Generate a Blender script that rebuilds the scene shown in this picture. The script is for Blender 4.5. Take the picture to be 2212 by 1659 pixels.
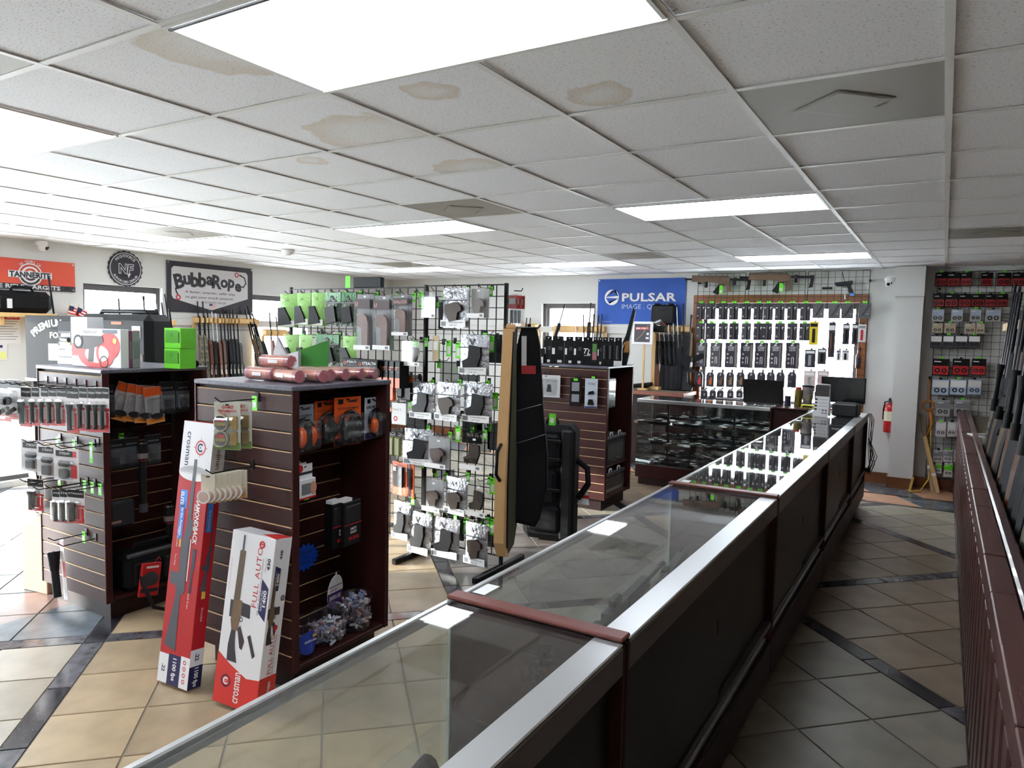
import bpy, bmesh, math, random
from mathutils import Vector, Matrix, Euler
for _o in list(bpy.data.objects): bpy.data.objects.remove(_o)
SC = bpy.context.scene
C = SC.collection
RND = random.Random(7)
PI = math.pi
def R(d): return math.radians(d)
# ------------------------------------------------------------------ camera
CAMZ = 1.64
def _basis(yaw, pitch, roll):
    cy, sy, cp, sp = math.cos(yaw), math.sin(yaw), math.cos(pitch), math.sin(pitch)
    f = Vector((-sy*cp, cy*cp, sp)); r = Vector((cy, sy, 0)); u = r.cross(f)
    c, s = math.cos(roll), math.sin(roll)
    return f, c*r+s*u, -s*r+c*u
CF, CR, CU = _basis(R(30.942), R(-4.149), R(1.238))
cam = bpy.data.cameras.new('camera'); camo = bpy.data.objects.new('camera', cam); C.objects.link(camo)
cam.sensor_fit = 'HORIZONTAL'; cam.sensor_width = 36.0; cam.lens = 1551.58/2212*36
cam.clip_start = .02; cam.clip_end = 200
camo.matrix_world = Matrix(((CR.x, CU.x, -CF.x, 0), (CR.y, CU.y, -CF.y, 0), (CR.z, CU.z, -CF.z, CAMZ), (0, 0, 0, 1)))
SC.camera = camo
def in_frame(p, m=120):
    d = Vector(p)-Vector((0, 0, CAMZ)); w = d.dot(CF)
    if w < .15: return False
    x = 1106+1551.58*d.dot(CR)/w; y = 829.5-1551.58*d.dot(CU)/w
    return -m < x < 2212+m and -m < y < 1659+m
# ------------------------------------------------------------------ world, sun, exposure
WORLD_STRENGTH = 15.5
TROFFER = 5.0
w = bpy.data.worlds.new('hazy_sky'); SC.world = w; w.use_nodes = True
bg = w.node_tree.nodes['Background']; bg.inputs[0].default_value = (.90, .95, 1, 1); bg.inputs[1].default_value = WORLD_STRENGTH
sun = bpy.data.lights.new('sun', 'SUN'); suno = bpy.data.objects.new('sun', sun); C.objects.link(suno)
sun.energy = 8; sun.angle = R(1.2); sun.color = (1, .96, .9)
suno.rotation_euler = Vector((.80, .52, -.27)).to_track_quat('-Z', 'Y').to_euler(); suno.location = (-12, -4, 6)
SC.view_settings.view_transform = 'Standard'; SC.view_settings.look = 'None'
SC.view_settings.exposure = .85; SC.view_settings.gamma = 1; SC.view_settings.use_curve_mapping = False
SC.cycles.max_bounces = 6; SC.cycles.diffuse_bounces = 4; SC.cycles.glossy_bounces = 3; SC.cycles.transparent_max_bounces = 16; SC.cycles.use_adaptive_sampling = True; SC.cycles.adaptive_threshold = .08; SC.cycles.adaptive_min_samples = 16; SC.cycles.caustics_reflective = False; SC.cycles.caustics_refractive = False
SC.cycles.sample_clamp_indirect = 6
# ------------------------------------------------------------------ materials
MATS = {}
def srgb(c):
    return tuple(((x/255)/12.92 if x/255 <= .04045 else (((x/255)+.055)/1.055)**2.4) for x in c)
def mat(name, col, rough=.5, metal=0, spec=.5, emit=0, noise=None, bump=None, alpha=None, coat=0, col2=None):
    """col: sRGB 0-255. noise=(scale, amount) mottles the colour, bump=(scale, strength)."""
    if name in MATS: return MATS[name]
    m = bpy.data.materials.new(name); m.use_nodes = True; MATS[name] = m
    nt = m.node_tree; b = nt.nodes['Principled BSDF']; c = srgb(col)
    b.inputs['Base Color'].default_value = (*c, 1); b.inputs['Roughness'].default_value = rough
    b.inputs['Metallic'].default_value = metal; b.inputs['Specular IOR Level'].default_value = spec
    if coat: b.inputs['Coat Weight'].default_value = coat
    if emit: b.inputs['Emission Color'].default_value = (*c, 1); b.inputs['Emission Strength'].default_value = emit
    if noise or bump: tc = nt.nodes.new('ShaderNodeTexCoord')
    if noise:
        sc, am = noise[0], noise[1]
        mp = nt.nodes.new('ShaderNodeMapping'); nt.links.new(tc.outputs['Object'], mp.inputs[0])
        if len(noise) > 2: mp.inputs['Scale'].default_value = noise[2]
        n = nt.nodes.new('ShaderNodeTexNoise'); n.inputs['Scale'].default_value = sc; n.inputs['Detail'].default_value = 5
        nt.links.new(mp.outputs[0], n.inputs['Vector'])
        r = nt.nodes.new('ShaderNodeValToRGB'); nt.links.new(n.outputs['Fac'], r.inputs[0])
        c2 = srgb(col2) if col2 else tuple(x*(1-am) for x in c)
        r.color_ramp.elements[0].position = .35; r.color_ramp.elements[1].position = .65
        r.color_ramp.elements[0].color = (*c2, 1)
        r.color_ramp.elements[1].color = (*(c if col2 else tuple(min(1, x*(1+am)) for x in c)), 1)
        nt.links.new(r.outputs[0], b.inputs['Base Color'])
    if bump:
        n = nt.nodes.new('ShaderNodeTexNoise'); n.inputs['Scale'].default_value = bump[0]; n.inputs['Detail'].default_value = 3
        nt.links.new(tc.outputs['Object'], n.inputs['Vector'])
        bp = nt.nodes.new('ShaderNodeBump'); bp.inputs['Strength'].default_value = bump[1]; bp.inputs['Distance'].default_value = bump[2] if len(bump) > 2 else .01
        nt.links.new(n.outputs['Fac'], bp.inputs['Height']); nt.links.new(bp.outputs[0], b.inputs['Normal'])
    return m
def glassy(name, col, gloss=.12, rough=.02, tint=1.0, haze=0, hazecol=(200, 205, 210)):
    """thin clear sheet: transparent with a Fresnel mirror, optionally some white haze (dust, wrinkles)"""
    if name in MATS: return MATS[name]
    m = bpy.data.materials.new(name); m.use_nodes = True; MATS[name] = m
    nt = m.node_tree; nt.nodes.remove(nt.nodes['Principled BSDF']); out = nt.nodes['Material Output']
    tr = nt.nodes.new('ShaderNodeBsdfTransparent'); tr.inputs[0].default_value = (*[x*tint for x in srgb(col)], 1)
    gl = nt.nodes.new('ShaderNodeBsdfGlossy'); gl.inputs['Roughness'].default_value = rough; gl.inputs[0].default_value = (1, 1, 1, 1)
    fr = nt.nodes.new('ShaderNodeFresnel'); ge = nt.nodes.new('ShaderNodeNewGeometry'); io = nt.nodes.new('ShaderNodeMix'); io.inputs[2].default_value = 1.45; io.inputs[3].default_value = 1/1.45
    nt.links.new(ge.outputs['Backfacing'], io.inputs[0]); nt.links.new(io.outputs[0], fr.inputs[0])
    mu = nt.nodes.new('ShaderNodeMath'); mu.operation = 'MULTIPLY_ADD'; mu.inputs[1].default_value = 1.0; mu.inputs[2].default_value = gloss*.2
    nt.links.new(fr.outputs[0], mu.inputs[0])
    mx = nt.nodes.new('ShaderNodeMixShader'); nt.links.new(mu.outputs[0], mx.inputs[0]); nt.links.new(tr.outputs[0], mx.inputs[1]); nt.links.new(gl.outputs[0], mx.inputs[2])
    last = mx
    if haze:
        df = nt.nodes.new('ShaderNodeBsdfDiffuse'); df.inputs[0].default_value = (*srgb(hazecol), 1)
        m2 = nt.nodes.new('ShaderNodeMixShader'); m2.inputs[0].default_value = haze
        nt.links.new(mx.outputs[0], m2.inputs[1]); nt.links.new(df.outputs[0], m2.inputs[2]); last = m2
    nt.links.new(last.outputs[0], out.inputs[0])
    return m
WOOD = mat('mahogany_laminate', (56, 25, 23), .45, spec=.22, noise=(9, .16, (1, 1, .12)))
WOODD = mat('mahogany_dark', (38, 21, 20), .45, spec=.25, noise=(9, .16, (1, 1, .12)))
MDF = mat('cut_edge_board', (196, 160, 118), .6)
TOPGREY = mat('speckled_dark_laminate', (92, 92, 104), .3, noise=(160, .45))
BLACK = mat('black_plastic', (22, 22, 24), .45, spec=.22)
BLACKM = mat('black_metal', (22, 22, 23), .35, metal=.4)
SATIN = mat('satin_aluminium', (205, 208, 210), .32, metal=.9)
WHITE = mat('white_card', (236, 236, 236), .5)
WHITEP = mat('white_paint', (238, 238, 238), .45)
RED = mat('red_card', (190, 28, 36), .4)
ORANGE = mat('orange_card', (228, 88, 22), .42)
GREENTAG = mat('lime_tag', (110, 235, 40), .45)
GREY = mat('grey_card', (140, 142, 148), .45)
DGREY = mat('dark_grey', (60, 61, 66), .5)
PINE = mat('pine_board', (214, 176, 118), .55, noise=(6, .12, (1, 1, .2)))
GLASS = glassy('counter_glass', (250, 253, 252), .12, haze=.012)
CLEAR = glassy('clear_blister', (253, 254, 254), .25, .05, haze=.025)
BAGGY = glassy('silver_bag_film', (225, 228, 232), .5, .16, haze=.32, hazecol=(205, 207, 212))
BLUED = mat('gunmetal', (34, 35, 40), .3, metal=.7)
STEEL = mat('stainless_steel', (190, 192, 196), .25, metal=.95)
WALNUT = mat('walnut_stock', (92, 48, 26), .38, noise=(14, .3, (1, 1, .2)))
CAMO = mat('camouflage', (128, 124, 104), .55, noise=(26, .5), col2=(48, 46, 38))
FDE = mat('tan_receiver', (102, 78, 56), .5)
# ------------------------------------------------------------------ mesh building
TXT = {}
def text_geo(s, bold=0, shear=0, sp=1.0):
    k = (s, bold, shear, sp)
    if k in TXT: return TXT[k]
    cu = bpy.data.curves.new('t', 'FONT'); cu.body = s; cu.size = 1; cu.offset = bold; cu.shear = shear; cu.space_character = sp
    cu.resolution_u = 2; cu.fill_mode = 'FRONT'; cu.align_x = 'CENTER'; cu.align_y = 'CENTER'
    ob = bpy.data.objects.new('t', cu); me = bpy.data.meshes.new_from_object(ob)
    vs = [tuple(v.co) for v in me.vertices]; fs = [tuple(p.vertices) for p in me.polygons]
    bpy.data.objects.remove(ob); bpy.data.curves.remove(cu); bpy.data.meshes.remove(me)
    if vs:
        xs = [v[0] for v in vs]; ys = [v[1] for v in vs]; cx = (min(xs)+max(xs))/2; cyy = (min(ys)+max(ys))/2
        vs = [(v[0]-cx, v[1]-cyy) for v in vs]; wd = max(xs)-min(xs); ht = max(ys)-min(ys)
    else: wd = ht = 1
    TXT[k] = (vs, fs, wd, ht); return TXT[k]
class MB:
    def __init__(s): s.v = []; s.f = []; s.m = []; s.mats = []; s.s = []
    def mi(s, m):
        if m not in s.mats: s.mats.append(m)
        return s.mats.index(m)
    def add(s, vs, fs, m, M=None, smooth=False):
        o = len(s.v); i = s.mi(m)
        if M is not None: vs = [M @ Vector(v) for v in vs]
        s.v += [tuple(v) for v in vs]; s.f += [tuple(o+k for k in f) for f in fs]; s.m += [i]*len(fs); s.s += [smooth]*len(fs); return s
    def box(s, a, b, m, M=None):
        x0, y0, z0 = a; x1, y1, z1 = b
        return s.add([(x0,y0,z0),(x1,y0,z0),(x1,y1,z0),(x0,y1,z0),(x0,y0,z1),(x1,y0,z1),(x1,y1,z1),(x0,y1,z1)],
              [(0,3,2,1),(4,5,6,7),(0,1,5,4),(1,2,6,5),(2,3,7,6),(3,0,4,7)], m, M)
    def rbox(s, a, b, m, c=.01, M=None):
        x0, y0, z0 = a; x1, y1, z1 = b; c = min(c, (x1-x0)/2.2, (y1-y0)/2.2, (z1-z0)/2.2); V = []; ix = {}
        for i, X in enumerate((x0, x1)):
            for j, Y in enumerate((y0, y1)):
                for k, Z in enumerate((z0, z1)):
                    dx = c*(1-2*i); dy = c*(1-2*j); dz = c*(1-2*k)
                    ix[i,j,k] = len(V); V += [(X, Y+dy, Z+dz), (X+dx, Y, Z+dz), (X+dx, Y+dy, Z)]
        F = []
        for i in (0, 1): F.append(tuple(ix[i,j,k]+0 for j,k in ((0,0),(1,0),(1,1),(0,1))))
        for j in (0, 1): F.append(tuple(ix[i,j,k]+1 for i,k in ((0,0),(1,0),(1,1),(0,1))))
        for k in (0, 1): F.append(tuple(ix[i,j,k]+2 for i,j in ((0,0),(1,0),(1,1),(0,1))))
        for j in (0, 1):
            for k in (0, 1): F.append((ix[0,j,k]+1, ix[1,j,k]+1, ix[1,j,k]+2, ix[0,j,k]+2))
        for i in (0, 1):
            for k in (0, 1): F.append((ix[i,0,k]+0, ix[i,1,k]+0, ix[i,1,k]+2, ix[i,0,k]+2))
        for i in (0, 1):
            for j in (0, 1): F.append((ix[i,j,0]+0, ix[i,j,1]+0, ix[i,j,1]+1, ix[i,j,0]+1))
        for q in ix.values(): F.append((q, q+1, q+2))
        return s.add(V, F, m, M)
    def cyl(s, p0, p1, r0, m, r1=None, n=10, caps=True, M=None, smooth=True):
        p0 = Vector(p0); p1 = Vector(p1); d = (p1-p0); r1 = r0 if r1 is None else r1
        a = d.orthogonal().normalized(); b = d.normalized().cross(a)
        V = []
        for P, r in ((p0, r0), (p1, r1)):
            V += [P+r*(math.cos(2*PI*i/n)*a+math.sin(2*PI*i/n)*b) for i in range(n)]
        s.add(V, [(i, (i+1) % n, n+(i+1) % n, n+i) for i in range(n)], m, M, smooth)
        if caps: s.add(V, [tuple(range(n))[::-1], tuple(range(n, 2*n))], m, M)
        return s
    def tube(s, pts, r, m, n=6, M=None):
        pts = [Vector(p) for p in pts]; V = []; k = len(pts); a = None
        for i, P in enumerate(pts):
            d = (pts[min(i+1, k-1)]-pts[max(i-1, 0)]).normalized()
            if a is None: a = d.orthogonal().normalized()
            a = (a-d*a.dot(d)).normalized(); b = d.cross(a)
            V += [P+r*(math.cos(2*PI*j/n)*a+math.sin(2*PI*j/n)*b) for j in range(n)]
        F = [(i*n+j, i*n+(j+1) % n, (i+1)*n+(j+1) % n, (i+1)*n+j) for i in range(k-1) for j in range(n)]
        F += [tuple(range(n))[::-1], tuple(range((k-1)*n, k*n))]
        return s.add(V, F, m, M, True)
    def lathe(s, prof, m, n=16, M=None, sx=1, sy=1):
        V = [(r*math.cos(2*PI*i/n)*sx, r*math.sin(2*PI*i/n)*sy, z) for r, z in prof for i in range(n)]
        F = [(k*n+i, k*n+(i+1) % n, (k+1)*n+(i+1) % n, (k+1)*n+i) for k in range(len(prof)-1) for i in range(n)]
        return s.add(V, F, m, M, True)
    def prism(s, poly, y0, y1, m, M=None):
        n = len(poly); V = [(a, y0, b) for a, b in poly]+[(a, y1, b) for a, b in poly]
        F = [tuple(range(n)), tuple(range(n, 2*n))[::-1]]+[(i, n+i, n+(i+1) % n, (i+1) % n) for i in range(n)]
        return s.add(V, F, m, M)
    def disc(s, c, r, y0, y1, m, n=20, M=None, rz=None):
        rz = rz or r
        return s.prism([(c[0]+r*math.cos(2*PI*i/n), c[1]+rz*math.sin(2*PI*i/n)) for i in range(n)], y0, y1, m, M)
    def ring(s, c, r0, r1, y, m, n=28, M=None, a0=0, a1=2*PI):
        V = []
        for i in range(n+1):
            a = a0+(a1-a0)*i/n
            V += [(c[0]+r0*math.cos(a), y, c[1]+r0*math.sin(a)), (c[0]+r1*math.cos(a), y, c[1]+r1*math.sin(a))]
        return s.add(V, [(2*i, 2*i+1, 2*i+3, 2*i+2) for i in range(n)], m, M)
    def sphere(s, c, r, m, n=12, sc=(1, 1, 1), M=None):
        h = n//2; V = [(c[0]+r*sc[0]*math.sin(PI*k/h)*math.cos(2*PI*i/n), c[1]+r*sc[1]*math.sin(PI*k/h)*math.sin(2*PI*i/n), c[2]+r*sc[2]*math.cos(PI*k/h)) for k in range(h+1) for i in range(n)]
        F = [(k*n+i, k*n+(i+1) % n, (k+1)*n+(i+1) % n, (k+1)*n+i) for k in range(h) for i in range(n)]
        return s.add(V, F, m, M, True)
    def text(s, t, x, z, y, m, h=None, w=None, rot=0, bold=0, shear=0, sp=1.0, M=None):
        """flat letters in the XZ plane read from -Y; h = letter height, w = line width"""
        vs, fs, wd, ht = text_geo(t, bold, shear, sp)
        if h is None: kx = ky = w/wd
        elif w is None: kx = ky = h/ht
        else: kx = w/wd; ky = h/ht
        c, q = math.cos(rot), math.sin(rot)
        return s.add([(x+(a*kx)*c-(b*ky)*q, y, z+(a*kx)*q+(b*ky)*c) for a, b in vs], fs, m, M)
    def arctext(s, t, cx, cz, r, a_mid, h, y, m, step, bold=0, inward=False, M=None):
        n = len(t)
        for i, ch in enumerate(t):
            if ch == ' ': continue
            a = a_mid+((n-1)/2-i)*step*(-1 if inward else 1)
            rot = a-PI/2 if not inward else a+PI/2
            s.text(ch, cx+r*math.cos(a), cz+r*math.sin(a), y, m, h=h if ch.upper() == ch else h*.8, rot=rot, bold=bold, M=M)
        return s
    def mesh(s, name):
        me = bpy.data.meshes.new(name); me.from_pydata(s.v, [], s.f)
        for m in s.mats: me.materials.append(m)
        me.polygons.foreach_set('material_index', s.m); me.polygons.foreach_set('use_smooth', s.s); me.update(); return me
    def build(s, name, parent=None, loc=(0, 0, 0), rot=(0, 0, 0)):
        return place(s.mesh(name), name, parent, loc, rot)
def place(me, name, parent=None, loc=(0, 0, 0), rot=(0, 0, 0)):
    o = bpy.data.objects.new(name, me); C.objects.link(o); o.location = loc; o.rotation_euler = rot
    if parent: o.parent = parent
    return o
def tag(o, label=None, cat=None, group=None, kind=None):
    if label: o['label'] = label
    if cat: o['category'] = cat
    if group: o['group'] = group
    if kind: o['kind'] = kind
    return o
def T(name, label, cat, loc=(0, 0, 0), rot=(0, 0, 0), group=None):
    o = bpy.data.objects.new(name, None); C.objects.link(o); o.location = loc; o.rotation_euler = rot; o.empty_display_size = .05
    return tag(o, label, cat, group)
def dup(root, loc, rot=None, label=None, scale=None, group=None):
    def cp(o, par):
        c = o.copy(); C.objects.link(c); c.parent = par
        for ch in (KIDS[o] if o in KIDS else list(o.children)): cp(ch, c)
        return c
    c = cp(root, None); c.location = loc
    if rot is not None: c.rotation_euler = rot
    if scale is not None: c.scale = scale
    if label: c['label'] = label
    if group: c['group'] = group
    return c
KIDS = {}
class Proto:
    """first use moves the original, later uses copy it"""
    def __init__(s, root, w=1, h=1):
        s.r = root; s.used = False; s.w = w; s.h = h; KIDS[root] = list(root.children)
        for k in KIDS[root]: KIDS[k] = list(k.children)
    def put(s, loc, rz=0, label=None, w=None, h=None, tilt=0, group=None, ry=0):
        sc = ((w/s.w) if w else 1, 1, (h/s.h) if h else 1)
        if not s.used:
            s.used = True; o = s.r; o.location = loc; o.rotation_euler = (tilt, ry, rz); o.scale = sc
            if label: o['label'] = label
            if group: o['group'] = group
            return o
        return dup(s.r, loc, (tilt, ry, rz), label, sc, group)
ORD = ['first', 'second', 'third', 'fourth', 'fifth', 'sixth', 'seventh', 'eighth', 'ninth', 'tenth', 'eleventh', 'twelfth', 'thirteenth', 'fourteenth', 'fifteenth', 'sixteenth']
# ================================================================== THE SETTING
CEIL = 2.4415; XL = -7.85; XR = 1.0; YB = 9.2; YF = -2.6
WALLP = mat('wall_paint', (222, 223, 221), .75, bump=(220, .12, .004))
GROUT = mat('grout', (150, 140, 128), .8)
def speckle(name, col, stain=None):
    """mineral-fibre ceiling tile: pale with fine dark pits; stain=(x,y,r) a brown water ring on that tile"""
    m = mat(name, col, .9); nt = m.node_tree; b = nt.nodes['Principled BSDF']
    b.inputs['Specular IOR Level'].default_value = .2
    tc = nt.nodes.new('ShaderNodeTexCoord'); mp = nt.nodes.new('ShaderNodeMapping'); mp.inputs['Scale'].default_value = (1, 1.9, 1)
    nt.links.new(tc.outputs['Object'], mp.inputs[0])
    n = nt.nodes.new('ShaderNodeTexNoise'); n.inputs['Scale'].default_value = 92; n.inputs['Detail'].default_value = 2; n.inputs['Roughness'].default_value = .75
    nt.links.new(mp.outputs[0], n.inputs['Vector'])
    r = nt.nodes.new('ShaderNodeValToRGB'); nt.links.new(n.outputs['Fac'], r.inputs[0])
    c = srgb(col); r.color_ramp.elements[0].position = .32; r.color_ramp.elements[1].position = .405
    r.color_ramp.elements[0].color = (*[x*.45 for x in c], 1); r.color_ramp.elements[1].color = (*c, 1)
    last = r.outputs[0]
    if stain:
        n2 = nt.nodes.new('ShaderNodeTexNoise'); n2.inputs['Scale'].default_value = 7; nt.links.new(tc.outputs['Object'], n2.inputs['Vector'])
        vd = nt.nodes.new('ShaderNodeVectorMath'); vd.operation = 'DISTANCE'; vd.inputs[1].default_value = (stain[0], stain[1], 0)
        nt.links.new(tc.outputs['Object'], vd.inputs[0])
        ad = nt.nodes.new('ShaderNodeMath'); ad.operation = 'MULTIPLY_ADD'; ad.inputs[1].default_value = .16; nt.links.new(n2.outputs['Fac'], ad.inputs[0]); nt.links.new(vd.outputs['Value'], ad.inputs[2])
        r2 = nt.nodes.new('ShaderNodeValToRGB'); nt.links.new(ad.outputs[0], r2.inputs[0]); e = r2.color_ramp.elements
        e[0].position = stain[2]*.5+.05; e[0].color = (.95, .93, .89, 1); e[1].position = stain[2]+.085; e[1].color = (1, 1, 1, 1)
        k = e.new(stain[2]+.07); k.color = (.84, .76, .66, 1)
        mu = nt.nodes.new('ShaderNodeMix'); mu.data_type = 'RGBA'; mu.blend_type = 'MULTIPLY'; mu.inputs[0].default_value = 1
        nt.links.new(last, mu.inputs[6]); nt.links.new(r2.outputs[0], mu.inputs[7]); last = mu.outputs[2]
    nt.links.new(last, b.inputs['Base Color'])
    bp = nt.nodes.new('ShaderNodeBump'); bp.inputs['Strength'].default_value = .25; bp.inputs['Distance'].default_value = .004
    nt.links.new(r.outputs[0], bp.inputs['Height']); nt.links.new(bp.outputs[0], b.inputs['Normal'])
    return m
# ---------------- ceiling
TILEM = speckle('mineral_tile', (241, 243, 247))
GRIDM = mat('grid_white', (226, 226, 224), .5)
ceiling = MB().box((XL-.2, YF-.2, CEIL+.06), (XR+.2, YB+.2, CEIL+.10), GRIDM).build('ceiling'); tag(ceiling, 'suspended ceiling of speckled white tiles in a metal grid', None, None, 'structure')
def gx(t): return -.033-.61*t
def gy(j): return 2.435+.61*j
LIGHTS = [(1, -2), (5, -2), (9, -2), (1, 3), (5, 3), (9, 3), (1, 8), (5, 8), (9, 8), (1, -7), (5, -7), (9, -7)]
VENTS = [(4, -3), (0, 0), (4, 2), (9, 2), (4, 7), (9, 7), (-1, 6)]
taken = {(t+a, j) for t, j in LIGHTS for a in (0, 1)} | set(VENTS)
STAIN = {(2, -1): (.02, -.12, .10), (3, -1): (.10, .20, .30), (3, 0): (.12, .30, .22), (3, -2): (.30, -.12, .22), (4, 0): (.1, -.2, .08), (1, -1): (-.1, .15, .12)}
tile_me = MB().box((-.296, -.296, 0), (.296, .296, .012), TILEM).mesh('ceiling_tile')
rest = MB()
for t in range(-2, 13):
    for j in range(-9, 12):
        if (t, j) in taken: continue
        x0 = max(gx(t+1)+.009, XL); x1 = min(gx(t)-.009, XR); y0 = max(gy(j)+.009, YF); y1 = min(gy(j+1)-.009, YB)
        if x1-x0 < .02 or y1-y0 < .02: continue
        cx, cy = (x0+x1)/2, (y0+y1)/2; whole = x1-x0 > .58 and y1-y0 > .58
        dz = RND.uniform(-.001, .0015)
        if in_frame((cx, cy, CEIL), 200):
            if (t, j) in STAIN:
                me = MB().box((-.296, -.296, 0), (.296, .296, .012), speckle('stained_tile_%d_%d' % (t, j+9), (238, 240, 243), STAIN[t, j])).mesh('ceiling_tile')
                place(me, 'ceiling_tile', ceiling, (cx, cy, CEIL+.006)); ceiling.children
            elif whole: place(tile_me, 'ceiling_tile', ceiling, (cx, cy, CEIL+.006+dz))
            else: MB().box((x0-cx, y0-cy, 0), (x1-cx, y1-cy, .012), TILEM).build('ceiling_tile', ceiling, (cx, cy, CEIL+.006+dz))
        else: rest.box((x0, y0, CEIL+.006), (x1, y1, CEIL+.018), TILEM)
tag(rest.build('ceiling_tile', ceiling), kind='stuff')
for t in range(-1, 13):
    x = gx(t)
    if XL < x < XR: MB().box((x-.012, YF, CEIL), (x+.012, YB, CEIL+.004), GRIDM).build('grid_runner', ceiling)
for j in range(-8, 12):
    y = gy(j)
    if y < YB: MB().box((XL, y-.012, CEIL+.0005), (XR, y+.012, CEIL+.0042), GRIDM).build('grid_tee', ceiling)
DIFF = mat('light_diffuser', (240, 246, 255), .6, emit=TROFFER)
BLKEDGE = mat('gap_dark', (70, 70, 72), .5)
place_word = {-2: 'nearest row', 3: 'middle row', 8: 'back row', -7: 'row behind the viewer'}
side_word = {1: 'beside the aisle', 5: 'over the middle of the shop', 9: 'towards the window wall'}
lf = MB()
for a, b in (((-.61, -.305), (.61, -.285)), ((-.61, .285), (.61, .305)), ((-.61, -.285), (-.59, .285)), ((.59, -.285), (.61, .285))):
    lf.box((a[0]+.004, a[1]+.004, 0), (b[0]-.004, b[1]-.004, .03), GRIDM)
lf_me = lf.mesh('light_frame'); df_me = MB().rbox((-.59, -.285, 0), (.59, .285, .012), DIFF, .004).mesh('diffuser')
ed_me = MB().box((-.60, -.284, .0), (.60, -.276, .006), BLKEDGE).mesh('gap_strip')  # dark colour stands in for the shaded gap along the light's frame
for t, j in LIGHTS:
    o = T('ceiling_light', 'bright recessed ceiling light, %s, %s' % (place_word[j], side_word[t]), 'ceiling light', (gx(t+1), gy(j)+.305, CEIL-.004), group='recessed ceiling lights')
    place(lf_me, 'frame', o, (0, 0, .0)); place(df_me, 'diffuser', o, (0, 0, .001)); place(ed_me, 'gap_strip', o, (0, 0, -.003))
VENTM = mat('perforated_vent', (150, 146, 136), .55, metal=.15, bump=(420, .5, .003))
vwords = ['cut off at the upper left edge', 'large and near beside the aisle', 'in the middle, in front of a light', 'far left, before the window wall', 'far, just before the back row of lights', 'far left, over the room corner', 'far right, over the right counter']
vb = MB().box((-.295, -.295, 0), (.295, .295, .006), VENTM)
vb_me = vb.mesh('vent_face')
vd_me = MB().add([(-.16, 0, -.002), (0, -.16, -.002), (.16, 0, -.002), (0, .16, -.002), (-.14, 0, -.005), (0, -.14, -.005), (.14, 0, -.005), (0, .14, -.005)],
    [(4, 5, 6, 7), (0, 1, 5, 4), (1, 2, 6, 5), (2, 3, 7, 6), (3, 0, 4, 7)], VENTM).mesh('deflector_plate')
for (t, j), wd in zip(VENTS, vwords):
    o = T('ceiling_vent', 'grey perforated ceiling vent '+wd, 'vent', (gx(t)-.305, gy(j)+.305, CEIL+.002), group='perforated ceiling vents')
    place(vb_me, 'vent_face', o); place(vd_me, 'deflector_plate', o)
o = T('smoke_detector', 'round white smoke detector on the ceiling', 'smoke detector', (gx(9.7), gy(4.7), CEIL))
MB().lathe([(.0, -.045), (.05, -.045), (.065, -.03), (.07, 0)], WHITEP, 20).build('cover', o); MB().lathe([(.0, -.05), (.025, -.049), (.03, -.044)], GREY, 14).build('sensor_cap', o)
# ---------------- floor
FT = [mat('stone_tile_%d' % i, c, .32, noise=(5, .13), bump=(60, .04, .003)) for i, c in enumerate([(150, 140, 123), (142, 130, 112), (158, 148, 132), (136, 124, 107)])]
FTC = {k: [mat('stone_%s_%d' % (n_, i), tuple(int(v*f) for v in c), .32, noise=(5, .14), bump=(60, .04, .003)) for i, f in enumerate((1, .95, 1.05))] for k, n_, c in ((-1, 'warm', (166, 146, 118)), (0, 'grey', (146, 140, 126)), (1, 'brown', (132, 116, 96)), (2, 'pale', (156, 148, 132)))}
FS = [mat('slate_tile_%d' % i, c, .28, noise=(6, .16), bump=(60, .05, .003)) for i, c in enumerate([(124, 116, 110), (134, 126, 120), (112, 106, 102)])]
SLATE = mat('blue_slate', (92, 100, 108), .25, noise=(8, .25)); TERRA = mat('terracotta_tile', (186, 142, 112), .35, noise=(6, .12)); BROWNT = mat('brown_tile', (126, 104, 98), .3, noise=(8, .2))
GRAN = mat('dark_granite', (48, 47, 52), .16, noise=(30, .5)); GRAN2 = mat('veined_granite', (84, 82, 88), .16, noise=(16, .5))
floor = MB().box((XL-.1, YF-.1, -.08), (XR+.1, YB+.1, -.006), GROUT).build('floor'); tag(floor, 'stone tiled shop floor with dark granite bands', None, None, 'structure')
Q2 = math.sqrt(2); S0, D0, PER, SW = 1.06, 5.72, 2.74, .07
def sd(s, d): return ((s-d)/2, (s+d)/2)
PT = (PER-2*SW)/5; cand = []
YBORD = 8.02
def poly_clip(poly, y1):
    out = []
    for i in range(len(poly)):
        a, b = poly[i], poly[(i+1) % len(poly)]
        if a[1] <= y1: out.append(a)
        if (a[1]-y1)*(b[1]-y1) < 0:
            k = (y1-a[1])/(b[1]-a[1]); out.append((a[0]+(b[0]-a[0])*k, y1))
    return out
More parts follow.
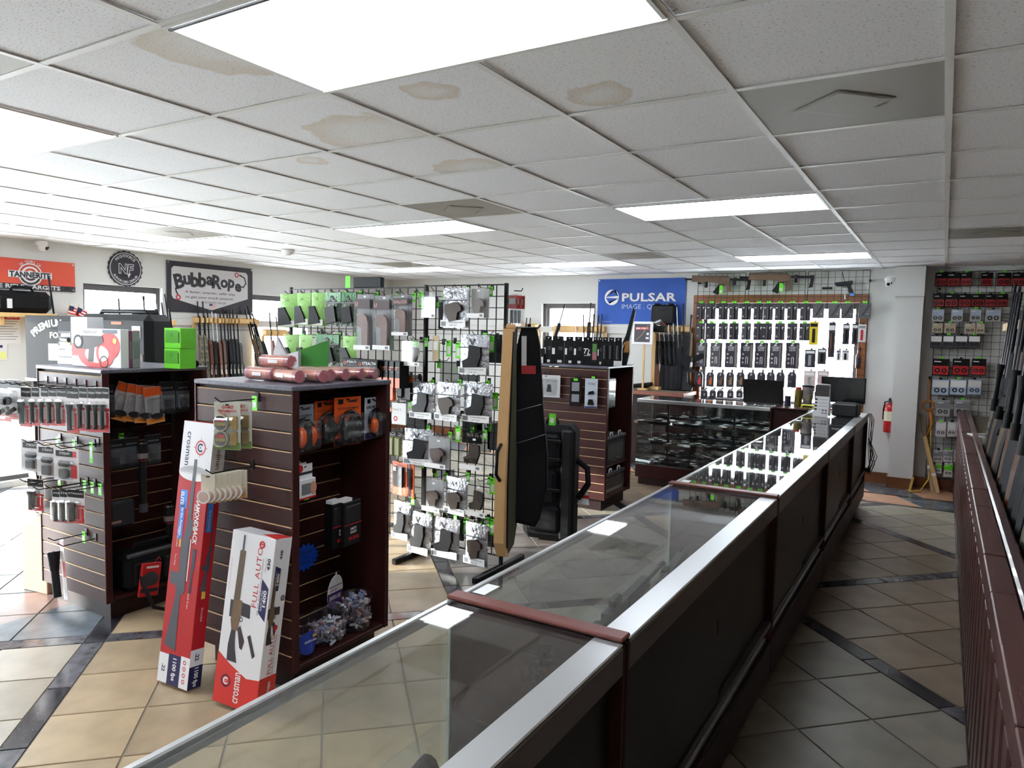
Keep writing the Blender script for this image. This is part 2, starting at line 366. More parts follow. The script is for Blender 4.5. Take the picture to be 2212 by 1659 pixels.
def pieces():
    for ks in range(-6, 4):
        for kd in range(-4, 5):
            sb, db = S0+PER*ks+SW, D0+PER*kd+SW
            slate = (kd == 0 and ks == 0); med = (kd == 0 and ks == -2)
            for a in range(5):
                for b in range(5):
                    g = .006; s0, s1, d0, d1 = sb+a*PT+g, sb+(a+1)*PT-g, db+b*PT+g, db+(b+1)*PT-g
                    m = RND.choice(FS if slate else FTC.get(ks, FT))
                    if med and a >= 1 and b <= 3:
                        if (a+b) % 2:
                            yield [sd(s0, d0), sd(s1, d0), sd(s1, d1)], SLATE; yield [sd(s0, d0), sd(s1, d1), sd(s0, d1)], BROWNT; continue
                        m = SLATE if a % 3 else BROWNT
                    yield [sd(s0, d0), sd(s1, d0), sd(s1, d1), sd(s0, d1)], m
            L = PER/4
            for k in range(4):
                g = .004; yield [sd(sb-2*SW+g, db-SW*2+k*L+g), sd(sb-g, db-SW*2+k*L+g), sd(sb-g, db-SW*2+(k+1)*L-g), sd(sb-2*SW+g, db-SW*2+(k+1)*L-g)], RND.choice([GRAN, GRAN, GRAN2])
                if k*L+L < PER-.01 or True:
                    yield [sd(sb+k*PER/4*1.0*(PER-2*SW)/PER+g, db-2*SW+g), sd(sb+(k+1)*(PER-2*SW)/4-g, db-2*SW+g), sd(sb+(k+1)*(PER-2*SW)/4-g, db-g), sd(sb+k*(PER-2*SW)/4+g, db-g)], RND.choice([GRAN, GRAN, GRAN2])
def border():
    yield [(XL, YBORD), (XR, YBORD), (XR, YBORD+.06), (XL, YBORD+.06)], GRAN
    yield [(XL, YBORD+.50), (XR, YBORD+.50), (XR, YBORD+.56), (XL, YBORD+.56)], GRAN
    for r, (y0, y1) in enumerate(((YBORD+.065, YBORD+.495), (YBORD+.565, YB))):
        for k in range(-2, 17):
            x = XR-.1-k*.5; sh = .25 if r == 0 else .3
            yield [(x-.495-sh, y1), (x-sh, y1), (x, y0), (x-.495, y0)], (SLATE if (k+r) % 2 else TERRA)
fl_items = []
for poly, m in pieces():
    if max(p[1] for p in poly) < YF or min(p[1] for p in poly) > YBORD: continue
    if max(p[0] for p in poly) < XL or min(p[0] for p in poly) > XR: continue
    poly = poly_clip(poly, YBORD-.004)
    if len(poly) >= 3: fl_items.append((poly, m))
fl_items += list(border())
fl_near = []; rest = MB()
def hidden_floor(x, y):   # under counters and fixtures, or out of the picture
    return (-1.1 < x < -.6 and y < 7.8) or x > .2 or (-3.05 < x < -2.38 and 2.15 < y < 2.78) or y > 7.45 and x < -1.1 or (x < -3.2 and y > 4.3)
for poly, m in fl_items:
    cx = sum(p[0] for p in poly)/len(poly); cy = sum(p[1] for p in poly)/len(poly)
    if in_frame((cx, cy, 0), 60) and not hidden_floor(cx, cy): fl_near.append((cx*cx+cy*cy, cx, cy, poly, m))
    else: rest.add([(x, y, 0) for x, y in poly]+[(x, y, -.007) for x, y in poly], [tuple(range(len(poly)))]+[(i, len(poly)+i, len(poly)+(i+1) % len(poly), (i+1) % len(poly)) for i in range(len(poly))], m)
fl_near.sort(key=lambda q: q[0])
for n_, (d_, cx, cy, poly, m) in enumerate(fl_near):
    k = len(poly)
    top = [(cx+(x-cx)*.992, cy+(y-cy)*.992, 0) for x, y in poly]; low = [(x, y, -.0025) for x, y in poly]; bot = [(x, y, -.007) for x, y in poly]
    F = [tuple(range(k))]+[(q*k+i, (q+1)*k+i, (q+1)*k+(i+1) % k, q*k+(i+1) % k) for q in (0, 1) for i in range(k)]
    if n_ < 320: MB().add([(x-cx, y-cy, z) for x, y, z in top+low+bot], F, m).build('granite_band' if m in (GRAN, GRAN2) else 'floor_tile', floor, (cx, cy, 0))
    else: rest.add(top+low+bot, F, m)
tag(rest.build('floor_tile', floor), kind='stuff')
# ---------------- walls
def wall_holes(axis, p0, p1, u0, u1, z0, z1, holes, m):
    us = sorted({u0, u1, *[h[0] for h in holes], *[h[1] for h in holes]}); zs = sorted({z0, z1, *[h[2] for h in holes], *[h[3] for h in holes]}); b = MB()
    for i in range(len(us)-1):
        for k in range(len(zs)-1):
            uc, zc = (us[i]+us[i+1])/2, (zs[k]+zs[k+1])/2
            if any(h[0] < uc < h[1] and h[2] < zc < h[3] for h in holes): continue
            if axis == 'x': b.box((p0, us[i], zs[k]), (p1, us[i+1], zs[k+1]), m)
            else: b.box((us[i], p0, zs[k]), (us[i+1], p1, zs[k+1]), m)
    return b
ZT = CEIL+.05
HL = [(-.3, 3.0, .08, 2.2), (4.22, 5.12, .95, 2.06), (6.39, 7.35, .95, 2.06), (3.02, 3.9, .06, .80)]
tag(wall_holes('x', XL-.18, XL, YF-.1, YB+.18, 0, ZT, HL, WALLP).build('wall_left'), 'pale grey window wall with banners', None, None, 'structure')
HB = [(-5.04, -4.19, .95, 2.06), (-2.68, -.86, .82, 2.06)]
tag(wall_holes('y', YB, YB+.18, XL, XR+.1, 0, ZT, HB, WALLP).build('wall_back'), 'pale back wall behind the counters', None, None, 'structure')
tag(MB().box((XR, YF, 0), (XR+.1, YB, ZT), mat('low_bounce_brown', (132, 116, 104), .6, noise=(6, .2, (1, 1, .1)))).build('wall_right'), 'wall behind the right hand gun rack', None, None, 'structure')  # assumed brown tone on this mostly unseen wall, darkened to cut bounced light
tag(MB().box((XL, YF-.1, 0), (XR, YF, ZT), WALLP).build('wall_front'), 'front wall behind the viewer', None, None, 'structure')
col = tag(MB().box((-.46, 8.98, 0), (-.22, YB, 2.12), WALLP).build('wall_column'), 'white boxed column beside the fire extinguisher', None, None, 'structure')
MB().box((-.50, 8.93, 2.12), (-.215, YB, CEIL), WALLP).build('column_head', col)
BASEW = mat('oak_baseboard', (132, 82, 50), .4, noise=(8, .2, (.2, 1, 1)))
bb = MB().box((-.86, YB-.018, 0), (-.46, YB, .12), BASEW).box((-.46-.018, 8.96, 0), (-.46, YB-.018, .12), BASEW).box((-.478, 8.962, 0), (-.22, 8.98, .12), BASEW).box((-.22, YB-.018, 0), (XR, YB, .12), BASEW).box((XL, YB-.018, 0), (-.86, YB, .12), BASEW)
tag(bb.build('baseboard_back'), 'oak baseboard along the back wall and column', None, None, 'structure')
tag(MB().box((XL, 3.95, 0), (XL+.018, YB-.02, .12), BASEW).build('baseboard_left'), 'oak baseboard along the window wall', None, None, 'structure')
TRIMW = mat('rail_paint', (214, 214, 212), .6)
tag(MB().rbox((XL, 3.95, 1.63), (XL+.03, YB, 1.715), TRIMW, .006).build('trim_1'), 'painted rail across the window wall', None, None, 'structure')
tag(MB().rbox((XL+.03, YB-.03, 1.645), (-2.86, YB, 1.73), TRIMW, .006).build('trim_2'), 'painted rail across the back wall', None, None, 'structure')
LINEM = mat('panel_seam', (120, 120, 118), .7)
tag(MB().box((XL+.0, 3.95, 1.585), (XL+.006, YB, 1.591), LINEM).build('trim_3'), 'thin dark panel seam on the window wall', None, None, 'structure')
tag(MB().box((XL+.03, YB-.006, 1.585), (-2.86, YB, 1.591), LINEM).build('trim_4'), 'thin dark panel seam on the back wall', None, None, 'structure')
FRAMED = mat('bronze_frame', (74, 70, 72), .5); PANE = glassy('window_glass', (250, 252, 252), .1)
def window(n, axis, p, u0, u1, z0, z1, mull=(), label='', fw=.045):
    o = T('window_%d' % n, label, None); del_cat(o); o['kind'] = 'structure'
    def bx(name, a0, a1, b0, b1, d0, d1, m):
        if axis == 'x': MB().box((p-d1, a0, b0), (p-d0, a1, b1), m).build(name, o)
        else: MB().box((a0, p+d0, b0), (a1, p+d1, b1), m).build(name, o)
    bx('window_frame', u0, u1, z1-fw*1.5, z1, .06, .12, FRAMED); bx('window_frame', u0, u1, z0, z0+fw, .06, .12, FRAMED)
    bx('window_frame', u0, u0+fw, z0+fw, z1-fw*1.5, .06, .12, FRAMED); bx('window_frame', u1-fw, u1, z0+fw, z1-fw*1.5, .06, .12, FRAMED)
    es = [u0+fw, *mull, u1-fw]
    for q in mull: bx('mullion', q-.02, q+.02, z0+fw, z1-fw*1.5, .07, .11, FRAMED)
    for a, b in zip(es[:-1], es[1:]): bx('pane', a+(.02 if a in mull else 0), b-(.02 if b in mull else 0), z0+fw, z1-fw*1.5, .088, .094, PANE)
    return o
def del_cat(o):
    for k in ('category',):
        if k in o: del o[k]
window(1, 'x', XL, -.3, 3.0, .08, 2.2, (.8, 1.9), 'shop front glazing out of view at the left')
window(2, 'x', XL, 4.22, 5.12, .95, 2.06, (), 'bright window under the round black dealer sign')
window(3, 'x', XL, 6.39, 7.35, .95, 2.06, (), 'bright window right of the rope banner')
window(4, 'y', YB, -5.04, -4.19, .95, 2.06, (-4.985+.02,), 'bright window left of the blue banner')
window(5, 'x', XL, 3.02, 3.9, .06, .80, (), 'low bright window at the left edge')
window(6, 'y', YB, -2.68, -.86, .82, 2.06, (), 'large bright window behind the hanging product wall')
CASW = mat('oak_casing', (138, 84, 48), .4, noise=(8, .2, (.3, 1, .3)))
o = T('trim_5', 'brown wooden casing around the large bright window', None); del_cat(o); o['kind'] = 'structure'
MB().rbox((-2.80, YB-.03, 2.06), (-.77, YB, 2.16), CASW, .006).build('head_casing', o); MB().rbox((-2.80, YB-.03, .7), (-2.68, YB, 2.06), CASW, .006).build('side_casing', o); MB().rbox((-.86, YB-.03, .7), (-.77, YB, 2.06), CASW, .006).build('side_casing', o); MB().rbox((-2.68, YB-.03, .7), (-.86, YB, .82), CASW, .006).build('sill_casing', o)
# ================================================================== COUNTERS
ALU = mat('brushed_edge', (214, 217, 219), .3, metal=.75)
DARKIN = mat('dark_door_panel', (30, 27, 26), .36, spec=.3, noise=(5, .2))
TAPE = mat('white_tape', (240, 242, 242), .5)
def showcase(y0, y1, label, shelf_z=(.62,), mid=True, endL=True):
    """glass-top counter run along Y: customer side at X=-1.10 is glass, staff side at X=-.60 has dark sliding doors"""
    x0, x1, zt = -1.10, -.60, .92
    o = T('display_counter', label, 'display counter', ((x0+x1)/2, (y0+y1)/2, 0)); L = (y1-y0)/2; W = (x1-x0)/2
    def P(name, b): return b.build(name, o)
    P('plinth', MB().box((-W+.04, -L+.02, 0), (W-.04, L-.02, .10), WOODD))
    P('body', MB().rbox((-W, -L, .10), (W, L, .26), WOODD, .004))
    P('deck', MB().box((-W+.012, -L+.02, .26), (W-.02, L-.02, .275), mat('deck_felt', (104, 102, 100), .9)))
    for s in (-1, 1): P('end_panel', MB().rbox((-W+.006, s*L-(.018 if s > 0 else 0), .26), (W, s*L+(0 if s > 0 else .018), zt-.004), WOOD, .003))
    P('top_glass', MB().box((-W+.012, -L+.02, zt-.006), (W-.03, L-.02, zt), GLASS))
    P('front_glass', MB().box((-W+.004, -L+.02, .275), (-W+.010, L-.02, zt-.03), GLASS))
    for z in shelf_z: P('glass_shelf', MB().box((-W+.03, -L+.03, z), (W-.09, L-.03, z+.006), GLASS))
    P('front_rail', MB().rbox((-W-.004, -L+.018, zt-.03), (-W+.014, L-.018, zt+.003), ALU, .003))
    P('rear_rail', MB().rbox((W-.075, -L+.018, zt-.004), (W, L-.018, zt+.003), ALU, .003))
    P('rear_rail_face', MB().rbox((W-.02, -L+.018, zt-.075), (W+.001, L-.018, zt-.005), mat('rail_face', (120, 116, 114), .35, metal=.5), .003))
    if mid: P('glass_edge', MB().box((-W+.010, L-.034, .275), (-W+.018, L-.026, zt-.03), mat('glass_edge', (206, 220, 216), .3)))
    for k, (a, b) in enumerate(((-L+.02, .03), (-.03, L-.02))):
        d = P('sliding_door', MB().rbox((W-.024-.016*k, a, .36), (W-.012-.016*k, b, zt-.08), DARKIN, .003))
        MB().rbox((W-.012-.016*k, (a+.03 if k else b-.06), .62), (W-.0105-.016*k, (a+.045 if k else b-.045), .67), BLACK, .002).build('finger_pull', d, (0, 0, 0))
    P('door_track', MB().rbox((W-.045, -L+.02, .335), (W-.002, L-.02, .36), mat('track_metal', (92, 90, 88), .4, metal=.6), .003))
    P('tape_strip', MB().box((-W+.02, -L+.06, zt+.0005), (-W+.06, -L+.14, zt+.001), TAPE)) if mid else None
    return o
CY = [-.25, 1.55, 3.35, 5.0, 6.55, 7.78]
words = ['nearest glass topped counter section, cut off by the lower edge', 'second glass topped counter section from the viewer, rifles inside', 'third glass topped counter section, reflecting the bright window', 'fourth glass topped counter section along the aisle', 'farthest glass topped counter section, holding the monitor and leaflet']
for i in range(5): showcase(CY[i]+.002, CY[i+1]-.002, words[i])
# wooden caps where two sections meet
for y, wd in ((1.55, 'near'), (3.35, 'far')):
    tag(MB().rbox((-1.105, y-.026, .9235), (-.60, y+.026, .935), mat('cherry_strip', (110, 56, 48), .35, noise=(8, .15, (.2, 1, 1))), .004).build('counter_cap'), 'reddish wooden cap strip over the %s joint between counter sections' % wd, 'cap strip')
# pistol counter at the back, facing the viewer
o = T('display_counter', 'glass pistol counter at the back, full of handguns', 'display counter', (-2.15, 7.68, 0)); bw = .70; bd = .25
def P(name, b, par=None): return b.build(name, par or o)
P('plinth', MB().box((-bw+.03, -bd+.03, 0), (bw, bd-.03, .08), WOODD)); P('body', MB().rbox((-bw, -bd, .08), (bw, bd, .22), WOOD, .004))
P('deck', MB().box((-bw+.012, -bd+.012, .22), (bw-.012, bd-.012, .232), mat('deck_felt', (104, 102, 100), .9)))
P('front_glass', MB().box((-bw+.01, -bd+.003, .232), (bw-.01, -bd+.009, .91), GLASS)); P('side_glass', MB().box((-bw+.003, -bd+.012, .232), (-bw+.009, bd-.012, .91), GLASS))
P('mirror_back', MB().box((-bw+.012, bd-.02, .232), (bw-.012, bd-.012, .91), mat('mirror', (200, 202, 204), .05, metal=1)))
P('top_glass', MB().box((-bw+.012, -bd+.014, .934), (bw-.01, bd-.012, .94), GLASS)); P('front_rail', MB().rbox((-bw, -bd-.004, .905), (bw, -bd+.014, .942), ALU, .003)); P('side_rail', MB().rbox((-bw-.002, -bd+.014, .905), (-bw+.012, bd, .942), ALU, .003))
for z in (.44, .66): P('glass_shelf', MB().box((-bw+.03, -bd+.03, z), (bw-.03, bd-.03, z+.006), GLASS))
for x in (-.35, .35): P('shelf_standard', MB().box((x-.008, -bd+.02, .232), (x+.008, -bd+.034, .90), BLACKM))
P('end_panel', MB().rbox((bw, -bd, 0), (bw+.018, bd, .942), WOOD, .003))
o = T('corner_counter', 'dark wood corner counter joining the two glass counters', 'counter', (-1.27, 7.68, 0))
P('body', MB().rbox((-.155, -.24, .0), (.165, .25, .93), WOODD, .004)); P('worktop', MB().rbox((-.158, -.25, .93), (.166, .255, .95), WOOD, .004)); P('front_panel', MB().rbox((-.13, -.252, .08), (.14, -.24, .90), WOOD, .004))
# wooden ledge counter under the back gun rack
o = T('gun_counter', 'low reddish wood counter under the back wall rifle rack', 'counter', (-3.35, 8.85, 0))
P('body', MB().rbox((-.55, -.20, 0), (.62, .33, .88), WOODD, .004)); P('top', MB().rbox((-.57, -.24, .88), (.64, .33, .93), mat('cherry_top', (128, 74, 58), .4, noise=(8, .15, (.2, 1, 1))), .006))
P('carpet_inlay', MB().box((-.52, -.19, .93), (.60, .31, .936), mat('brown_carpet', (104, 92, 78), .95, noise=(180, .35))))
# right hand half wall with carpeted gun shelf
o = T('gun_counter', 'long brown wooden counter with carpeted top on the right', 'counter', (.17, 0, 0))
yb0, yb1 = .35, 9.1
P('body', MB().box((.02, yb0, 0), (.72, yb1, .80), WOODD))
CAPW = mat('brown_cap', (92, 60, 56), .38, noise=(7, .18, (1, .15, 1)))
n = 20; Lk = (yb1-yb0)/n
for k in range(n): P('cap_block', MB().rbox((-.012, yb0+k*Lk+.002, .835), (.055, yb0+(k+1)*Lk-.002, .90+(.004 if k % 3 == 0 else 0)), CAPW, .004))
P('cap_lip', MB().rbox((.057, yb0, .84), (.10, yb1, .915), mat('lip_wood', (88, 56, 54), .25, noise=(7, .18, (1, .15, 1)), coat=.3), .008))
P('apron_rail', MB().rbox((-.002, yb0, .76), (.03, yb1, .835), CAPW, .003))
n = 46; Lk = (yb1-yb0)/n; sl = MB().rbox((0, 0, 0), (.022, Lk*.62, .70), CAPW, .006).mesh('batten')
for k in range(n): place(sl, 'batten', o, (-.002, yb0+k*Lk, .055))
P('kick_board', MB().rbox((-.004, yb0, 0), (.02, yb1, .055), WOODD, .003))
P('carpet', MB().box((.10, yb0, .80), (.72, yb1, .85), mat('fleck_carpet', (110, 102, 84), .95, noise=(140, .5), bump=(300, .6, .004))))
# ================================================================== SLATWALL GONDOLAS
def slat_me(w, h=.0745):
    b = MB(); x = w/2; t = .018
    V = [(-x, 0, 0), (x, 0, 0), (x, 0, h-.0045), (-x, 0, h-.0045), (-x, .004, h-.001), (x, .004, h-.001), (-x, t, h-.001), (x, t, h-.001), (-x, t, 0), (x, t, 0)]
    b.add(V, [(0, 1, 2, 3), (0, 8, 9, 1), (8, 6, 7, 9), (0, 3, 4, 6, 8), (1, 9, 7, 5, 2)], WOOD); b.add(V, [(3, 2, 5, 4), (4, 5, 7, 6)], MDF)
    return b.mesh('slat')
def gondola(x0, x1, y0, y1, label, zt=1.385, zb=.11, center=None):
    """H-shaped floor unit: slatted end panel facing the viewer, slatted centre panel seen through the open side"""
    o = T('slatwall_gondola', label, 'display unit', ((x0+x1)/2, y0, 0)); W = (x1-x0)/2; D = y1-y0
    n = 15; pitch = (zt-.03-zb)/n; me = slat_me(2*W-.012, pitch-.006)
    o['pitch'] = pitch
    MB().box((-W+.004, .016, zb), (W-.004, .03, zt-.025), mat('slat_backer', (36, 22, 20), .7)).build('backer', o)
    for k in range(n): place(me, 'slat', o, (0, .0, zb+k*pitch))
    for s in (-1, 1): MB().rbox((s*W-.006, -.004, zb), (s*W+.006, .034, zt-.022), WOOD, .002).build('edge_strip', o)
    for s in (-1, 1): MB().rbox((-W, D-.03, zb), (W, D, zt-.022), WOOD, .002).build('far_end_panel', o) if s > 0 else None
    me2 = slat_me(D-.064, pitch-.006); cx = .0
    MB().box((cx-.012, .032, zb+.02), (cx+.004, D-.032, zt-.025), mat('slat_backer', (36, 22, 20), .7)).build('centre_backer', o)
    for k in range(n): place(me2, 'slat', o, (cx+.022, D/2, zb+k*pitch+.0), (0, 0, PI/2))
    MB().rbox((-W+.006, .034, zb), (W-.004, D-.032, zb+.022), WOOD, .003).build('bottom_shelf', o)
    MB().rbox((-W-.004, -.008, zt-.022), (W+.004, D+.004, zt), TOPGREY, .004).build('top_board', o)
    MB().box((-W+.06, .05, 0), (W-.05, D-.05, zb), WOODD).build('plinth', o)
    return o
G_MID = gondola(-3.045, -2.385, 2.15, 2.785, 'middle dark slatwall stand with two tall boxes leaning on it')
G_LEFT = gondola(-4.50, -3.835, 2.15, 2.785, 'left dark slatwall stand full of flashlight packs', 1.392)
G_REAR = gondola(-3.42, -2.60, 6.02, 6.66, 'rear dark slatwall stand behind the black rifle bag', 1.345)
GW = {}
HOOKM = BLACKM
def hook(parent, px, pz, L=.18, rz=0, tagc=True, name='peg_hook', py=0, tag_len=.05):
    """wire peg fixed to a fixture; local -Y is outwards"""
    M = Matrix.Rotation(rz, 4, 'Z')
    b = MB().tube([M @ Vector(p) for p in ((0, 0, .02), (0, 0, 0), (0, -L+.03, 0), (0, -L, .022))], .003, HOOKM, 5).box((-.012, -.004, -.012), (.012, .004, .03), HOOKM, M)
    h = b.build(name, parent, (px, py, pz))
    if tagc:
        t = MB().box((-.016, -.004, -tag_len), (.016, -.0025, .014), GREENTAG, M).box((-.010, -.0046, -tag_len*.75), (.010, -.0041, -.012), WHITE, M)
        t.build('price_tag', h, tuple(M @ Vector((0, -.012 if tag_len < .06 else -L*.35, 0))))
    return h
# ================================================================== PRODUCT PROTOTYPES (front faces local -Y, hang point at the origin)
SILV = mat('silver_film', (176, 178, 184), .24, metal=.55, bump=(38, .9, .012))
LGREEN = mat('light_green_film', (150, 205, 110), .3, bump=(38, .6, .01)); DGREEN = mat('dark_green_film', (34, 120, 52), .3, bump=(38, .6, .01))
HBLACK = mat('black_holster', (26, 26, 29), .45, spec=.25); HBROWN = mat('brown_leather', (96, 44, 26), .35); HTAUPE = mat('taupe_holster', (70, 57, 50), .5, spec=.25)
INK = mat('dark_ink', (40, 40, 48), .6); INKG = mat('grey_ink', (120, 122, 128), .6); BLUEINK = mat('navy_print', (38, 40, 92), .5)
HOLS = [(-.30, -.42), (.10, -.36), (.30, -.44), (.34, -.56), (.20, -.62), (.16, -.80), (-.12, -.84), (-.26, -.66)]
HOL2 = [(-.10, -.26), (.28, -.30), (.30, -.52), (.18, -.80), (-.30, -.82), (-.34, -.66), (-.14, -.58)]
def sc_poly(p, w, h, dx=0, dz=0): return [(a*w+dx, b*h+dz) for a, b in p]
def puffy(w, h, d, m, seed=0, nx=6, nz=8):
    r = random.Random(seed); b = MB(); V = []
    for side in (-1, 1):
        for k in range(nz+1):
            for i in range(nx+1):
                u, v = i/nx, k/nz; bul = d*math.sin(PI*min(max(u, 0), 1))**.7*math.sin(PI*min(1, v*.9+.02))**.8
                V.append(((u-.5)*w*(1-.02*math.sin(PI*v)), side*(.001+bul*(1 if side < 0 else .3))+(r.uniform(-.004, .004) if 0 < i < nx and 0 < k < nz else 0), -v*h))
    F = []; n = (nx+1)*(nz+1)
    for s in (0, 1):
        for k in range(nz):
            for i in range(nx):
                a = s*n+k*(nx+1)+i; F.append((a, a+1, a+nx+2, a+nx+1))
    b.add(V, F, m, None, True); return b
def pouch(name, label, film, header, holm, poly, w=.22, h=.265, band=INK, lab=True, txt=None, seed=1, hdr=None):
    o = T(name, label, 'holster pack'); d = .022
    puffy(w, h, d, film, seed).build('bag', o)
    if hdr: MB().box((-w*.48, -.012, -h*.30), (w*.48, -.009, -.004), hdr).build('header', o)
    MB().prism(sc_poly(poly, w, h), -d-.016, -d+.004, holm).build('holster', o)
    if band: MB().box((-w*.49, -.024, -h*.33), (w*.49, -.0215, -h*.305), band).build('band', o)
    if lab:
        l = MB().box((-w*.48, -.030, -h*.975), (w*.48, -.0275, -h*.80), WHITE)
        if txt: l.text(txt, .1*w, -h*.86, -.0305, INK, w=w*.6, shear=.2).text('EVERY DAY', .02*w, -h*.93, -.0305, INK, w=w*.3, shear=.2)
        l.box((-w*.44, -.0305, -h*.95), (-w*.26, -.0302, -h*.84), INKG)
        l.build('label', o)
    if header: MB().text(header, -w*.05, -h*.20, -.016, INK, w=w*.22, bold=.02).build('lettering', o)
    return Proto(o, w, h)
def clam(name, label, holm, poly, w=.19, h=.235, d=.05, card=None, seed=0, cat='holster pack', lab=True):
    o = T(name, label, cat)
    if card: MB().box((-w/2+.004, -.004, -h+.004), (w/2-.004, -.002, -.01), card).build('insert_card', o)
    b = MB()
    x, z = w/2, h
    b.add([(-x, 0, 0), (x, 0, 0), (x, 0, -z), (-x, 0, -z), (-x+.008, -d, -.012), (x-.008, -d, -.012), (x-.008, -d, -z+.006), (-x+.008, -d, -z+.006)],
          [(4, 5, 6, 7), (0, 1, 5, 4), (1, 2, 6, 5), (2, 3, 7, 6), (3, 0, 4, 7)], CLEAR); b.build('clear_shell', o)
    MB().prism(sc_poly(poly, w, h), -d*.75, -d*.3, holm).build('holster', o)
    if lab: MB().box((-x+.006, -d-.0015, -z+.004), (x-.006, -d-.0005, -z+.038), WHITE).box((x-.05, -d-.002, -z+.012), (x-.02, -d-.0016, -z+.03), INKG).build('label', o); MB().box((x*.2, -d-.002, -.035), (x*.45, -d-.0016, -.022), WHITE).build('price_sticker', o)
    return Proto(o, w, h)
def blister(name, label, cat, w, h, card, head=None, item=None, itemm=BLACK, d=.03, foot=None, extra=None, hh=.28, clear=True):
    """printed card with a clear bubble over the goods"""
    o = T(name, label, cat)
    b = MB().rbox((-w/2, -.002, -h), (w/2, 0, .0), card, .0008)
    b.box((-.010, -.0024, -.016), (.010, -.002, -.009), BLACK); b.build('card', o)
    if head: MB().box((-w/2+.002, -.0032, -h*hh), (w/2-.002, -.0022, -.003), head).build('header', o)
    if foot: MB().box((-w/2+.002, -.0032, -h+.002), (w/2-.002, -.0022, -h*.84), foot).build('footer', o)
    if item is not None:
        item(MB(), w, h, d, itemm).build('goods', o)
    if clear: MB().rbox((-w*.42, -d, -h*.93), (w*.42, -.0025, -h*(hh+.06)), CLEAR, .012).build('bubble', o)
    if extra: extra(MB(), w, h).build('print', o)
    return Proto(o, w, h)
# ================================================================== WIRE GRID RACK
GY_ = 4.13
rack = T('grid_rack', 'black wire grid rack hung with holster packs', 'display rack', (-3.57, GY_, 0))
def wires(x0, x1, z0, z1, p=.076, r=.0028, vert=True):
    b = MB(); n = round((x1-x0)/p)
    for i in range(n+1):
        x = x0+(x1-x0)*i/n; rr = r*1.6 if i in (0, n) else r
        b.box((x-rr, -rr, z0), (x+rr, rr, z1), BLACKM)
    k = round((z1-z0)/p)
    for i in range(k+1):
        z = z0+(z1-z0)*i/k; rr = r*1.6 if i in (0, k) else r
        b.box((x0, -rr-.004, z-rr), (x1, rr-.004, z+rr), BLACKM)
    return b
wires(-3.195+3.57, -2.54+3.57, .10, 1.955).build('wire_panel', rack); wires(-4.60+3.57, -3.225+3.57, .10, 1.945).build('wire_panel', rack)
for x in (-4.60, -3.21, -2.535): MB().rbox((x+3.57-.012, -.012, 0), (x+3.57+.012, .012, 1.965), BLACKM, .003).build('post', rack); MB().rbox((x+3.57-.02, -.33, 0), (x+3.57+.02, .30, .04), BLACKM, .006).build('foot', rack)
def ghook(x, z, L=.17, tg=True, back=False): hook(rack, x+3.57, z, L, PI if back else 0, tg, 'peg_hook')
P_SILV = pouch('holster_pouch', 'silver holster pouch', SILV, 'V', HBLACK, HOL2, txt='COMFORTABLE CARRY', seed=3)
P_SILV2 = pouch('holster_pouch', 'silver holster pouch', SILV, 'V', HTAUPE, HOLS, txt='COMFORTABLE CARRY', seed=8)
P_LG = pouch('holster_pouch', 'light green holster pouch', LGREEN, 'GFX', HBLACK, [(-.46, -.42), (-.1, -.40), (.2, -.72), (.3, -.9), (-.46, -.96)], w=.155, h=.255, band=None, seed=5)
P_DG = pouch('holster_pouch', 'dark green holster pouch', mat('smoke_film', (58, 74, 60), .25, bump=(38, .8, .012)), None, HBLACK, [(-.36, -.45), (.2, -.42), (.34, -.86), (-.3, -.94)], w=.18, h=.255, band=INKG, lab=False, seed=9, hdr=DGREEN)
P_CLB = clam('holster_box', 'clear box with a taupe holster', HTAUPE, HOL2, card=None)
P_CLD = clam('holster_box', 'clear box with a brown holster', mat('dark_brown_holster', (70, 46, 36), .5), HOLS, card=mat('pale_insert', (176, 176, 178), .6))
LONG = [(-.34, -.42), (-.22, -.36), (.02, -.36), (.2, -.42), (.26, -.52), (.24, -.98), (-.06, -.98), (-.1, -.62), (-.34, -.56)]
P_LONG = clam('holster_box', 'long clear pack with a glossy brown leather holster', HBROWN, LONG, w=.18, h=.41, d=.045, card=GREY)
def hh(o): return o
rows_w = ['top', 'second', 'third', 'fourth', 'fifth', 'bottom']
g_light=[(-4.481, 1.902, 0.179, 0.264), (-4.309, 1.908, 0.153, 0.252), (-4.153, 1.91, 0.139, 0.259), (-4.444, 1.58, 0.158, 0.25), (-4.289, 1.583, 0.154, 0.247), (-3.825, 1.582, 0.145, 0.215)]
for (x, z, w_, h_), wd in zip(g_light, ['top left corner', 'second from the left in the top row', 'third from the left in the top row', 'left end of the second row', 'second from the left in the second row', 'right of the dark green pouch in the second row']):
    P_LG.put((x, 4.0, z), R(RND.uniform(-6, 6)), 'light green holster pouch, %s' % wd, w_, h_, group='light green holster pouches'); ghook(x, z)
for (x, z, w_, h_), wd in zip([(-3.989, 1.912, 0.178, 0.259), (-3.828, 1.91, 0.145, 0.255), (-4.044, 1.592, 0.245, 0.238)], ['left one of the two in the top row', 'right one of the two in the top row', 'single wide one in the second row']):
    P_DG.put((x, 4.0, z), R(RND.uniform(-5, 5)), 'dark green holster pouch, %s' % wd, w_, h_, group='dark green holster pouches'); ghook(x, z)
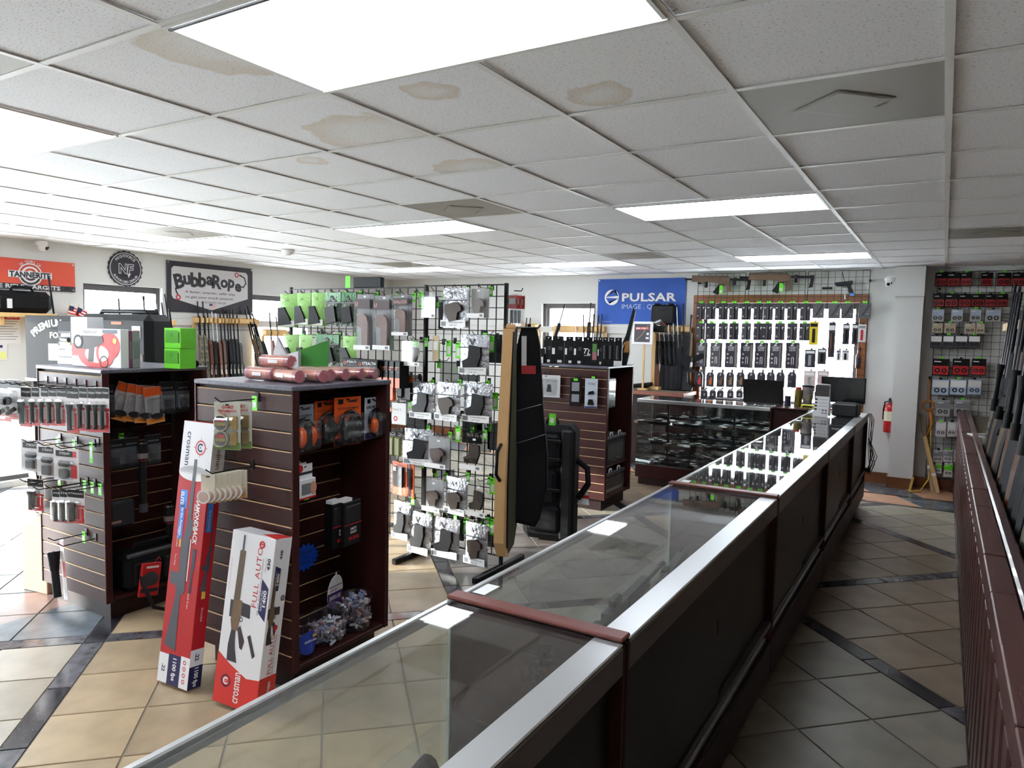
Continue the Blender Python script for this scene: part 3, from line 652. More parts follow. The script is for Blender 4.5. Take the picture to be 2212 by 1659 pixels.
for (x, z, w_, h_), wd in zip([(-3.664, 1.902, 0.175, 0.422), (-3.479, 1.89, 0.175, 0.404), (-3.307, 1.892, 0.16, 0.298)], ['left', 'middle', 'right shorter']):
    q = P_LONG.put((x, 4.0, z), 0, 'long clear pack with glossy brown leather holster, %s of three' % wd, w_, h_, group='leather holster packs'); ghook(x, z)
    hd = MB().box((-.078, -.0465, -.115), (.078, -.0455, -.045), mat('maroon_header', (52, 22, 26), .5)); hd.text('GALCO' if wd.startswith('right') else 'U', 0 if wd.startswith('right') else -.055, -.08, -.047, mat('header_ink', (200, 150, 140) if not wd.startswith('right') else (230, 230, 230)), h=.03, bold=.02)
    hd.build('header', q)
cl = [(-3.037, 1.912, .15, .191, 'top row, left of the big silver pouch'), (-2.649, 1.929, .162, .205, 'top row, right end'), (-3.193, 1.57, .182, .186, 'second row, beside the orange boxes'), (-2.968, .91, .204, .224, 'fourth row, left'), (-2.674, .95, .199, .243, 'fourth row, right end'), (-2.999, .612, .174, .237, 'fifth row, left'), (-2.629, .633, .191, .234, 'fifth row, right end')]
for i, (x, z, w_, h_, wd) in enumerate(cl):
    (P_CLB if i % 2 == 0 else P_CLD).put((x, 3.99, z), R(RND.uniform(-10, 4)), 'clear box with %s holster on grid rack, %s' % ('taupe' if i % 2 == 0 else 'dark brown', wd), w_, h_, group='boxed holsters'); ghook(x, z)
si = [(-2.844, 1.929, .246, .272, 'top row'), (-2.692, 1.616, .235, .27, 'second row'), (-3.132, 1.272, .218, .259, 'third row, left'), (-2.894, 1.285, .227, .265, 'third row, middle'), (-2.659, 1.292, .235, .265, 'third row, right'), (-3.163, .938, .241, .259, 'fourth row'), (-2.811, .636, .202, .258, 'fifth row'), (-3.133, .345, .213, .303, 'bottom row, left'), (-2.913, .335, .227, .283, 'bottom row, middle'), (-2.641, .345, .192, .287, 'bottom row, right'), (-3.30, .40, .168, .28, 'low on the neighbouring panel')]
for i, (x, z, w_, h_, wd) in enumerate(si):
    (P_SILV if i % 3 else P_SILV2).put((x, 3.985+.012*(i % 3), z), R(RND.uniform(-9, 6)), 'silver holster pouch on the grid rack, %s' % wd, w_, h_, group='silver holster pouches'); ghook(x, z)
for x, z in ((-3.20, 1.90), (-2.60, 1.60), (-3.05, 1.55), (-2.95, 1.56), (-2.87, 1.55), (-3.25, 1.56), (-2.86, .97), (-2.56, 1.22), (-2.57, .64), (-2.78, .33), (-2.56, .36)): ghook(x, z, .12, False); MB().box((-.022, -.004, -.10), (.022, -.002, .012), GREENTAG).box((-.013, -.0046, -.085), (.013, -.0041, -.03), WHITE).build('price_tag', rack, (x+3.57, -.07, z))
# far side goods seen through the wires
bk = [(-3.12, 1.85, .16, .2), (-2.72, 1.62, .14, .2), (-2.92, 1.4, .18, .12), (-3.10, 1.42, .16, .16), (-2.66, 1.0, .18, .2), (-2.88, 1.05, .18, .22), (-3.12, .62, .16, .22), (-2.80, .98, .15, .2), (-2.72, .32, .16, .22), (-3.02, .30, .15, .2), (-3.9, 1.62, .2, .14), (-4.25, 1.6, .2, .16), (-3.45, 1.3, .2, .2), (-3.40, 1.0, .16, .2)]
BKW = ['top left of the right panel', 'second row at the right', 'middle height centre', 'middle height left', 'under the third row at the right', 'under the third row left of centre', 'fifth row left', 'under the third row centre', 'bottom row right', 'bottom row left', 'behind the wide dark green pouch', 'behind the lower light green pouches', 'beside the orange boxes', 'below the orange boxes']
for i, (x, z, w_, h_) in enumerate(bk):
    m = [DGREY, BLACK, GREY, WHITE][i % 4]; o = T('accessory_pack', '%s accessory pack behind the grid rack wires, %s' % (['dark grey', 'black', 'grey', 'white'][i % 4], BKW[i]), 'accessory pack', (x, 4.26, z), (0, 0, PI))
    MB().rbox((-w_/2, -.02, -h_), (w_/2, 0, 0), m, .004).build('pack_body', o); MB().box((-w_*.4, -.022, -h_*.4), (w_*.4, -.0205, -.02), INKG).build('label', o); ghook(x, z, .14, True, True)
# orange boxes hung low on the left panel + white card
def stealth(label, x, y, z, w_, h_, rz=0, d=.04):
    o = T('trail_camera_box', label, 'box', (x, y, z), (0, 0, rz), 'black and orange boxes')
    MB().rbox((-w_/2, -d, -h_), (w_/2, 0, 0), BLACK, .002).build('carton', o); MB().box((-w_/2+.001, -d-.001, -h_+.002), (w_/2-.001, -d-.0002, -h_*.62), ORANGE).build('orange_base', o)
    MB().text('STEALTH', w_*.1, -h_*.22, -d-.001, WHITE, w=w_*.62, bold=.02, sp=1.2).text('OPERATOR', w_*.1, -h_*.40, -d-.001, GREY, w=w_*.6, sp=1.2).ring((-w_*.33, -h_*.28), .008, .013, -d-.001, ORANGE, 14).build('lettering', o)
    return o
stealth('black and orange holster box behind the rolls, left one', -3.732, 3.95, 1.423, .16, .125); stealth('black and orange holster box behind the rolls, right wider one', -3.545, 3.92, 1.419, .20, .125)
for i in range(4): stealth('black and orange box seen edge on, %s behind the wide one' % ORD[i], -3.44+.055*i, 4.0, 1.415, .05, .19, R(-8), .09)
for x, wd, rz in ((-3.324, 'in front', -12), (-3.215, 'turned, at the back', -40)):
    o = T('phone_case_pack', 'clear pack with orange and black case low on the rack, %s' % wd, 'case pack', (x, 4.0, .684), (0, 0, R(rz)))
    MB().rbox((-.085, -.006, -.24), (.085, 0, 0), ORANGE, .002).build('card', o); MB().rbox((-.06, -.03, -.18), (.06, -.006, -.03), BLACK, .014).build('goods', o); MB().rbox((-.078, -.04, -.235), (.078, -.0065, -.01), CLEAR, .012).build('bubble', o); MB().box((-.03, -.042, -.06), (0, -.0405, -.03), WHITE).build('price_sticker', o); ghook(x, .684)
o = T('ammo_card', 'white card pack with an orange circle beside the wooden stand', 'card pack', (-3.334, 4.0, 1.114)); MB().rbox((-.068, -.012, -.158), (.068, 0, 0), WHITE, .004).build('card', o); MB().text('T N O T', -.02, -.05, -.0125, INK, h=.016).ring((-.03, -.115), .010, .019, -.0125, mat('circle_red', (205, 60, 50), .5), 16).build('print', o); ghook(-3.334, 1.114)
o = T('label_card', 'small tan card hanging between green price tags', 'card', (-3.034, 4.02, 1.603)); MB().rbox((-.028, -.004, -.177), (.028, 0, 0), mat('manila', (206, 186, 150), .6), .001).build('card', o); MB().box((-.018, -.005, -.1), (.018, -.0042, -.04), WHITE).build('print', o)
# clear red packs sticking out past the right post
for i in range(3):
    o = T('clear_pack', 'clear red topped pack sticking out right of the grid rack, %s in line' % ORD[i], 'clear pack', (-2.555, 4.25+.05*i, 1.90), (0, 0, R(-10))); MB().rbox((-.05, -.02, -.22), (.05, 0, 0), CLEAR, .006).build('bubble', o); MB().box((-.045, -.006, -.10), (.045, -.003, -.01), RED).box((-.03, -.0065, -.07), (.03, -.0062, -.03), WHITE).build('header', o); MB().cyl((0, -.008, -.2), (0, -.008, -.11), .012, GREY, n=8).build('goods', o)
MB().tube([(-2.535+3.57, .1, 1.92), (-2.50+3.57, .14, 1.92), (-2.49+3.57, .14, 1.94)], .004, BLACKM).build('face_out_arm', rack)
MB().tube([(-2.53+3.57, -.02, 1.67), (-2.28+3.57, -.01, 1.67), (-2.26+3.57, -.01, 1.69)], .006, BLACKM).build('face_out_arm', rack)
# hanging rifle cases
o = T('rifle_case', 'olive rifle case with tan edge hanging from the grid rack', 'rifle case', (-2.415, 4.0, 1.66), (0, R(1.0), R(102)))
prof = [(-.03, 0), (.03, 0), (.06, -.35), (.09, -.75), (.17, -1.0), (.18, -1.25), (.10, -1.44), (-.02, -1.48), (-.10, -1.40), (-.11, -1.0), (-.08, -.5)]
TAN = mat('tan_webbing', (208, 166, 112), .7); OLIVE = mat('olive_canvas', (72, 70, 48), .8, bump=(300, .3, .003))
MB().prism(prof, -.028, .028, OLIVE).build('case_body', o); MB().prism([(-.055, 0), (-.022, 0), (-.06, -.5), (-.085, -1.0), (-.07, -1.4), (-.02, -1.49), (-.07, -1.48), (-.13, -1.38), (-.135, -1.0), (-.10, -.5)], -.034, .034, TAN).build('tan_edge', o)
MB().tube([(-.05, -.036, -.02), (-.075, -.038, -.5), (-.09, -.038, -1.0), (-.07, -.038, -1.42)], .006, BLACK).build('zipper', o); MB().tube([(-.13, 0, -.74), (-.20, 0, -.78), (-.21, 0, -.92), (-.14, 0, -.97)], .012, BLACK).build('carry_handle', o); MB().rbox((-.01, -.03, 0), (.01, .03, .03), TAN, .004).build('hang_loop', o)
o = T('rifle_case', 'long black padded rifle case hanging beside the olive one', 'rifle case', (-2.37, 4.16, 1.665), (0, R(-1.0), R(24)))
BCAN = mat('black_canvas', (20, 20, 22), .8, spec=.2, bump=(260, .35, .003)); BCAN2 = mat('black_canvas_panel', (26, 26, 29), .75, spec=.2, bump=(260, .3, .003))
prof = [(-.05, 0), (.05, 0), (.075, -.12), (.10, -.55), (.13, -.85), (.13, -1.06), (.08, -1.28), (.05, -1.33), (-.10, -1.30), (-.15, -1.08), (-.14, -.75), (-.10, -.3), (-.07, -.08)]
MB().prism(prof, -.035, .035, BCAN).build('case_body', o); MB().prism([(a*.86, b*.97-.015) for a, b in prof], -.042, -.034, BCAN2).build('front_panel', o)
MB().tube([(-.13, -.044, -.78), (.0, -.046, -.74), (.115, -.044, -.70)], .0025, GREY).tube([(-.12, -.044, -.56), (.09, -.046, -.50)], .0025, GREY).build('stitching', o); MB().rbox((-.012, -.01, 0), (.012, .01, .03), BCAN, .004).build('hang_loop', o)
hc = MB().box((-.045, -.050, -.30), (-.012, -.048, -.05), WHITE).box((-.045, -.0505, -.30), (.05, -.0485, -.245), RED).build('hang_card', o)
# standing tactical rifle bag
o = T('rifle_bag', 'tall black tactical rifle bag standing before the rear stand', 'rifle bag', (-2.60, 4.98, 0), (0, 0, R(12)))
MB().rbox((-.21, -.11, .02), (.20, .12, .93), BCAN, .05).build('bag_body', o); MB().rbox((-.16, -.15, .60), (.09, -.105, .86), BCAN2, .03).build('pocket', o); MB().rbox((-.16, -.16, .33), (.07, -.105, .58), BCAN2, .03).build('pocket', o); MB().rbox((-.15, -.15, .10), (.10, -.105, .30), BCAN2, .03).build('pocket', o)
MB().rbox((.10, -.135, .04), (.19, -.10, .90), mat('black_strap', (20, 20, 22), .6), .02).build('side_rail', o)
for z in (.42, .66, .8): MB().rbox((-.17, -.168, z), (.11, -.15, z+.025), BLACK, .005).build('compression_strap', o)
MB().tube([(-.05, -.02, .92), (-.04, -.02, .97), (.04, -.02, .97), (.05, -.02, .92)], .010, BLACK).build('top_handle', o); MB().tube([(.19, .0, .66), (.29, -.02, .60), (.30, -.03, .48), (.22, -.02, .36)], .025, BCAN).build('shoulder_strap', o); MB().box((.0, -.12, .93), (.05, -.115, 1.02), GREENTAG).box((.012, -.121, .95), (.038, -.1205, .99), WHITE).build('price_tag', o)
o = T('price_sign', 'white and purple paper tag on the floor beside the rifle bag', 'paper tag', (-2.36, 5.06, .30), (R(-8), 0, R(8))); MB().add([(-.05, 0, 0), (.05, 0, 0), (.02, 0, .17), (-.05, .001, 0), (.05, .001, 0), (.02, .001, .17)], [(0, 1, 2), (3, 5, 4)], WHITE).build('paper', o); MB().box((-.03, -.002, .05), (.045, -.0005, .075), RED).build('print', o)
o['label'] = 'white triangular tag with red stripe behind the rifle bag'

# small dark and orange packs low on the left panel, seen past the middle stand
for i, (x, z, h_, c) in enumerate(((-3.50, 1.28, .16, BLACK), (-3.42, 1.28, .16, ORANGE), (-3.34, 1.30, .15, BLACK), (-3.26, 1.29, .16, BLACK), (-3.46, 1.06, .17, BLACK), (-3.42, .88, .16, mat('olive_pack', (110, 112, 60), .5)), (-3.36, .88, .16, mat('olive_pack', (110, 112, 60), .5)), (-3.28, .87, .16, WHITE))):
    o = T('pouch_pack', '%s pouch pack between the middle stand and the grid rack, %s from the top' % ({BLACK: 'black', ORANGE: 'orange', WHITE: 'white'}.get(c, 'olive'), ORD[i]), 'pouch pack', (x, 4.03, z), (0, 0, R(-10)))
    MB().rbox((-.035, -.03, -h_), (.035, 0, -.02), c, .01).build('pouch', o); MB().box((-.03, -.006, -.03), (.03, -.003, .012), ORANGE if c is BLACK else BLACK).build('header', o); ghook(x, z, .14, False)
# ================================================================== MIDDLE STAND: front goods, leaning boxes, side goods, top
def ghk(G, x, z, L=.18, tg=True, side=False, tl=.05):
    """peg on a gondola at world x (front) or world y (open side)"""
    l = G.location
    if side: hook(G, .026, z, L, PI/2, tg, 'peg_hook', x-l.y, tl)
    else: hook(G, x-l.x, z, L, 0, tg, 'peg_hook', 0, tl)
# pellet blisters
def tins(b, w, h, d, m):
    for k in (0, 1):
        z = -h*(.42+.33*k); b.cyl((-w*.14, -.004, z), (-w*.14, -.030, z), w*.26, mat('tin_rim', (196, 190, 170), .25, metal=.7), n=18); b.cyl((-w*.14, -.030, z), (-w*.14, -.0315, z), w*.23, mat('tin_face', (60, 58, 52), .4), n=18)
        b.box((-w*.33, -.0318, z-.012), (w*.05, -.0316, z+.004), mat('tin_stripe', (150, 130, 40), .5)); b.box((-w*.30, -.0318, z+.008), (w*.02, -.0316, z+.02), RED); b.box((w*.14, -.012, z-.03), (w*.4, -.004, z+.03), mat('brass_pellets', (168, 140, 80), .35, metal=.6))
    return b
def pel_print(b, w, h):
    return b.text('GAMO', w*.02, -h*.10, -.0028, RED, w=w*.45, bold=.02, shear=.2).text('PERFORMANCE', 0, -h*.18, -.0028, RED, w=w*.7, bold=.02).text('PELLETS', -w*.1, -h*.22, -.0028, RED, w=w*.4)
P_PEL = blister('pellet_pack', 'pellet pack', 'pellet pack', .15, .225, mat('pale_olive_card', (196, 196, 184), .45), None, tins, None, .04, mat('olive_card', (110, 140, 70), .5), pel_print, hh=.24)
P_PEL.put((-2.605, 1.99, 1.315), R(24), 'blister pack with two round pellet tins, front one on the peg', .118, .205); P_PEL.put((-2.60, 2.045, 1.315), R(24), 'blister pack with two round pellet tins, rear one on the peg', .118, .205); ghk(G_MID, -2.61, 1.318, .22)
def tin1(b, w, h, d, m):
    return b.cyl((0, -.003, -h*.72), (0, -.034, -h*.72), w*.44, mat('clear_tin', (214, 190, 150), .2), n=18).cyl((0, -.034, -h*.72), (0, -.038, -h*.72), w*.46, mat('tin_lid', (228, 228, 232), .15), n=18).cyl((0, -.038, -h*.72), (0, -.039, -h*.72), w*.34, mat('tin_label', (196, 170, 160), .4), n=18)
P_TIN = blister('pellet_tin_pack', 'pellet tin pack', 'pellet tin', .075, .145, mat('ivory_card', (206, 200, 184), .5), None, tin1, None, .03, mat('amber_band', (196, 150, 80), .4), hh=.3, clear=False)
for i in range(7): P_TIN.put((-2.655+.004*i, 1.93+.024*i, 1.008), R(22), 'small round pellet tin on a card, %s from the front of the row' % ORD[i], .066, .125, group='row of pellet tins')
ghk(G_MID, -2.645, 1.01, .24, False)
# ---- leaning boxes
CRED = mat('crimson_box', (176, 30, 38), .35); NAVY = mat('navy_box', (34, 36, 84), .35); OFFW = mat('white_box', (232, 232, 236), .35); GUNP = mat('printed_gun_grey', (72, 74, 84), .5); TANP = mat('printed_gun_tan', (112, 88, 66), .5); GOLD = mat('gold_print', (200, 176, 80), .5); SKY = mat('sky_print', (60, 128, 214), .45); CORAL = mat('red_box', (206, 50, 48), .35)
def scope_logo(b, x, z, r, y, ring, c, M=None):
    b.ring((x, z), r*.8, r, y, ring, 24, M).ring((x, z), r*.34, r*.60, y, c, 20, M, R(40), R(320)).disc((x, z), r*.12, y-.0002, y, c, 8, M)
    for a in range(4):
        ca, sa = math.cos(a*PI/2), math.sin(a*PI/2); t = r*.07
        b.add([(x+ca*r*.85-sa*t, y-.0001, z+sa*r*.85+ca*t), (x+ca*r*1.45, y-.0001, z+sa*r*1.45), (x+ca*r*.85+sa*t, y-.0001, z+sa*r*.85-ca*t)], [(0, 1, 2)], ring, M)
    return b
def side(w, d): return Matrix.Translation((w/2+.0004, d/2, 0)) @ Matrix.Rotation(PI/2, 4, 'Z')
w, d, H = .20, .072, 1.19
o = T('air_rifle_box', 'tall red and white air rifle box leaning on the middle stand', 'box', (-2.905, 1.948, .012), (R(-7.5), R(.5), R(4)))
MB().rbox((-w/2, -d/2, 0), (w/2, d/2, H), CRED, .002).build('carton', o)
MS = side(w, d) @ Matrix.Translation((-d/2, 0, 0)); y = -d/2-.0006
MB().box((-w/2, y, H-.235), (w/2, y+.0005, H), OFFW).disc((0, H-.235), w/2, y, y+.0005, OFFW, 24, None, .035).box((-d/2, -.0004, H-.235), (d/2, .0002, H), OFFW, MS).build('white_top', o)
p = MB(); scope_logo(p, .025, H-.115, .034, y-.0004, RED, NAVY); p.build('logo', o); p = MB(); p.text('crosman', -.058, H-.125, y-.0004, NAVY, w=.155, rot=-PI/2, bold=.01).build('lettering', o); p = MB()
scope_logo(p, .01, H-.07, .020, -.0012, NAVY, INK, MS); p.build('logo', o); MB().text('crosman', .0, H-.145, -.0012, NAVY, w=.12, rot=-PI/2, M=MS).build('lettering', o); p = MB()
p.text('DIAMONDBACK', .048, H-.44, y-.0004, WHITE, w=.22, h=.028, rot=-PI/2, bold=.03, shear=.2).build('lettering', o); MB().text('break barrel air rifle', .03, H-.43, y-.0004, WHITE, w=.12, rot=-PI/2).build('lettering', o); p = MB()
p.box((-.068, y-.0003, H-.54), (-.036, y-.0001, H-.375), SKY).box((-.072, y-.0003, H-.40), (-.026, y-.0001, H-.315), SKY).text('2x the Accuracy', -.052, H-.46, y-.0006, WHITE, w=.13, rot=-PI/2, bold=.02).text('ELITE', -.058, H-.355, y-.0006, WHITE, w=.06, rot=-PI/2, bold=.03).build('blue_badge', o); p = MB()
p.box((-.028, -.001, H-.49), (.004, -.0006, H-.36), SKY, MS).text('2x the Accuracy', -.012, H-.435, -.0013, WHITE, w=.09, rot=-PI/2, M=MS).build('blue_badge', o); p = MB()
p.text('Trigger', -.06, .73-.04, y-.0006, WHITE, w=.04, rot=-PI/2).text('Shrouded', -.062, .64, y-.0006, WHITE, w=.05, rot=-PI/2).text('Two Stage', -.064, .555, y-.0006, WHITE, w=.055, rot=-PI/2).text('4x32 Scope', .045, .385, y-.0006, WHITE, w=.07, rot=-PI/2).text('Shrouded', .0, .33, -.0013, WHITE, w=.06, rot=-PI/2, M=MS)
p.box((-.05, y-.0003, .615), (-.038, y-.0001, .665), GOLD).box((-.012, -.001, .40), (.008, -.0006, .45), GOLD, MS)
p.build('print', o)
g = MB(); rif = [(-.004, 1.02), (.014, 1.02), (.016, .75), (.03, .74), (.03, .68), (.018, .67), (.020, .42), (-.005, .40), (.0, .15), (-.075, .17), (-.035, .40), (-.04, .44), (-.085, .45), (-.085, .50), (-.03, .50), (-.035, .60), (-.03, .64), (-.012, .70), (-.008, .76)]
g.prism([(a-.002, b) for a, b in rif], y-.0006, y-.0001, GUNP).prism([(.045, .42), (.058, .42), (.058, .52), (.066, .54), (.066, .62), (.045, .62)], y-.0006, y-.0001, mat('printed_scope', (44, 46, 62), .5)).box((.022, y-.0006, .47), (.028, y-.0002, .66), OFFW); g.prism([(a*.42+.008, b*.34+.38) for a, b in rif], -.0012, -.0006, GUNP, MS); g.build('gun_picture', o)
b = MB().box((-w/2, y, 0), (-w/2+.062, y+.0005, .13), OFFW).box((-w/2+.062, y, 0), (w/2-.058, y+.0005, .135), NAVY).box((w/2-.058, y, 0), (w/2, y+.0005, .14), OFFW).box((-d/2, -.0004, 0), (d/2, .0002, .10), NAVY, MS).box((-d/2, -.0004, .10), (d/2, .0002, .175), OFFW, MS)
b.text('.22', -w/2+.034, .065, y-.0004, NAVY, w=.034, rot=-PI/2, bold=.03).text('1100 fps', .0, .07, y-.0004, WHITE, w=.10, h=.032, rot=-PI/2, bold=.03).text('.22', .0, .14, -.001, NAVY, w=.034, rot=-PI/2, bold=.03, M=MS).text('1100 fps', .0, .05, -.001, WHITE, w=.085, h=.03, rot=-PI/2, bold=.03, M=MS)
for k in range(4): b.ring((w/2-.032, .115-.028*k), .006, .010, y-.0004, RED, 12)
b.build('spec_panels', o)
w, d, H = .245, .10, .74
o = T('air_rifle_box', 'white box with a tan rifle picture and red base, leaning on the middle stand', 'box', (-2.515, 1.985, .012), (R(-7), R(2.6), R(6)))
MB().rbox((-w/2, -d/2, 0), (w/2, d/2, H), OFFW, .002).build('carton', o); y = -d/2-.0006; MS = side(w, d) @ Matrix.Translation((-d/2, 0, 0))
MB().prism([(-w/2, 0), (w/2, 0), (w/2, .145), (.05, .135), (-.05, .175), (-w/2, .215)], y, y+.0005, CORAL).box((-d/2, -.0004, 0), (d/2, .0002, .15), CORAL, MS).build('red_base', o)
MB().add([(.02, -.02, H+.0006), (w/2, -d/2, H+.0006), (w/2, d/2, H+.0006), (.06, .04, H+.0006)], [(0, 1, 2, 3)], CORAL).build('red_flap', o)
p = MB(); scope_logo(p, -.06, .10, .026, y-.0004, NAVY, WHITE); p.build('logo', o); p = MB(); p.text('crosman', .005, .085, y-.0004, WHITE, w=.13, h=.03, rot=PI/2, bold=.015).build('lettering', o); MB().text('crosman', .01, .075, -.0012, WHITE, w=.10, rot=PI/2, bold=.015, M=MS).build('lettering', o); p = MB()
p.text('FULL AUTO', .045, .565, y-.0004, RED, w=.255, h=.026, rot=PI/2, bold=.0, sp=1.1).text('BB AIR RIFLE CO2 POWERED', .068, .53, y-.0004, INK, w=.24, h=.006, rot=PI/2).disc((.052, .705), .016, y-.0004, y, RED, 20).text('R1', .052, .705, y-.0006, WHITE, h=.013, rot=PI/2).build('title_print', o); p = MB()
p.text('FULL AUTO', .0, .245, -.0012, RED, w=.17, h=.024, rot=PI/2, sp=1.1, M=MS).text('BB AIR RIFLE CO2 POWERED', .02, .24, -.0012, INK, w=.17, h=.006, rot=PI/2, M=MS).disc((.008, .355), .013, -.0014, -.0006, RED, 18, MS).build('title_print', o); p = MB()
p.add([(.072, y-.0003, .42), (.112, y-.0003, .39), (.114, y-.0003, .53), (.074, y-.0003, .565)], [(0, 1, 2, 3)], NAVY).text('RATE OF FIRE', .084, .475, y-.0006, WHITE, w=.085, rot=PI/2).text('1400', .098, .485, y-.0006, WHITE, h=.017, w=.07, rot=PI/2, bold=.03).build('rate_badge', o); p = MB()
p.text('VELOCITY', .086, .625, y-.0006, INKG, w=.06, rot=PI/2).text('430', .100, .63, y-.0006, INK, h=.017, w=.05, rot=PI/2, bold=.03).build('velocity_badge', o); p = MB()
p.add([(-.035, -.0008, .52), (-.002, -.0008, .515), (.0, -.0008, .61), (-.033, -.0008, .625)], [(0, 1, 2, 3)], NAVY, MS).text('RATE OF FIRE', -.025, .57, -.0014, WHITE, w=.06, rot=PI/2, M=MS).text('1400', -.012, .565, -.0014, WHITE, w=.05, h=.014, rot=PI/2, bold=.03, M=MS).text('430', -.008, .67, -.0014, INK, w=.04, h=.014, rot=PI/2, bold=.03, M=MS)
p.ring((.03, .48), .004, .013, -.0014, INKG, 14, MS).text('ELECTRIC FULL AUTO AIR GUN', -.105, .55, y-.0004, mat('pink_ink', (220, 150, 150), .6), w=.14, rot=PI/2); p.build('print', o)
def ar_pic(b, k, dx, dz, y, M=None):
    f = lambda pts: [(a*k+dx, z*k+dz) for a, z in pts]
    b.prism(f([(-.006, .52), (.006, .52), (.008, .42), (-.008, .42)]), y-.0006, y, mat('printed_muzzle', (70, 74, 84), .5), M).prism(f([(-.022, .42), (.026, .42), (.022, .10), (-.03, .10)]), y-.0005, y, mat('printed_handguard', (96, 80, 64), .5), M)
    b.prism(f([(-.03, .10), (.045, .10), (.048, .06), (.04, -.04), (.03, -.10), (-.02, -.10), (-.036, -.04)]), y-.0005, y, TANP, M).prism(f([(.046, .09), (.118, .085), (.122, .0), (.046, .005)]), y-.0005, y, mat('printed_magazine', (46, 46, 52), .5), M)
    b.prism(f([(.03, -.08), (.052, -.06), (.10, -.15), (.085, -.21), (.065, -.20)]), y-.0005, y, mat('printed_grip', (60, 44, 54), .5), M).prism(f([(-.02, -.10), (.016, -.10), (.02, -.16), (.03, -.22), (.055, -.30), (-.03, -.30), (-.034, -.20)]), y-.0006, y, mat('printed_stock', (52, 48, 56), .5), M)
    b.prism(f([(-.055, .09), (-.03, .09), (-.034, -.02), (-.052, -.02)]), y-.0006, y, mat('printed_sight', (50, 54, 62), .5), M).ring((.052*k+dx, -.02*k+dz), .010*k, .016*k, y-.0006, mat('printed_grip', (60, 44, 54), .5), 12, M)
    return b
g = MB(); ar_pic(g, .66, -.05, .385, y-.0001); ar_pic(g, .40, -.026, .41, -.0008, MS); g.prism([(.03, .31), (.045, .32), (.082, .24), (.07, .225)], y-.0006, y, mat('printed_stock', (52, 48, 56), .5)); g.build('gun_picture', o)
# ---- ear muffs and boxes in the open side (they face +X)
MUFFO = mat('orange_cup', (236, 96, 20), .25, coat=.4); MUFFB = mat('black_cup', (28, 28, 31), .25, coat=.3)
def muffs(cup, ang=0):
    def f(b, w, h, d, m):
        z = -h*.66
        for s in (-1, 1): b.sphere((s*w*.20, -.030, z), w*.24, cup, 14, (.72, .75, 1.25))
        b.rbox((-w*.10, -.062, z-h*.27), (w*.10, -.02, z+h*.30), MUFFB, .012)
        pts = [(w*.40*math.cos(PI*k/8), -.02, z+.01+h*.33*math.sin(PI*k/8)) for k in range(9)]
        b.tube(pts, .009, MUFFB, 6); return b
    return f
def muff_print(t, m):
    def f(b, w, h): return b.text(t, 0, -h*.23, -.0036, m, w=w*.8, bold=.02).box((-w*.36, -.0038, -h*.14), (-w*.18, -.0033, -h*.04), BLACK).prism([(w*.0, -h*.08), (w*.34, -h*.06), (w*.38, -h*.04), (w*.3, -h*.11), (0, -h*.11)], -.0038, -.0033, INK)
    return f
earm = [('grey', mat('muff_grey_card', (128, 132, 142), .4), MUFFO, 2.262, 1.293, .158, .215, 'YOUTH & WOMEN\'S', 'grey card ear muffs with orange cups, nearest on the middle stand'),
        ('o1', ORANGE, MUFFB, 2.45, 1.297, .135, .21, 'YOUTH & WOMEN\'S', 'orange card ear muffs with black cups, half hidden behind its twin'),
        ('o2', ORANGE, MUFFB, 2.555, 1.31, .165, .235, 'YOUTH & WOMEN\'S', 'orange card ear muffs with black cups, in front of its twin'),
        ('w', mat('muff_white_card', (206, 212, 226), .4), MUFFO, 2.735, 1.297, .135, .21, 'EAR MUFFS', 'white card ear muffs with orange cups, at the far side panel')]
for k, (nm, cm, cup, yy, zz, ww, h2, tx, lb) in enumerate(earm):
    pr_ = blister('ear_muff_pack', lb, 'ear muffs', ww, h2, cm, None, muffs(cup), None, .07, BLACK if nm != 'w' else BLUEINK, muff_print(tx, INK), hh=.26)
    pr_.put((-2.50 if nm == 'o1' else -2.455, yy, zz), PI/2+R([4, 0, -6, 4][k]), lb); ghk(G_MID, yy, zz+.002, .24, False, True)
o = T('ear_plug_box', 'white and red hanging ear plug boxes', 'box'); MB().rbox((-.055, -.03, -.115), (.055, 0, -.03), OFFW, .003).build('carton', o); MB().box((-.055, -.031, -.12), (.055, -.0, -.112), RED).build('red_base', o); MB().box((-.05, -.012, -.03), (.05, -.008, .035), WHITE).box((-.05, -.0125, -.012), (.05, -.0118, .0), INK).disc((-.03, .018), .018, -.0135, -.012, RED, 16).build('header', o); MB().box((-.04, -.0308, -.10), (.02, -.0302, -.05), INKG).disc((.036, -.075), .02, -.032, -.03, mat('skin_tone_print', (206, 150, 130), .5), 14, None, .03).build('print', o)
p = Proto(o)
for k in range(3): p.put((-2.47-.034*k, 2.285-.004*k, .985), PI/2+R(5), 'white and red ear plug box, %s on its peg' % ['front one', 'middle one', 'rear one'][k], group='white and red ear plug boxes')
ghk(G_MID, 2.285, .99, .24, True, True)
o = T('ear_bud_box', 'black boxes with red lettering', 'box'); MB().rbox((-.062, -.055, -.235), (.062, 0, -.02), BLACK, .003).build('carton', o)
MB().rbox((-.05, -.058, -.125), (.055, -.05, -.04), CLEAR, .004).build('window', o); MB().text('IN-EAR', .008, -.20, -.0556, RED, w=.075, bold=.03).text('DIRTY', .005, -.155, -.0556, WHITE, w=.045, bold=.03).text('SHOT', .005, -.172, -.0556, WHITE, w=.045, bold=.03).box((-.062, -.0558, -.134), (.062, -.0552, -.130), RED).box((-.06, -.05, -.02), (0, -.01, -.004), WHITE).build('print', o)
for zz in (-.16, -.18, -.20, -.22): pass
p = Proto(o)
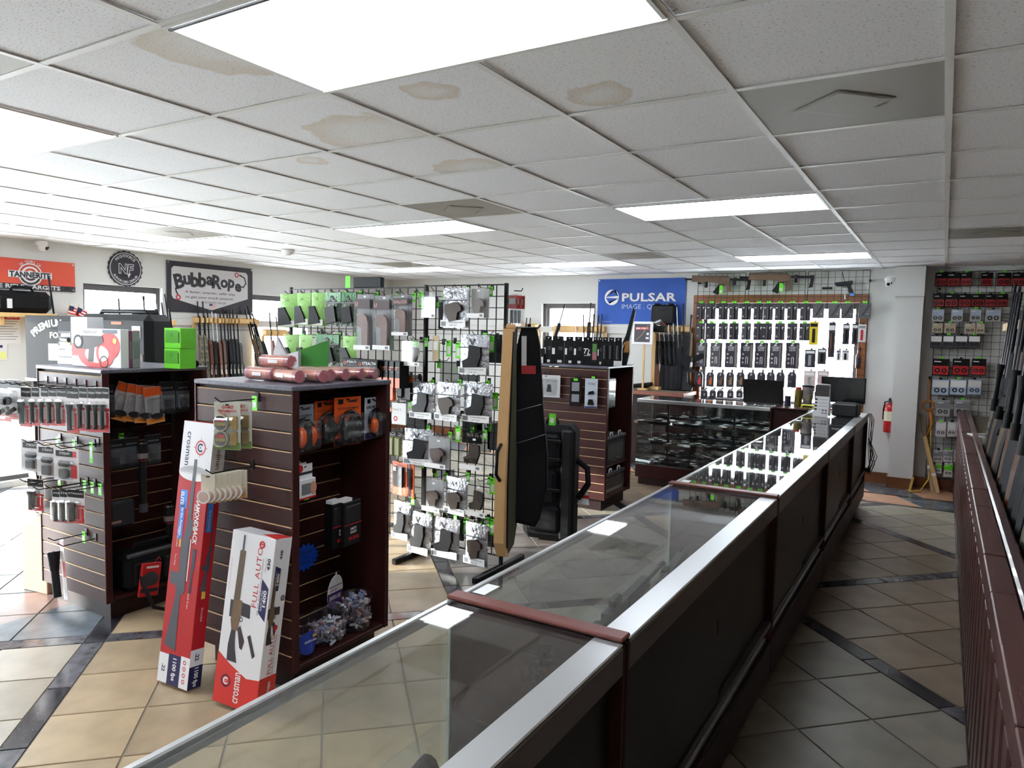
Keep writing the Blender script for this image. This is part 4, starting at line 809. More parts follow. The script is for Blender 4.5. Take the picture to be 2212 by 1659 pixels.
for k in range(2): p.put((-2.46-.02*k, 2.52-.055*k+.02, .83), PI/2+R(3), 'black box with red lettering and clear window, %s of the pair' % ['right', 'left'][k])
ghk(G_MID, 2.5, .835, .22, True, True)
# blue starburst sign
o = T('starburst_sign', 'blue paper starburst sign with handwriting on the middle stand', 'paper sign', (-2.688, 2.50, .49), (0, 0, PI/2)); n = 34
MB().prism([(math.cos(2*PI*i/n)*(.085 if i % 2 else .068)*1.15, math.sin(2*PI*i/n)*(.072 if i % 2 else .056)) for i in range(n)], -.002, 0, mat('blue_paper', (24, 86, 214), .6)).build('paper', o)
MB().text('ITEMS AT', 0, .025, -.0024, NAVY, w=.09, shear=.2).text('HALF', .0, .0, -.0024, NAVY, w=.04, shear=.2).text('PRICE', 0, -.025, -.0024, NAVY, w=.06, shear=.2).build('handwriting', o)
# tubs of ear plugs on the bottom shelf
PLUGM = [mat('plug_%d' % i, c, .4) for i, c in enumerate([(180, 184, 200), (150, 158, 190), (196, 150, 156), (214, 214, 220), (120, 128, 160)])]
def tub(label, x, y, r, h, fill, lab=None, rt=None, n=60, lean=False):
    o = T('ear_plug_tub', label, 'tub', (x, y, .135)); rt = rt or r*1.12
    if lean: prof = [(0, 0), (r*.8, .0), (r, h*.16), (r*1.02, h*.5), (r*.9, h*.72)]
    else: prof = [(0, 0), (r, 0), (r*1.02, h*.1), (rt, h), (rt*1.04, h), (rt*1.04, h*.97)]
    MB().lathe([(a, b+.001) for a, b in prof], CLEAR, 24).build('jar', o)
    if lean: MB().lathe([(r*.62, 0), (r*.60, .045), (r*.66, .05), (r*.66, .03)], CLEAR, 20, Matrix.Translation((.035, -.0, h*.62)) @ Matrix.Rotation(R(38), 4, 'Y')).build('jar_neck', o)
    q = random.Random(int(r*1e4)); b = MB()
    for i in range(n):
        a = q.uniform(0, 2*PI); rr = r*.86*math.sqrt(q.random()); z = .012+q.random()*h*fill; u = Vector((q.uniform(-1, 1), q.uniform(-1, 1), q.uniform(-.5, .5))).normalized()*.018
        c = Vector((rr*math.cos(a), rr*math.sin(a), z)); b.cyl(c-u, c+u, .007, PLUGM[i % 5], n=5, smooth=False)
    tag(b.build('ear_plugs', o), kind='stuff')
    if lab:
        V = []; k = 8
        for i in range(k+1):
            a = -PI*.35+PI*.7*i/k; s_ = math.sin(PI*i/k)
            for t in (-1, 1): V.append((r*1.12*math.cos(a), r*1.12*math.sin(a), h*.44+t*h*.34*(.35+.65*s_)))
        MB().add(V, [(2*i, 2*i+2, 2*i+3, 2*i+1) for i in range(k)], lab).build('label', o); M = Matrix.Translation((r*1.14, 0, 0)) @ Matrix.Rotation(PI/2, 4, 'Z')
        MB().text('EARPLUGS', 0, h*.5, -.002, WHITE, w=r*1.1, bold=.02, M=M).box((r*.2, -.0026, h*.58), (r*.55, -.002, h*.66), GOLD, M).build('lettering', o)
    return o
tub('clear bucket with a blue label at the near end of the bottom shelf', -2.475, 2.27, .062, .16, .35, mat('blue_label', (28, 62, 170), .45), n=40)
tub('round clear jar with a slanted mouth, half full of ear plugs', -2.48, 2.45, .09, .19, .42, None, n=110, lean=True)
o = tub('clear tub brim full of ear plugs behind the oval sign', -2.475, 2.64, .075, .165, .92, None, n=170)
OV = T('ear_plug_sign', 'oval white and purple ear plug sign above the tubs', 'sign', (-2.525, 2.545, .335), (R(4), 0, PI/2+R(6)))
MB().disc((0, 0), .058, -.003, 0, OFFW, 30, None, .088).build('board', OV); MB().prism([(.058*math.cos(a), .088*math.sin(a)) for a in [R(180+10*k) for k in range(0, 19)]], -.0036, -.003, mat('purple_print', (70, 36, 110), .5)).box((-.05, -.0036, .03), (.05, -.003, .034), NAVY).build('print', OV)
MB().text('EARPLUGS', 0, -.025, -.004, WHITE, w=.085, h=.022, bold=.03).text('33', -.03, .014, -.004, INK, h=.015).text('NRR', .0, .014, -.004, RED, h=.012).build('lettering', OV); MB().tube([(0, 0, .088), (0, -.002, .10)], .004, WHITE).build('pin', OV); MB().box((-.004, 0, -.20), (.004, .002, -.08), CLEAR).build('stem', OV)
# ---- rolls of orange film on the top
FILMM = mat('orange_film', (236, 140, 104), .28, noise=(30, .2), bump=(30, .5, .01)); PINKM = mat('pink_core', (206, 84, 96), .35); WRAP = glassy('shrink_wrap', (253, 250, 250), .5, .1, haze=.16)
rolls = [(-2.76, 2.30, .032, .16, 20, 1.418), (-2.74, 2.38, .032, .16, 18, 1.418), (-2.70, 2.34, .03, .16, 24, 1.478), (-2.60, 2.30, .03, .22, 10, 1.417), (-2.56, 2.40, .03, .22, 14, 1.417), (-2.60, 2.48, .03, .26, 8, 1.417), (-2.62, 2.56, .03, .28, 20, 1.417), (-2.58, 2.64, .03, .24, 26, 1.417), (-2.56, 2.71, .03, .24, 30, 1.417)]
for i, (x, y, r, L, a, z) in enumerate(rolls):
    o = T('target_roll', 'shrink wrapped orange and pink roll on the middle stand, %s from the left' % ORD[i], 'roll', (x, y, z), (0, 0, R(a-20)), 'orange rolls in shrink wrap')
    MB().cyl((-L/2, 0, 0), (L/2, 0, 0), r*.92, FILMM, n=14).cyl((-L/2-.002, 0, 0), (-L/2+.02, 0, 0), r*.94, PINKM, n=14).cyl((L/2-.02, 0, 0), (L/2+.002, 0, 0), r*.94, PINKM, n=14).build('roll', o)
    MB().cyl((-L/2-.012, 0, 0), (L/2+.012, 0, 0), r, WRAP, n=10).build('wrap', o); MB().box((-.03, -r-.001, -.008), (.03, -r, .008), WHITE).build('label', o)
o = T('plastic_bag', 'white plastic bag with red band standing on the middle stand', 'bag', (-2.955, 2.62, 1.386), (0, 0, R(18)))
MB().add([(-.07, 0, 0), (.07, 0, 0), (.075, -.01, .13), (.03, 0, .12), (.0, 0, .11), (-.05, -.005, .20), (-.075, 0, .12), (-.07, .03, 0), (.07, .03, 0), (.075, .02, .13), (.03, .02, .12), (0, .02, .11), (-.05, .015, .20), (-.075, .03, .12)], [(0, 1, 2, 3, 4, 5, 6), (7, 13, 12, 11, 10, 9, 8), (0, 6, 13, 7), (1, 8, 9, 2), (5, 12, 13, 6)], mat('white_poly', (232, 228, 234), .35, bump=(40, .5, .01))).build('bag', o); MB().box((-.068, -.004, .075), (.066, -.002, .10), RED).box((-.05, -.004, .02), (.06, -.0025, .07), OFFW).build('print', o)
o = T('green_card', 'plain green slanted card sheet behind the white plastic bag', 'sheet', (-2.86, 2.70, 1.386), (0, 0, R(30))); MB().prism([(-.08, 0), (.09, 0), (.10, .19), (-.10, .12), (-.075, .08)], -.002, .002, mat('green_sheet', (66, 150, 56), .5)).build('sheet', o); MB().box((-.08, -.01, 0), (.09, .012, .006), mat('green_sheet', (66, 150, 56), .5)).build('foot', o)
# ================================================================== LEFT STAND
def torch(dk=BLACK):
    def f(b, w, h, d, m):
        return b.cyl((-w*.1, -.02, -h*.52), (-w*.1, -.02, -h*.92), min(w*.18, .011), dk, n=10).cyl((-w*.1, -.02, -h*.38), (-w*.1, -.02, -h*.52), min(w*.27, .016), dk, r1=min(w*.18, .011), n=10)
    return f
def torch_print(b, w, h): return b.box((-w*.5, -.0036, -h*.52), (w*.5, -.0031, -h*.46), RED).box((w*.1, -.0036, -h*.95), (w*.45, -.0031, -h*.55), RED).text('STREAM', 0, -h*.12, -.0036, WHITE, w=w*.8)
FLASHC = mat('flashlight_card', (214, 208, 208), .4)
P_FL = blister('flashlight_pack', 'flashlight pack', 'flashlight', .06, .225, FLASHC, BLACK, torch(), None, .035, RED, torch_print, hh=.24)
P_HL = blister('headlamp_pack', 'headlamp pack', 'headlamp', .11, .225, FLASHC, DGREY, lambda b, w, h, d, m: b.rbox((-w*.4, -.06, -h*.62), (w*.05, -.01, -h*.42), BLACK, .012).tube([(-w*.3, -.02, -h*.7), (0, -.04, -h*.82), (w*.3, -.02, -h*.7)], .012, BLACK), None, .05, RED, None, hh=.2)
for (x, z, w_, h_), wd in zip([(-4.247, 1.312, 0.124, 0.234), (-4.125, 1.319, 0.11, 0.223)], ['leftmost', 'second']): P_HL.put((x-.25, 1.97, z), R(8), 'headlamp blister pack, %s in the top row of the left stand' % wd, w_, h_)
l_r1b=[(-4.231, 1.28, 0.098, 0.221), (-4.146, 1.285, 0.062, 0.214), (-4.074, 1.289, 0.058, 0.209), (-4.018, 1.293, 0.06, 0.208), (-3.949, 1.297, 0.077, 0.208), (-3.865, 1.302, 0.093, 0.242), (-3.789, 1.306, 0.06, 0.228), (-3.735, 1.309, 0.055, 0.233), (-3.691, 1.312, 0.05, 0.232), (-3.653, 1.314, 0.05, 0.23)]
for i, (x, z, w_, h_) in enumerate(l_r1b):
    P_FL.put((x-.09+.012*i, 2.0+.006*i, z), R(10), 'slim red and white flashlight pack, %s from the left in the top row' % ORD[i], w_, h_, group='slim flashlight packs')
for x in (-4.40, -4.30, -4.2, -4.1, -4.0, -3.9): ghk(G_LEFT, x, 1.30, .26, False)
P_LM = blister('weapon_light_pack', 'weapon light pack', 'light pack', .15, .165, mat('grey_white_card', (206, 200, 202), .4), None, lambda b, w, h, d, m: b.rbox((-w*.2, -.03, -h*.55), (w*.25, -.006, -h*.36), BLACK, .01).rbox((-w*.2, -.025, -h*.92), (w*.16, -.006, -h*.62), DGREY, .006), None, .035, None, lambda b, w, h: b.box((-w*.4, -.004, -h*.26), (w*.26, -.003, -h*.08), BLACK).box((w*.28, -.004, -h*.26), (w*.4, -.003, -h*.08), RED).box((w*.2, -.004, -h*.9), (w*.42, -.003, -h*.5), RED).text('STREAM', -w*.05, -h*.16, -.0045, WHITE, w=w*.4), hh=.3)
for (x, z), wd in zip([(-4.30, .985), (-4.13, .975), (-3.955, .975)], ['left', 'middle', 'right']): P_LM.put((x, 2.02, z), R(12), 'square weapon light pack, %s of three in the second row of the left stand' % wd, .18, .175, group='square weapon light packs'); ghk(G_LEFT, x+.03, .98, .2)
ghk(G_LEFT, -3.885, .99, .1, True, False, .10)
for (x, z), wd in zip([(-4.28, .77), (-4.02, .745), (-3.945, .755), (-3.87, .765)], ['alone at the left', 'left of three', 'middle of three', 'right of three']): P_FL.put((x, 2.02, z), R(16), 'wide flashlight pack in the third row of the left stand, %s' % wd, .115, .18, group='wide flashlight packs'); ghk(G_LEFT, x+.02, .765, .22)
ghk(G_LEFT, -4.16, .77, .24, False); ghk(G_LEFT, -4.08, .75, .24, False); ghk(G_LEFT, -3.93, .46, .2, False)
o = T('flashlight_pack', 'large black flashlight on a red card, lowest on the left stand', 'flashlight', (-4.03, 2.02, .47), (0, R(-14), R(-16))); MB().rbox((-.02, -.003, -.32), (.075, 0, 0), FLASHC, .002).box((.01, -.0036, -.2), (.07, -.003, -.12), RED).box((-.01, -.0036, -.05), (.07, -.003, -.01), RED).build('card', o); MB().cyl((-.02, -.035, -.06), (-.02, -.035, -.16), .032, BLACK, r1=.022, n=14).cyl((-.02, -.035, -.16), (-.0, -.035, -.30), .02, BLACK, n=14).build('torch_body', o); MB().cyl((-.02, -.035, -.06), (-.02, -.035, -.056), .028, STEEL, n=14).build('lens', o); ghk(G_LEFT, -4.02, .475, .2)
o = T('leaflet', 'bright white leaflet tucked at the left edge of the left stand', 'leaflet', (-4.43, 2.08, .78), (R(6), 0, R(-10))); MB().rbox((-.09, -.002, -.24), (.05, 0, 0), WHITE, .0005).build('sheet', o); MB().box((-.04, -.0026, -.10), (-.0, -.0022, -.04), INKG).build('print', o)
o = T('carton', 'plain tan cardboard carton on the floor left of the left stand', 'carton', (-4.66, 2.28, 0), (0, 0, R(8))); MB().rbox((-.12, -.1, 0), (.10, .12, .42), mat('cardboard', (206, 170, 140), .7), .004).build('box', o); MB().box((-.12, -.02, .4202), (.10, .02, .4206), mat('packing_tape', (190, 150, 100), .3)).build('tape', o)
# side recess of the left stand (faces +X)
XSL = -3.93
P_ORC = blister('orange_card_pack', 'orange card pack', 'card pack', .115, .215, mat('smoke_card', (190, 186, 188), .45), ORANGE, lambda b, w, h, d, m: b.disc((w*.05, -h*.80), w*.28, -.02, -.004, BLACK, 18, None, h*.08), None, .022, mat('orange_foot', (226, 140, 40), .45), None, hh=.24)
for i, (y, a) in enumerate(((2.35, 20), (2.40, 12), (2.44, 4), (2.47, -6))): P_ORC.put((XSL-.012*(3-i), y+.02, 1.30-.008*i), PI/2, 'white card with orange ends in a fanned bunch, %s from the left' % ORD[i], ry=R(a), group='fanned orange cards')
ghk(G_LEFT, 2.44, 1.30, .22, False, True); ghk(G_LEFT, 2.40, 1.30, .22, False, True)
P_DK = blister('dark_pack', 'dark pack', 'dark pack', .11, .19, mat('dim_card', (74, 78, 88), .4), BLACK, lambda b, w, h, d, m: b.rbox((-w*.2, -.02, -h*.8), (w*.2, -.004, -h*.55), DGREY, .01), None, .025, BLACK, lambda b, w, h: b.text('SURVEYOR', 0, -h*.2, -.0036, GREY, w=w*.7), hh=.3)
for (y, z, w_, h_), wd in zip([(2.585, 1.303, .10, .191), (2.685, 1.298, .09, .183), (2.24, 1.30, .06, .182), (2.27, .995, .10, .172), (2.36, .995, .09, .172), (2.49, .998, .10, .18)], ['top row, second from right', 'top row, right end', 'top row, left end behind the edge', 'second row, left end', 'second row, second from left', 'second row, right of the long tube']):
    P_DK.put((XSL, y, z), PI/2, 'dim grey blister pack inside the left stand, %s' % wd, w_, h_, group='dim grey packs'); ghk(G_LEFT, y, z+.003, .2, False, True)
ghk(G_LEFT, 2.385, .99, .2, True, True, .08)
def maglite(label, y, z, L):
    o = T('long_flashlight', label, 'flashlight', (XSL+.01, y, z)); MB().cyl((0, 0, 0), (0, 0, -.09), .030, BLACK, n=16).cyl((0, 0, -.09), (0, 0, -L+.05), .021, BLACK, n=14).cyl((0, 0, -L+.05), (0, 0, -L), .026, DGREY, n=14).build('tube_body', o); MB().cyl((0, 0, -.055), (0, 0, -.085), .0305, mat('band_label', (120, 112, 112), .5), n=16).cyl((0, 0, -.095), (0, 0, -.1), .0225, RED, n=14).build('label', o); MB().cyl((0, 0, 0), (0, 0, .006), .024, STEEL, n=14).build('lens', o)
maglite('long black metal flashlight hanging in the left stand', 2.42, .955, .40); maglite('shorter black metal flashlight low in the left stand', 2.58, .555, .30)
o = T('pistol_case', 'small dark plastic case low inside the left stand', 'case', (-3.98, 2.30, .49), (0, 0, PI/2)); MB().rbox((-.075, -.06, 0), (.075, 0, .155), mat('dark_case', (34, 37, 42), .45), .014).build('shell', o); MB().box((-.07, -.0605, .03), (-.01, -.06, .045), mat('case_label', (150, 120, 110), .5)).build('label', o); MB().rbox((-.07, -.0, .0), (.07, .06, .004), BLACKM, .001).build('wire_shelf', o)
o = T('range_bag', 'black range bag on the bottom shelf of the left stand', 'bag', (-3.96, 2.45, .135), (0, 0, PI/2)); MB().rbox((-.19, -.13, 0), (.19, .06, .21), BCAN, .03).build('bag_body', o); MB().rbox((-.15, -.145, .03), (.0, -.125, .16), BCAN2, .015).rbox((.03, -.145, .03), (.17, -.125, .16), BCAN2, .015).build('pocket', o); MB().tube([(-.12, -.06, .2), (-.1, -.07, .25), (.1, -.07, .25), (.12, -.06, .2)], .012, BCAN2).build('handle', o); MB().tube([(-.1, -.12, .12), (-.14, -.2, .06), (-.10, -.24, -.08), (.0, -.26, -.125), (.12, -.24, -.125)], .012, BLACK).build('shoulder_strap', o); MB().rbox((-.18, -.132, .19), (.18, -.10, .215), DGREY, .008).build('zip_flap', o)
o = T('ear_muff_box', 'red box with grey ear muffs clipped to the range bag', 'box', (-3.80, 2.385, .29), (0, R(8), PI/2+R(-6))); MB().rbox((-.055, -.02, -.19), (.055, 0, 0), RED, .003).build('carton', o); MB().disc((0, -.09), .045, -.024, -.02, DGREY, 18, None, .04).box((-.05, -.0206, -.165), (.05, -.02, -.145), INK).box((-.03, -.0206, -.03), (.04, -.02, -.018), WHITE).build('print', o); MB().tube([(.02, -.01, 0), (.04, -.01, .03), (.05, -.01, .01)], .003, RED).build('cord', o)
# ---- on top of the left stand
ZL = 1.393
o = T('flashlight_box', 'white and red spotlight box on top of the left stand', 'box', (-4.05, 2.245, ZL), (0, 0, R(6)))
MB().rbox((-.215, 0, 0), (.195, .05, .215), OFFW, .002).build('carton', o)
b = MB().disc((-.01, .07), .15, -.0016, -.0008, CORAL, 30, None, .075).disc((.10, .12), .09, -.0018, -.0008, CORAL, 24, None, .075).disc((.0, .075), .10, -.0022, -.001, OFFW, 24, None, .05); b.ring((.07, .08), .055, .075, -.0024, CORAL, 24).box((-.215, -.0018, .06), (-.13, -.001, .13), CORAL); b.disc((.15, .15), .016, -.0026, -.001, GOLD, 14).text('STREAMLIGHT', -.06, .195, -.0026, INK, w=.14, sp=1.1).box((.05, -.002, .19), (.17, -.001, .21), mat('corner_print', (90, 96, 110), .5)); b.build('print', o)
MB().disc((-.155, .14), .030, -.004, -.002, mat('lamp_face', (200, 205, 205), .2), 20, None, .036).ring((-.155, .14), .028, .040, -.0045, BLACK, 20).prism([(-.13, .175), (.05, .175), (.06, .14), (.02, .12), (-.02, .11), (-.03, .03), (-.075, .03), (-.065, .10), (-.13, .10)], -.0034, -.002, mat('lamp_print', (64, 52, 50), .5)).ring((.06, .03), .03, .036, -.003, BLACK, 16).build('lamp_picture', o)
for k, c in enumerate((mat('purple_edge', (120, 60, 90), .5), GREY)):
    q = T('flashlight_box', '%s behind the spotlight box' % ['thin purple edged carton', 'grey carton'][k], 'box', (-4.05, 2.245, ZL), (0, 0, R(6))); MB().rbox((-.20, .052+.02*k, 0), (.196, .070+.05*k, .208), c, .002).build('carton', q); MB().box((.1962, .056+.02*k, .05), (.1966, .066+.05*k, .15), INKG).build('print', q)
o = T('white_carton', 'low white carton with barcode left of the spotlight box', 'carton', (-4.36, 2.27, ZL), (0, 0, R(4))); MB().rbox((-.14, 0, 0), (.085, .12, .11), OFFW, .002).build('carton', o); MB().box((.0, -.001, .08), (.06, -.0002, .095), INK).box((-.12, -.001, .085), (-.06, -.0002, .09), INK).box((-.125, -.001, .055), (.06, -.0002, .057), INKG).box((-.12, -.001, .04), (.05, -.0002, .048), INKG).build('print', o)
o = T('white_carton', 'upright white carton standing on the low white carton', 'carton', (-4.33, 2.34, ZL+.11), (0, 0, R(4))); MB().rbox((-.10, -.03, 0), (.055, .07, .17), OFFW, .002).build('carton', o); MB().text('S/N 4518', -.035, .085, -.031, INKG, w=.09, rot=PI/2).text('MODEL', .0, .085, -.031, INKG, w=.05, rot=PI/2).build('print', o)
o = T('jerky_rack', 'stack of yellow, black and white packets at the back left of the left stand', 'packet stack', (-4.70+.09, 2.42, ZL), (0, 0, R(-12)))
q = random.Random(5)
for i in range(7):
    MB().rbox((-.11, -.05, i*.026), (.08, .06, i*.026+.022), [mat('packet_cream', (226, 220, 170), .4), BLACK, WHITE, mat('packet_brown', (120, 92, 60), .4)][i % 4], .006).build('packet', o, (q.uniform(-.008, .008), q.uniform(-.01, .01), 0), (0, 0, q.uniform(-.1, .1)))
for i in range(3): MB().rbox((.085, -.05+.03*i, .0), (.10, -.03+.03*i, .19), BLACK, .004).build('end_packet', o)
for k in range(2):
    o = T('green_carton', 'bright green carton, %s of two stacked on the left stand' % ['lower', 'upper'][k], 'carton', (-3.555+.003*k-.16, 2.52, ZL+k*.115), (0, 0, R(6+2*k))); MB().rbox((-.06, -.05, 0), (.065, .06, .113), mat('lime_carton', (110, 210, 50), .45), .002).build('carton', o)
    MB().box((-.05, -.0512, .03), (.05, -.0504, .1), mat('lime_print', (80, 160, 40), .5)).ring((.0, .075), .006, .008, -.0515, INK, 10).box((.05, -.0515, .03), (.056, -.0506, .09), INK).build('print', o)
o = T('black_tube', 'dark cylinder lying behind the green cartons', 'tube', (-3.82, 2.62, ZL+.022), (0, 0, R(4))); MB().cyl((-.11, 0, 0), (.10, 0, 0), .022, DGREY, n=14).build('tube_body', o); MB().cyl((.10, 0, 0), (.108, 0, 0), .019, BLACK, n=14).build('end_cap', o)
# ================================================================== WALL BANNERS AND SIGNS
def bow(w, h, m, amp=.006, n=10, t=.002):
    """cloth banner: a gently waved sheet with a real thickness"""
    V = []; F = []
    for s_ in (0, 1):
        for k in range(5):
            for i in range(n+1): V.append(((i/n-.5)*w, -amp*math.sin(i*1.3+k*.5)*(.5)+s_*t, (k/4-.5)*h))
    N = 5*(n+1)
    for s_ in (0, 1):
        for k in range(4):
            for i in range(n): a = s_*N+k*(n+1)+i; F.append((a, a+1, a+n+2, a+n+1))
    return MB().add(V, F, m, None, True)
BW = mat('banner_blue', (32, 84, 178), .6, noise=(2, .12)); BR = mat('banner_orange', (222, 86, 50), .55, noise=(2, .15), col2=(206, 70, 60)); BK = mat('banner_black', (40, 36, 44), .5); BG = mat('banner_grey', (212, 210, 214), .55)
def ring_eyes(o, w, h):
    for sx in (-1, 1):
        for sz in (-1, 1): MB().ring((sx*(w/2-.02), sz*(h/2-.02)), .005, .010, -.009, STEEL, 12).build('grommet', o)
o = T('banner', 'blue cloth banner with white lettering on the back wall', 'banner', (-3.53, YB-.012, 2.085)); w, h = 1.24, .61
bow(w, h, BW).build('cloth', o); ring_eyes(o, w, h)
MB().text('PULSAR', .12, .055, -.008, WHITE, w=.76, h=.115, bold=.03, sp=1.05).build('lettering', o); MB().text('IMAGE . QUALITY', .12, -.075, -.008, mat('pale_blue_ink', (190, 205, 232), .6), w=.76, h=.075).build('lettering', o); MB().text('www.pulsarnv.com', -.48, -.275, -.008, WHITE, w=.16).build('lettering', o)
MB().disc((-.41, .055), .105, -.0085, -.008, WHITE, 32).build('round_logo', o); MB().prism([(-.50, .062), (-.315, .075), (-.40, .155), (-.36, .155)], -.0092, -.0086, BW).prism([(-.50, .05), (-.315, .04), (-.46, -.01), (-.44, -.03)], -.0092, -.0086, BW).build('logo_blades', o)
o = T('banner', 'black and grey rope maker banner on the window wall', 'banner', (XL+.012, 5.775, 2.09), (R(0), 0, PI/2)); w, h = 1.22, .60
bow(w, h, BK, .003).build('cloth', o); ring_eyes(o, w, h)
pl = [(-.52, .24), (.50, .24), (.53, .21), (.53, -.10), (.0, -.26), (-.03, -.26), (-.53, -.14), (-.55, -.10), (-.55, .21)]; MB().prism(pl, -.0055, -.005, BG).build('grey_field', o)
name = 'BubbaRope'; b = MB()
for i, ch in enumerate(name):
    t = i/8; x = -.45+.83*t; z = .04+.06*math.cos((t-.40)*2.6)
    b.text(ch, x, z, -.0064, BK, h=[.18, .115, .18, .18, .115, .17, .11, .155, .11][i], bold=.04, rot=R([14, 8, 3, 0, -4, -4, -6, -6, 0][i]))
b.build('lettering', o); MB().text('A faster, smarter, safer way', -.02, -.055, -.006, INK, w=.72, h=.038, shear=.25, bold=.01).build('lettering', o); MB().text('to get your truck unstuck.', -.03, -.115, -.006, INK, w=.68, h=.038, shear=.25, bold=.01).build('lettering', o); MB().text('AUTHORIZED DEALER', .02, -.17, -.006, INK, w=.36, h=.024).build('lettering', o)
MB().tube([(.40, -.007, .06), (.46, -.007, .05), (.50, -.007, .10), (.48, -.007, .17), (.40, -.007, .205)], .008, BK).tube([(-.47, -.007, .0), (-.50, -.007, -.02), (-.49, -.007, -.06), (-.47, -.007, -.09)], .008, BK).build('rope_drawing', o)
MB().ring((.36, .20), .018, .032, -.0066, RED, 14).ring((-.465, -.125), .018, .034, -.0066, RED, 14).build('rope_eyes', o)
f = MB().box((-.045, -.006, -.24), (.045, -.0055, -.185), WHITE).box((-.045, -.0066, -.212), (.0, -.0061, -.185), NAVY)
for k in range(3): f.box((-.045 if k == 0 else .0, -.0065, -.235+.018*k), (.045, -.006, -.228+.018*k), RED)
f.build('flag_print', o)
o = T('banner', 'orange target maker banner cut off at the left edge', 'banner', (XL+.012, 3.50, 2.105), (0, 0, PI/2)); w, h = 1.26, .30
bow(w, h, BR, .003).build('cloth', o); ring_eyes(o, w, h)
b = MB().box((-w/2, -.0055, -.15), (w/2, -.005, -.095), BK); b.text('REACTIVE RIFLE TARGETS', .05, -.122, -.006, WHITE, w=.86, h=.042, bold=.03); b.build('lower_stripe', o)
b = MB(); cx = .20
b.ring((cx, .0), .10, .112, -.006, WHITE, 30).ring((cx, 0), .062, .08, -.006, WHITE, 26).ring((cx, 0), .02, .04, -.006, WHITE, 20).build('target_rings', o)
MB().ring((cx, 0), .082, .098, -.0062, BK, 30, None, R(200), R(340)).ring((cx, 0), .042, .058, -.0062, BK, 20, None, R(200), R(340)).build('target_shade', o)
MB().box((cx-.20, -.0064, -.035), (cx+.20, -.0061, .03), WHITE).build('name_strip', o); MB().text('TANNERITE', cx, -.003, -.0068, BK, w=.38, h=.058, bold=.045).build('lettering', o); MB().arctext('20 YEARS OF', cx, -.0, .128, PI/2, .026, -.0064, WHITE, .155).build('lettering', o)
o = T('round_sign', 'round black bottle cap sign with white letters on the window wall', 'sign', (XL+.005, 4.675, 2.245), (0, 0, PI/2)); n = 42
MB().prism([((.20 if i % 2 else .188)*math.cos(2*PI*i/n), (.20 if i % 2 else .188)*math.sin(2*PI*i/n)) for i in range(n)], -.012, 0, BK).build('cap', o); MB().ring((0, 0), .170, .178, -.0125, BG, 40).build('white_ring', o)
MB().arctext('NIGHTFORCE', 0, 0, .142, PI/2, .032, -.0126, BG, .175, .02).build('lettering', o); MB().arctext('AUTHORIZED DEALER', 0, 0, .145, -PI/2, .026, -.0126, BG, .13, .02, True).build('lettering', o)
MB().text('N', -.03, .0, -.0125, BG, h=.115, w=.10, bold=.06).text('F', .055, -.0, -.0125, BG, h=.115, w=.085, bold=.06, shear=.15).prism([(.02, -.05), (.06, -.05), (.03, -.10)], -.013, -.0125, BG).build('monogram', o)
MB().text('N', -.03, .0, -.0132, BK, h=.10, w=.085, bold=.01).text('F', .055, .0, -.0132, BK, h=.10, w=.07, bold=.01, shear=.15).build('monogram_fill', o)
o = T('notice', 'white notice with red heading at the left edge of the window wall', 'notice', (XL+.004, 3.48, 1.565), (0, 0, PI/2)); MB().rbox((-.12, -.003, -.145), (.12, 0, .135), WHITE, .0005).build('sheet', o); MB().box((-.115, -.0036, .09), (.115, -.003, .125), RED).text('Safety Act', .05, .107, -.004, WHITE, w=.10).build('heading', o)
b = MB()
for k in range(8): b.box((-.11, -.0036, .07-.025*k), (.10-.02*(k % 3), -.003, .075-.025*k), INKG)
b.build('text_lines', o)
o = T('notice', 'small yellow and blue sheet below the red headed notice', 'notice', (XL+.004, 3.42, 1.34), (0, 0, PI/2)); MB().rbox((-.1, -.003, -.08), (.06, 0, .08), WHITE, .0005).build('sheet', o); MB().box((-.09, -.0036, -.07), (.05, -.003, .0), mat('pale_yellow', (236, 236, 150), .6)).box((-.08, -.0036, .04), (.02, -.003, .065), BLUEINK).build('print', o)
# cameras
def dome(label, loc, rz):
    o = T('security_camera', label, 'security camera', loc, (0, 0, rz)); MB().lathe([(.055, 0), (.055, -.03), (.045, -.045), (0, -.05)], WHITEP, 18).build('mount', o); MB().sphere((0, -.015, -.06), .045, WHITEP, 16).build('housing', o); MB().cyl((0, -.05, -.07), (0, -.064, -.078), .016, BLACK, n=12).cyl((.028, -.045, -.06), (.032, -.055, -.064), .008, BLACK, n=8).build('lens', o)
dome('white dome security camera over the orange banner', (XL+.10, 3.77, CEIL), PI/2+.4); dome('white dome security camera beside the column head', (-.56, 9.05, 2.33), R(-10))
MB().box((-.03, -.01, 0), (.09, .10, .02), WHITEP).build('bracket', bpy.data.objects['security_camera.001'])
